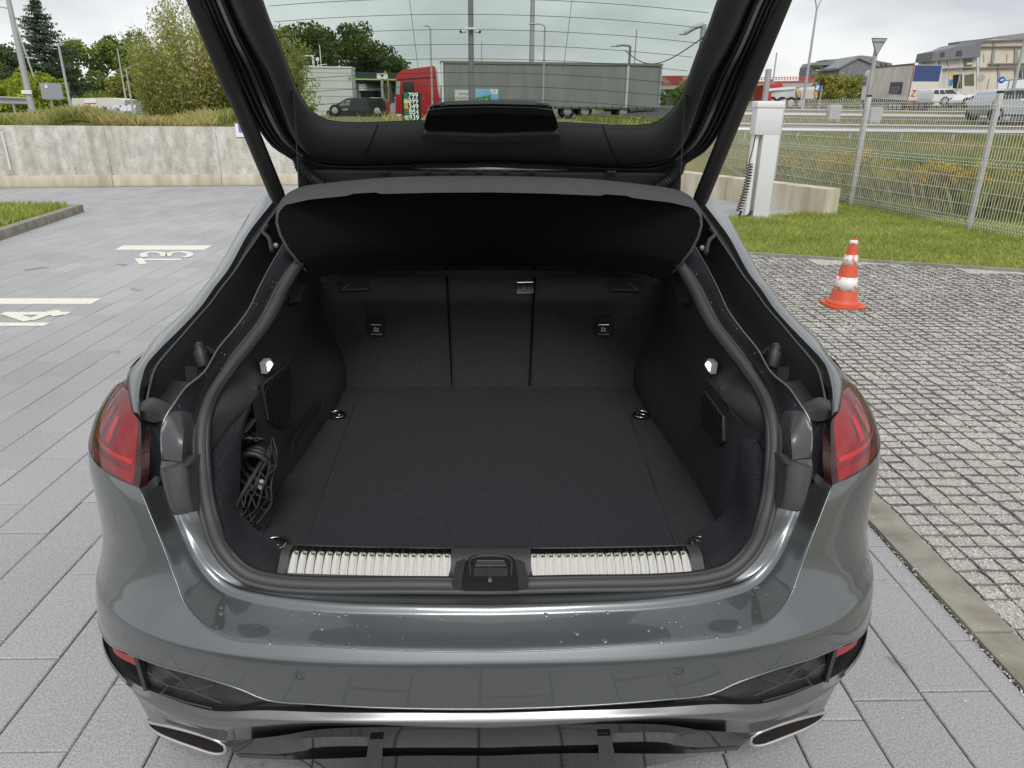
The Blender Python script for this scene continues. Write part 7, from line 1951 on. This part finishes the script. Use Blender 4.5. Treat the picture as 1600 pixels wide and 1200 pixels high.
car_side('silver_car', 'pale silver estate car at the right edge, seen from its side behind the fence', 'car', 34, [(1548, 181), (1548, 168), (1551, 160), (1556, 155), (1562, 146), (1570, 140.5), (1580, 137.8), (1625, 137.8), (1648, 146), (1656, 156), (1682, 161), (1686, 172), (1686, 182)], 1.8, mat('car_silver', (0.33, 0.38, 0.42), 0.3, 0.3, 1.0),
    [[(1555.5, 155), (1563, 146.5), (1569, 142.5), (1566, 154.5)], [(1568, 154.5), (1571, 142.5), (1585, 141), (1585, 154)], [(1587, 154), (1587, 141), (1612, 141), (1613, 154)], [(1615, 154), (1614, 141), (1626, 141.5), (1643, 154)]], [(1557, 178), (1661, 179)], 0.33, (('sill_strip', [(1570, 181), (1570, 179), (1640, 180), (1640, 182)], M_black), ('side_moulding', [(1563, 166), (1563, 165), (1650, 168), (1650, 169)], M_cwhite), ('door_mirror', [(1595, 157), (1594, 153), (1604, 153), (1604, 157)], M_cwhite)))
# signs near the building
def sign_disc(px, py, y, r, label, m, name='round_sign'):
    b = base(px, y); t = thing(name, b, label, 'sign'); c = PY(px, py, y)
    mb = MB(); mb.lathe([(0.001, -0.03), (r, -0.03), (r, 0.0)], c, 20, 'Y'); mb.build('plate', m, t); mb = MB(); mb.tube([b, V((b.x, b.y+.04, c.z))], 0.05, 6); mb.build('post', M_steel, t); return t
bs_ = sign_disc(1565, 125, 44, 0.19, 'round blue sign with a small white symbol in front of the white hoarding', mat('disc_blue', (0.03, 0.14, 0.50), 0.5))
mb = MB(); c_ = PY(1565, 125, 43.9); mb.bar(c_+V((-.09, -.04, -.03)), c_+V((.09, -.04, .03)), 0.02, 0.07); mb.build('symbol', M_white, bs_)
sign_disc(1533, 122, 60, 0.28, 'grey back of a round sign before the building site', M_steel)
ys_ = thing('warning_sign', base(1488, 58), 'orange-yellow triangular warning sign above a blue arrow by the building site', 'sign')
panel([(1485, 112), (1492, 111.5), (1487.5, 122)], 58, 'triangle', mat('warn_yellow', (0.75, 0.42, 0.02), 0.5), ys_, 0.04); panel([(1483, 134), (1484, 124), (1489, 124), (1488, 134)], 58, 'arrow_plate', mat('arrow_blue', (0.05, 0.20, 0.55), 0.5), ys_, 0.04)
p = base(1487, 58); mb = MB(); mb.tube([V((p.x, 58.05, p.z)), V((p.x, 58.05, PY(1487, 113, 58).z))], 0.05, 6); mb.build('post', M_steel, ys_)
# white hoarding right
ho = thing('white_hoarding', base(1580, 52), 'white hoarding with a blue top line behind the silver car', 'hoarding')
panel([(1558, 160), (1560, 128), (1660, 118), (1660, 160)], 52, 'board', M_white, ho, 0.1); panel([(1560, 128), (1560, 126.2), (1660, 116), (1660, 118)], 52, 'top_line', mat('line_blue', (0.10, 0.16, 0.40), 0.5), ho, 0.12)

# container with posters and graffiti panel
cy_ = 50
co = thing('container', base(158, cy_), 'pale flat-roofed container with a red poster and a graffiti side', 'container')
mb = MB(); mb.prism(sidepx([(112, 182), (112, 153.5), (168, 152.5), (195, 156), (196, 182)], cy_), (0, 2.5, 0)); mb.build('body', mat('container_cream', (0.62, 0.60, 0.53), 0.6), co)
panel([(132, 161), (150, 160.5), (150, 154.5), (132, 155)], cy_-.02, 'white_poster', M_white, co, 0.02)
panel([(132, 171), (150, 171), (150, 160.5), (132, 161)], cy_-.02, 'red_poster', mat('poster_red', (0.62, 0.06, 0.04), 0.6), co, 0.02)
panel([(141, 170), (151, 170), (151, 163), (141, 163)], cy_-.05, 'poster_inset', M_white, co, 0.02)
text('n', 0.42, PY(137, 167.5, cy_-.06), co, M_white, 'lettering')
M_graf = mat('graffiti', (0.75, 0.75, 0.78), 0.6, var=(0.10, 0.12, 0.30), vscale=3.5, vdetail=6, vpos=(0.52, 0.58))
panel([(148, 178), (153, 167), (197, 163), (212, 164), (212, 178)], cy_-.6, 'graffiti_board', M_graf, co, 0.05)

# ---------------------------------------------------- buildings and viaduct on the right
M_slate = mat('slate_cladding', (0.16, 0.17, 0.19), 0.7, var=(0.20, 0.21, 0.23), vscale=2)
M_slate2 = mat('slate_roof', (0.22, 0.23, 0.25), 0.6)
M_wpale = mat('window_pale', (0.62, 0.66, 0.70), 0.3)
gy_ = 120
gb = thing('slate_building', base(1330, gy_), 'dark grey slate-clad building with a gabled wing on the skyline', 'building')
panel([(1266, 128), (1269, 104), (1274, 97.5), (1318, 97), (1321, 128)], gy_+6, 'wing_wall', M_slate, gb, 5)
panel([(1270, 102), (1274, 97.2), (1318, 96.8), (1321, 101)], gy_+5.4, 'wing_roof', M_slate2, gb, 3)
panel([(1291, 97), (1292, 93), (1316, 92.5), (1317, 97)], gy_+7, 'roof_box', M_slate, gb, 4)
panel([(1310, 128), (1312, 104), (1343, 87.5), (1370, 100), (1372, 128)], gy_, 'gable_wall', M_slate, gb, 14)
mb = MB(); 
a, b_, c_ = PY(1309, 105.5, gy_-.3), PY(1343, 86.5, gy_-.3), PY(1374, 101, gy_-.3); mb.prism([a, b_, c_, c_+V((0, 0, -.3)), b_+V((0, 0, -.4)), a+V((0, 0, -.3))], (0, 15, 0)); mb.build('gable_roof', M_slate2, gb)
panel([(1362, 128), (1362, 93), (1394, 99), (1394, 128)], gy_+8, 'wing', M_slate, gb, 10)
panel([(1346, 92), (1347, 86.5), (1364, 88.5), (1365, 94)], gy_+5, 'roof_box', M_slate2, gb, 4)
for x0 in (1275, 1291, 1307):
    for k in range(3): panel([(x0+k*3.1, 110.5), (x0+k*3.1, 106.5), (x0+k*3.1+2.4, 106.5), (x0+k*3.1+2.4, 110.5)], gy_-0.1+6-.0, 'window', M_wpale, gb, 0.3)
for x0 in (1369, 1376, 1383): panel([(x0, 104), (x0, 98.5), (x0+3, 99), (x0+3, 104)], gy_+7.9, 'window', M_vglass, gb, 0.3)
M_wbeige = mat('wall_beige', (0.56, 0.50, 0.42), 0.8, var=(0.66, 0.61, 0.53), vscale=0.8, vdetail=8)
by_ = 78.5
wb = thing('white_building', base(1500, by_), 'unfinished white building with a grey mansard roof behind the traffic', 'building')
panel([(1458, 165), (1460, 92), (1530, 88), (1530, 165)], by_, 'wall', mat('wall_white', (0.66, 0.64, 0.60), 0.8, var=(0.56, 0.52, 0.46), vscale=1.0, vdetail=8), wb, 3)
panel([(1455, 95.5), (1459, 81), (1484, 75.5), (1532, 66), (1532, 89)], by_-.5, 'mansard_roof', M_slate, wb, 3)
panel([(1480, 77), (1497, 69), (1530, 66), (1530, 71)], by_-.6+1, 'roof_storey', M_slate2, wb, 3)
panel([(1499, 69), (1500, 64.5), (1536, 60.5), (1536, 67)], by_+1, 'roof_box', M_slate, wb, 2)
for q in ([(1469, 88.5), (1470, 82.5), (1476, 81.5), (1476, 88)], [(1494, 87), (1495, 79.5), (1503, 78.5), (1503, 86.5)]): panel(q, by_-.55, 'dormer_window', M_vglass, wb, 0.1); 
for q in ([(1466, 104), (1466, 96), (1470, 96), (1470, 104)], [(1480, 103), (1480, 95), (1483, 95), (1483, 103)]): panel(q, by_-.02, 'window', mat('window_grey', (0.30, 0.31, 0.32), 0.4), wb, 0.1)
panel([(1460, 108), (1460, 106.6), (1530, 103.6), (1530, 105.2)], by_-.3, 'scaffold_deck', M_steel, wb, 0.6)
panel([(1489, 138), (1489, 117), (1503, 115.5), (1503, 138)], by_-.02, 'dark_opening', M_black, wb, 0.1)
panel([(1507, 134), (1507, 117), (1522, 115), (1522, 134)], by_-.02, 'shop_opening', mat('opening_green', (0.12, 0.15, 0.08), 0.5), wb, 0.1)
panel([(1511, 101), (1511, 98.3), (1519, 97.5), (1519, 100.3)], by_-.32, 'yellow_banner', mat('banner_yellow', (0.75, 0.62, 0.05), 0.6), wb, 0.05)
panel([(1505, 110), (1505, 92), (1519, 91), (1519, 108)], by_-.01, 'grey_bay', M_slate2, wb, 0.1)
for px in (1463, 1482, 1500, 1526): panel([(px, 140), (px, 92), (px+.7, 92), (px+.7, 140)], by_-.5, 'scaffold_pole', M_steel, wb, 0.06)
bb_ = thing('beige_building', base(1575, 80), 'long beige building with grey pilasters at the right edge', 'building')
panel([(1530, 165), (1531, 64), (1556, 60.5), (1700, 59), (1700, 165)], 80, 'wall', M_wbeige, bb_, 4)
for q in ([(1530, 65.5), (1531, 63), (1700, 56), (1700, 59)], [(1531, 74), (1531, 72), (1700, 69.5), (1700, 71.5)], [(1546, 101), (1546, 99), (1700, 97), (1700, 99)], [(1530, 107.5), (1530, 105.5), (1700, 102), (1700, 104)]): panel(q, 80-.25, 'cornice', mat('cornice_brown', (0.22, 0.19, 0.16), 0.7), bb_, 0.4)
for q in ([(1549, 97), (1553, 62), (1557.5, 61.5), (1553, 97)], [(1559, 165), (1560, 100), (1563, 100), (1563, 165)], [(1585, 97), (1586, 72), (1591, 72), (1591, 97)]): panel(q, 80-.12, 'pilaster', mat('pilaster_grey', (0.30, 0.29, 0.27), 0.7), bb_, 0.2)
panel([(1564, 59.5), (1566, 56), (1600, 51.5), (1700, 51), (1700, 59)], 83, 'roof_storey', M_slate2, bb_, 6)
for x0 in (1585, 1592, 1599): panel([(x0, 122), (x0, 110), (x0+5, 109.5), (x0+5, 122)], 80-.03, 'window', M_vglass, bb_, 0.1)
for x0, m_ in ((1573, 'o'), (1537, 'g')): panel([(x0, 97), (x0, 84), (x0+1.3, 84), (x0+1.3, 97)], 80-.05, 'drain_pipe', mat('pipe_'+m_, (0.50, 0.33, 0.18) if m_ == 'o' else (0.4, 0.4, 0.4), 0.6), bb_, 0.15)
# viaduct
vy_ = 100
vd = thing('viaduct', base(1200, vy_), 'long road viaduct with red railings crossing behind the lorries', 'bridge')
def vpan(pxs, name, m, d=8): panel(pxs, vy_, name, m, vd, d)
M_vred = mat('viaduct_red', (0.55, 0.10, 0.10), 0.6)
panel([(1020, 140), (1020, 132.5), (1285, 127.5), (1285, 136)], vy_+4, 'deck', mat('deck_concrete', (0.42, 0.40, 0.36), 0.8), vd, 9)
panel([(1020, 132.6), (1020, 130.5), (1285, 125.2), (1285, 127.6)], vy_+3.9, 'red_edge', M_vred, vd, 0.3)
panel([(1020, 130.4), (1020, 118.5), (1079, 118), (1079, 130)], vy_-.2, 'red_banner', mat('banner_red', (0.34, 0.06, 0.06), 0.6, var=(0.45, 0.25, 0.24), vscale=0.8, vdetail=6, vpos=(0.5, 0.62)), vd, 0.1)
for k in range(46):
    px = 1082+k*4.5; panel([(px, 129.5-(px-1020)*.019), (px, 123.5-(px-1020)*.019), (px+.7, 123.5-(px-1020)*.019), (px+.7, 129.5-(px-1020)*.019)], vy_+3.85, 'railing_post', M_vred, vd, 0.1)
for dy_ in (0, 2.6): panel([(1080, 124-dy_*-1), (1080, 123.2+dy_), (1285, 119.3+dy_), (1285, 120.1+dy_)], vy_+3.8, 'railing', M_vred, vd, 0.1)
for px in (1045, 1110, 1175, 1240): panel([(px, 165), (px, 138), (px+6, 138), (px+6, 165)], vy_+8, 'pier', M_conc, vd, 1.5)
# bushes by the viaduct
for i, (px, y, py, r_, lm, lb) in enumerate(((1300, 88, 119, 2.9, 'autumn', 'yellow-green bush at the end of the viaduct'), (1322, 95, 122, 3.0, 'mid', 'green bush in front of the slate building, next to the truck cab'), (1284, 84, 117, 2.0, 'autumn', 'reddish autumn bush behind the blue direction sign'), (1345, 92, 120, 3.0, 'mid', 'green bush directly behind the truck cab'))):
    tree('bush', base(px, y), ztop(px, py, y)-base(px, y).z, r_, lm, lb, 'bush', n=4200, size=0.15, clumps=26, crown0=0.03, seed=40+i)
tree('poplar', base(1265, 118), ztop(1265, 104, 118)-base(1265, 118).z, 1.2, 'mid', 'thin green tree at the left end of the slate building', 'tree', n=1200, size=0.2, clumps=14, crown0=0.1, seed=51)
# far tree belt closing the horizon
P_ = []
for i in range(420):
    a = random.uniform(-0.95, 0.95); d_ = random.uniform(230, 330); hh_ = random.uniform(3, 9)
    x, y = d_*math.sin(a), d_*math.cos(a)
    c_ = np.array((x, y, terrain(x, y)+hh_*0.4)); q = rng.normal(size=(60, 3))*np.array((4.0, 3.0, hh_*0.28)); P_.append(c_+q)
v, f = quads(np.concatenate(P_), 0.85, 0.7); o = npmesh('distant_wood', v, f, LF['dark']); o['kind'] = 'stuff'

# ---------------------------------------------------- goldenrod and weeds past the fence
M_gold = leafmat('goldenrod_flowers', (0.55, 0.36, 0.02), (0.42, 0.30, 0.03), 0.3, 3.0)
M_stem = leafmat('weed_stems', (0.10, 0.12, 0.03), (0.15, 0.16, 0.05), 0.3, 1.0)
def goldenrod(px, py_base, y, w, h, n_, label, seed):
    rg = random.Random(seed); p0 = PY(px, py_base, y); b = V((p0.x, y, terrain(p0.x, y))); t = thing('goldenrod_plant', b, label, 'plant', 'goldenrod plants past the fence')
    P1, P2 = [], []
    for i in range(n_):
        x, yy = b.x+rg.gauss(0, w*0.45), y+rg.gauss(0, w*0.35); hh_ = h*rg.uniform(0.65, 1.1); lx = rg.gauss(0, .08)
        for k in range(26): s = rg.random()**0.7*0.86; P1.append((x+lx*s+rg.gauss(0, .035), yy+rg.gauss(0, .035), b.z+hh_*s))
        for k in range(24): s = rg.random(); P2.append((x+lx+rg.gauss(0, .055*(1-s)+.01)+0.1*s*(1 if lx > 0 else -1), yy+rg.gauss(0, .05), b.z+hh_*(0.80+0.22*s)))
    v, f = quads(np.array(P1), 0.055, 0.22, 0.3); npmesh('stems', v, f, M_stem, t)['kind'] = 'stuff'
    v, f = quads(np.array(P2), 0.020, 0.6); npmesh('flower_heads', v, f, M_gold, t)['kind'] = 'stuff'
goldenrod(1500, 330, 12.6, 0.95, 0.86, 60, 'largest goldenrod clump in full yellow flower behind the right fence post', 1)
goldenrod(1440, 325, 13.2, 0.7, 0.80, 40, 'goldenrod clump left of the largest one, fewer flowers', 2)
goldenrod(1296, 300, 16.0, 0.8, 0.85, 30, 'goldenrod clump between the charging post and the left fence post', 3)
goldenrod(1356, 300, 15.5, 0.4, 0.95, 14, 'small goldenrod clump just right of the left fence post', 4)
goldenrod(1225, 290, 17.0, 0.5, 0.7, 12, 'sparse goldenrod clump right beside the charging post', 5)
for i, (px, y, h_, w_, lb) in enumerate(((1462, 19, 0.9, 1.5, 'green weed clump high on the meadow bank'), (1400, 14.2, 0.75, 1.0, 'tall straw-green weeds along the fence between the posts'), (1560, 12.2, 0.75, 0.9, 'tall weeds at the right edge behind the fence'))):
    p = PY(px, 250, y); b = V((p.x, y, terrain(p.x, y))); t = thing('weed_clump', b, lb, 'weeds'); 
    xx = b.x+rng.normal(size=900)*w_*0.4; yy = y+rng.normal(size=900)*0.4
    v, f = blades(np.stack([xx, yy, np.full(900, b.z)], 1), h_*.5, h_, 0.02, 0.5); npmesh('leaves', v, f, LF['mid'] if i == 0 else M_meadow, t)
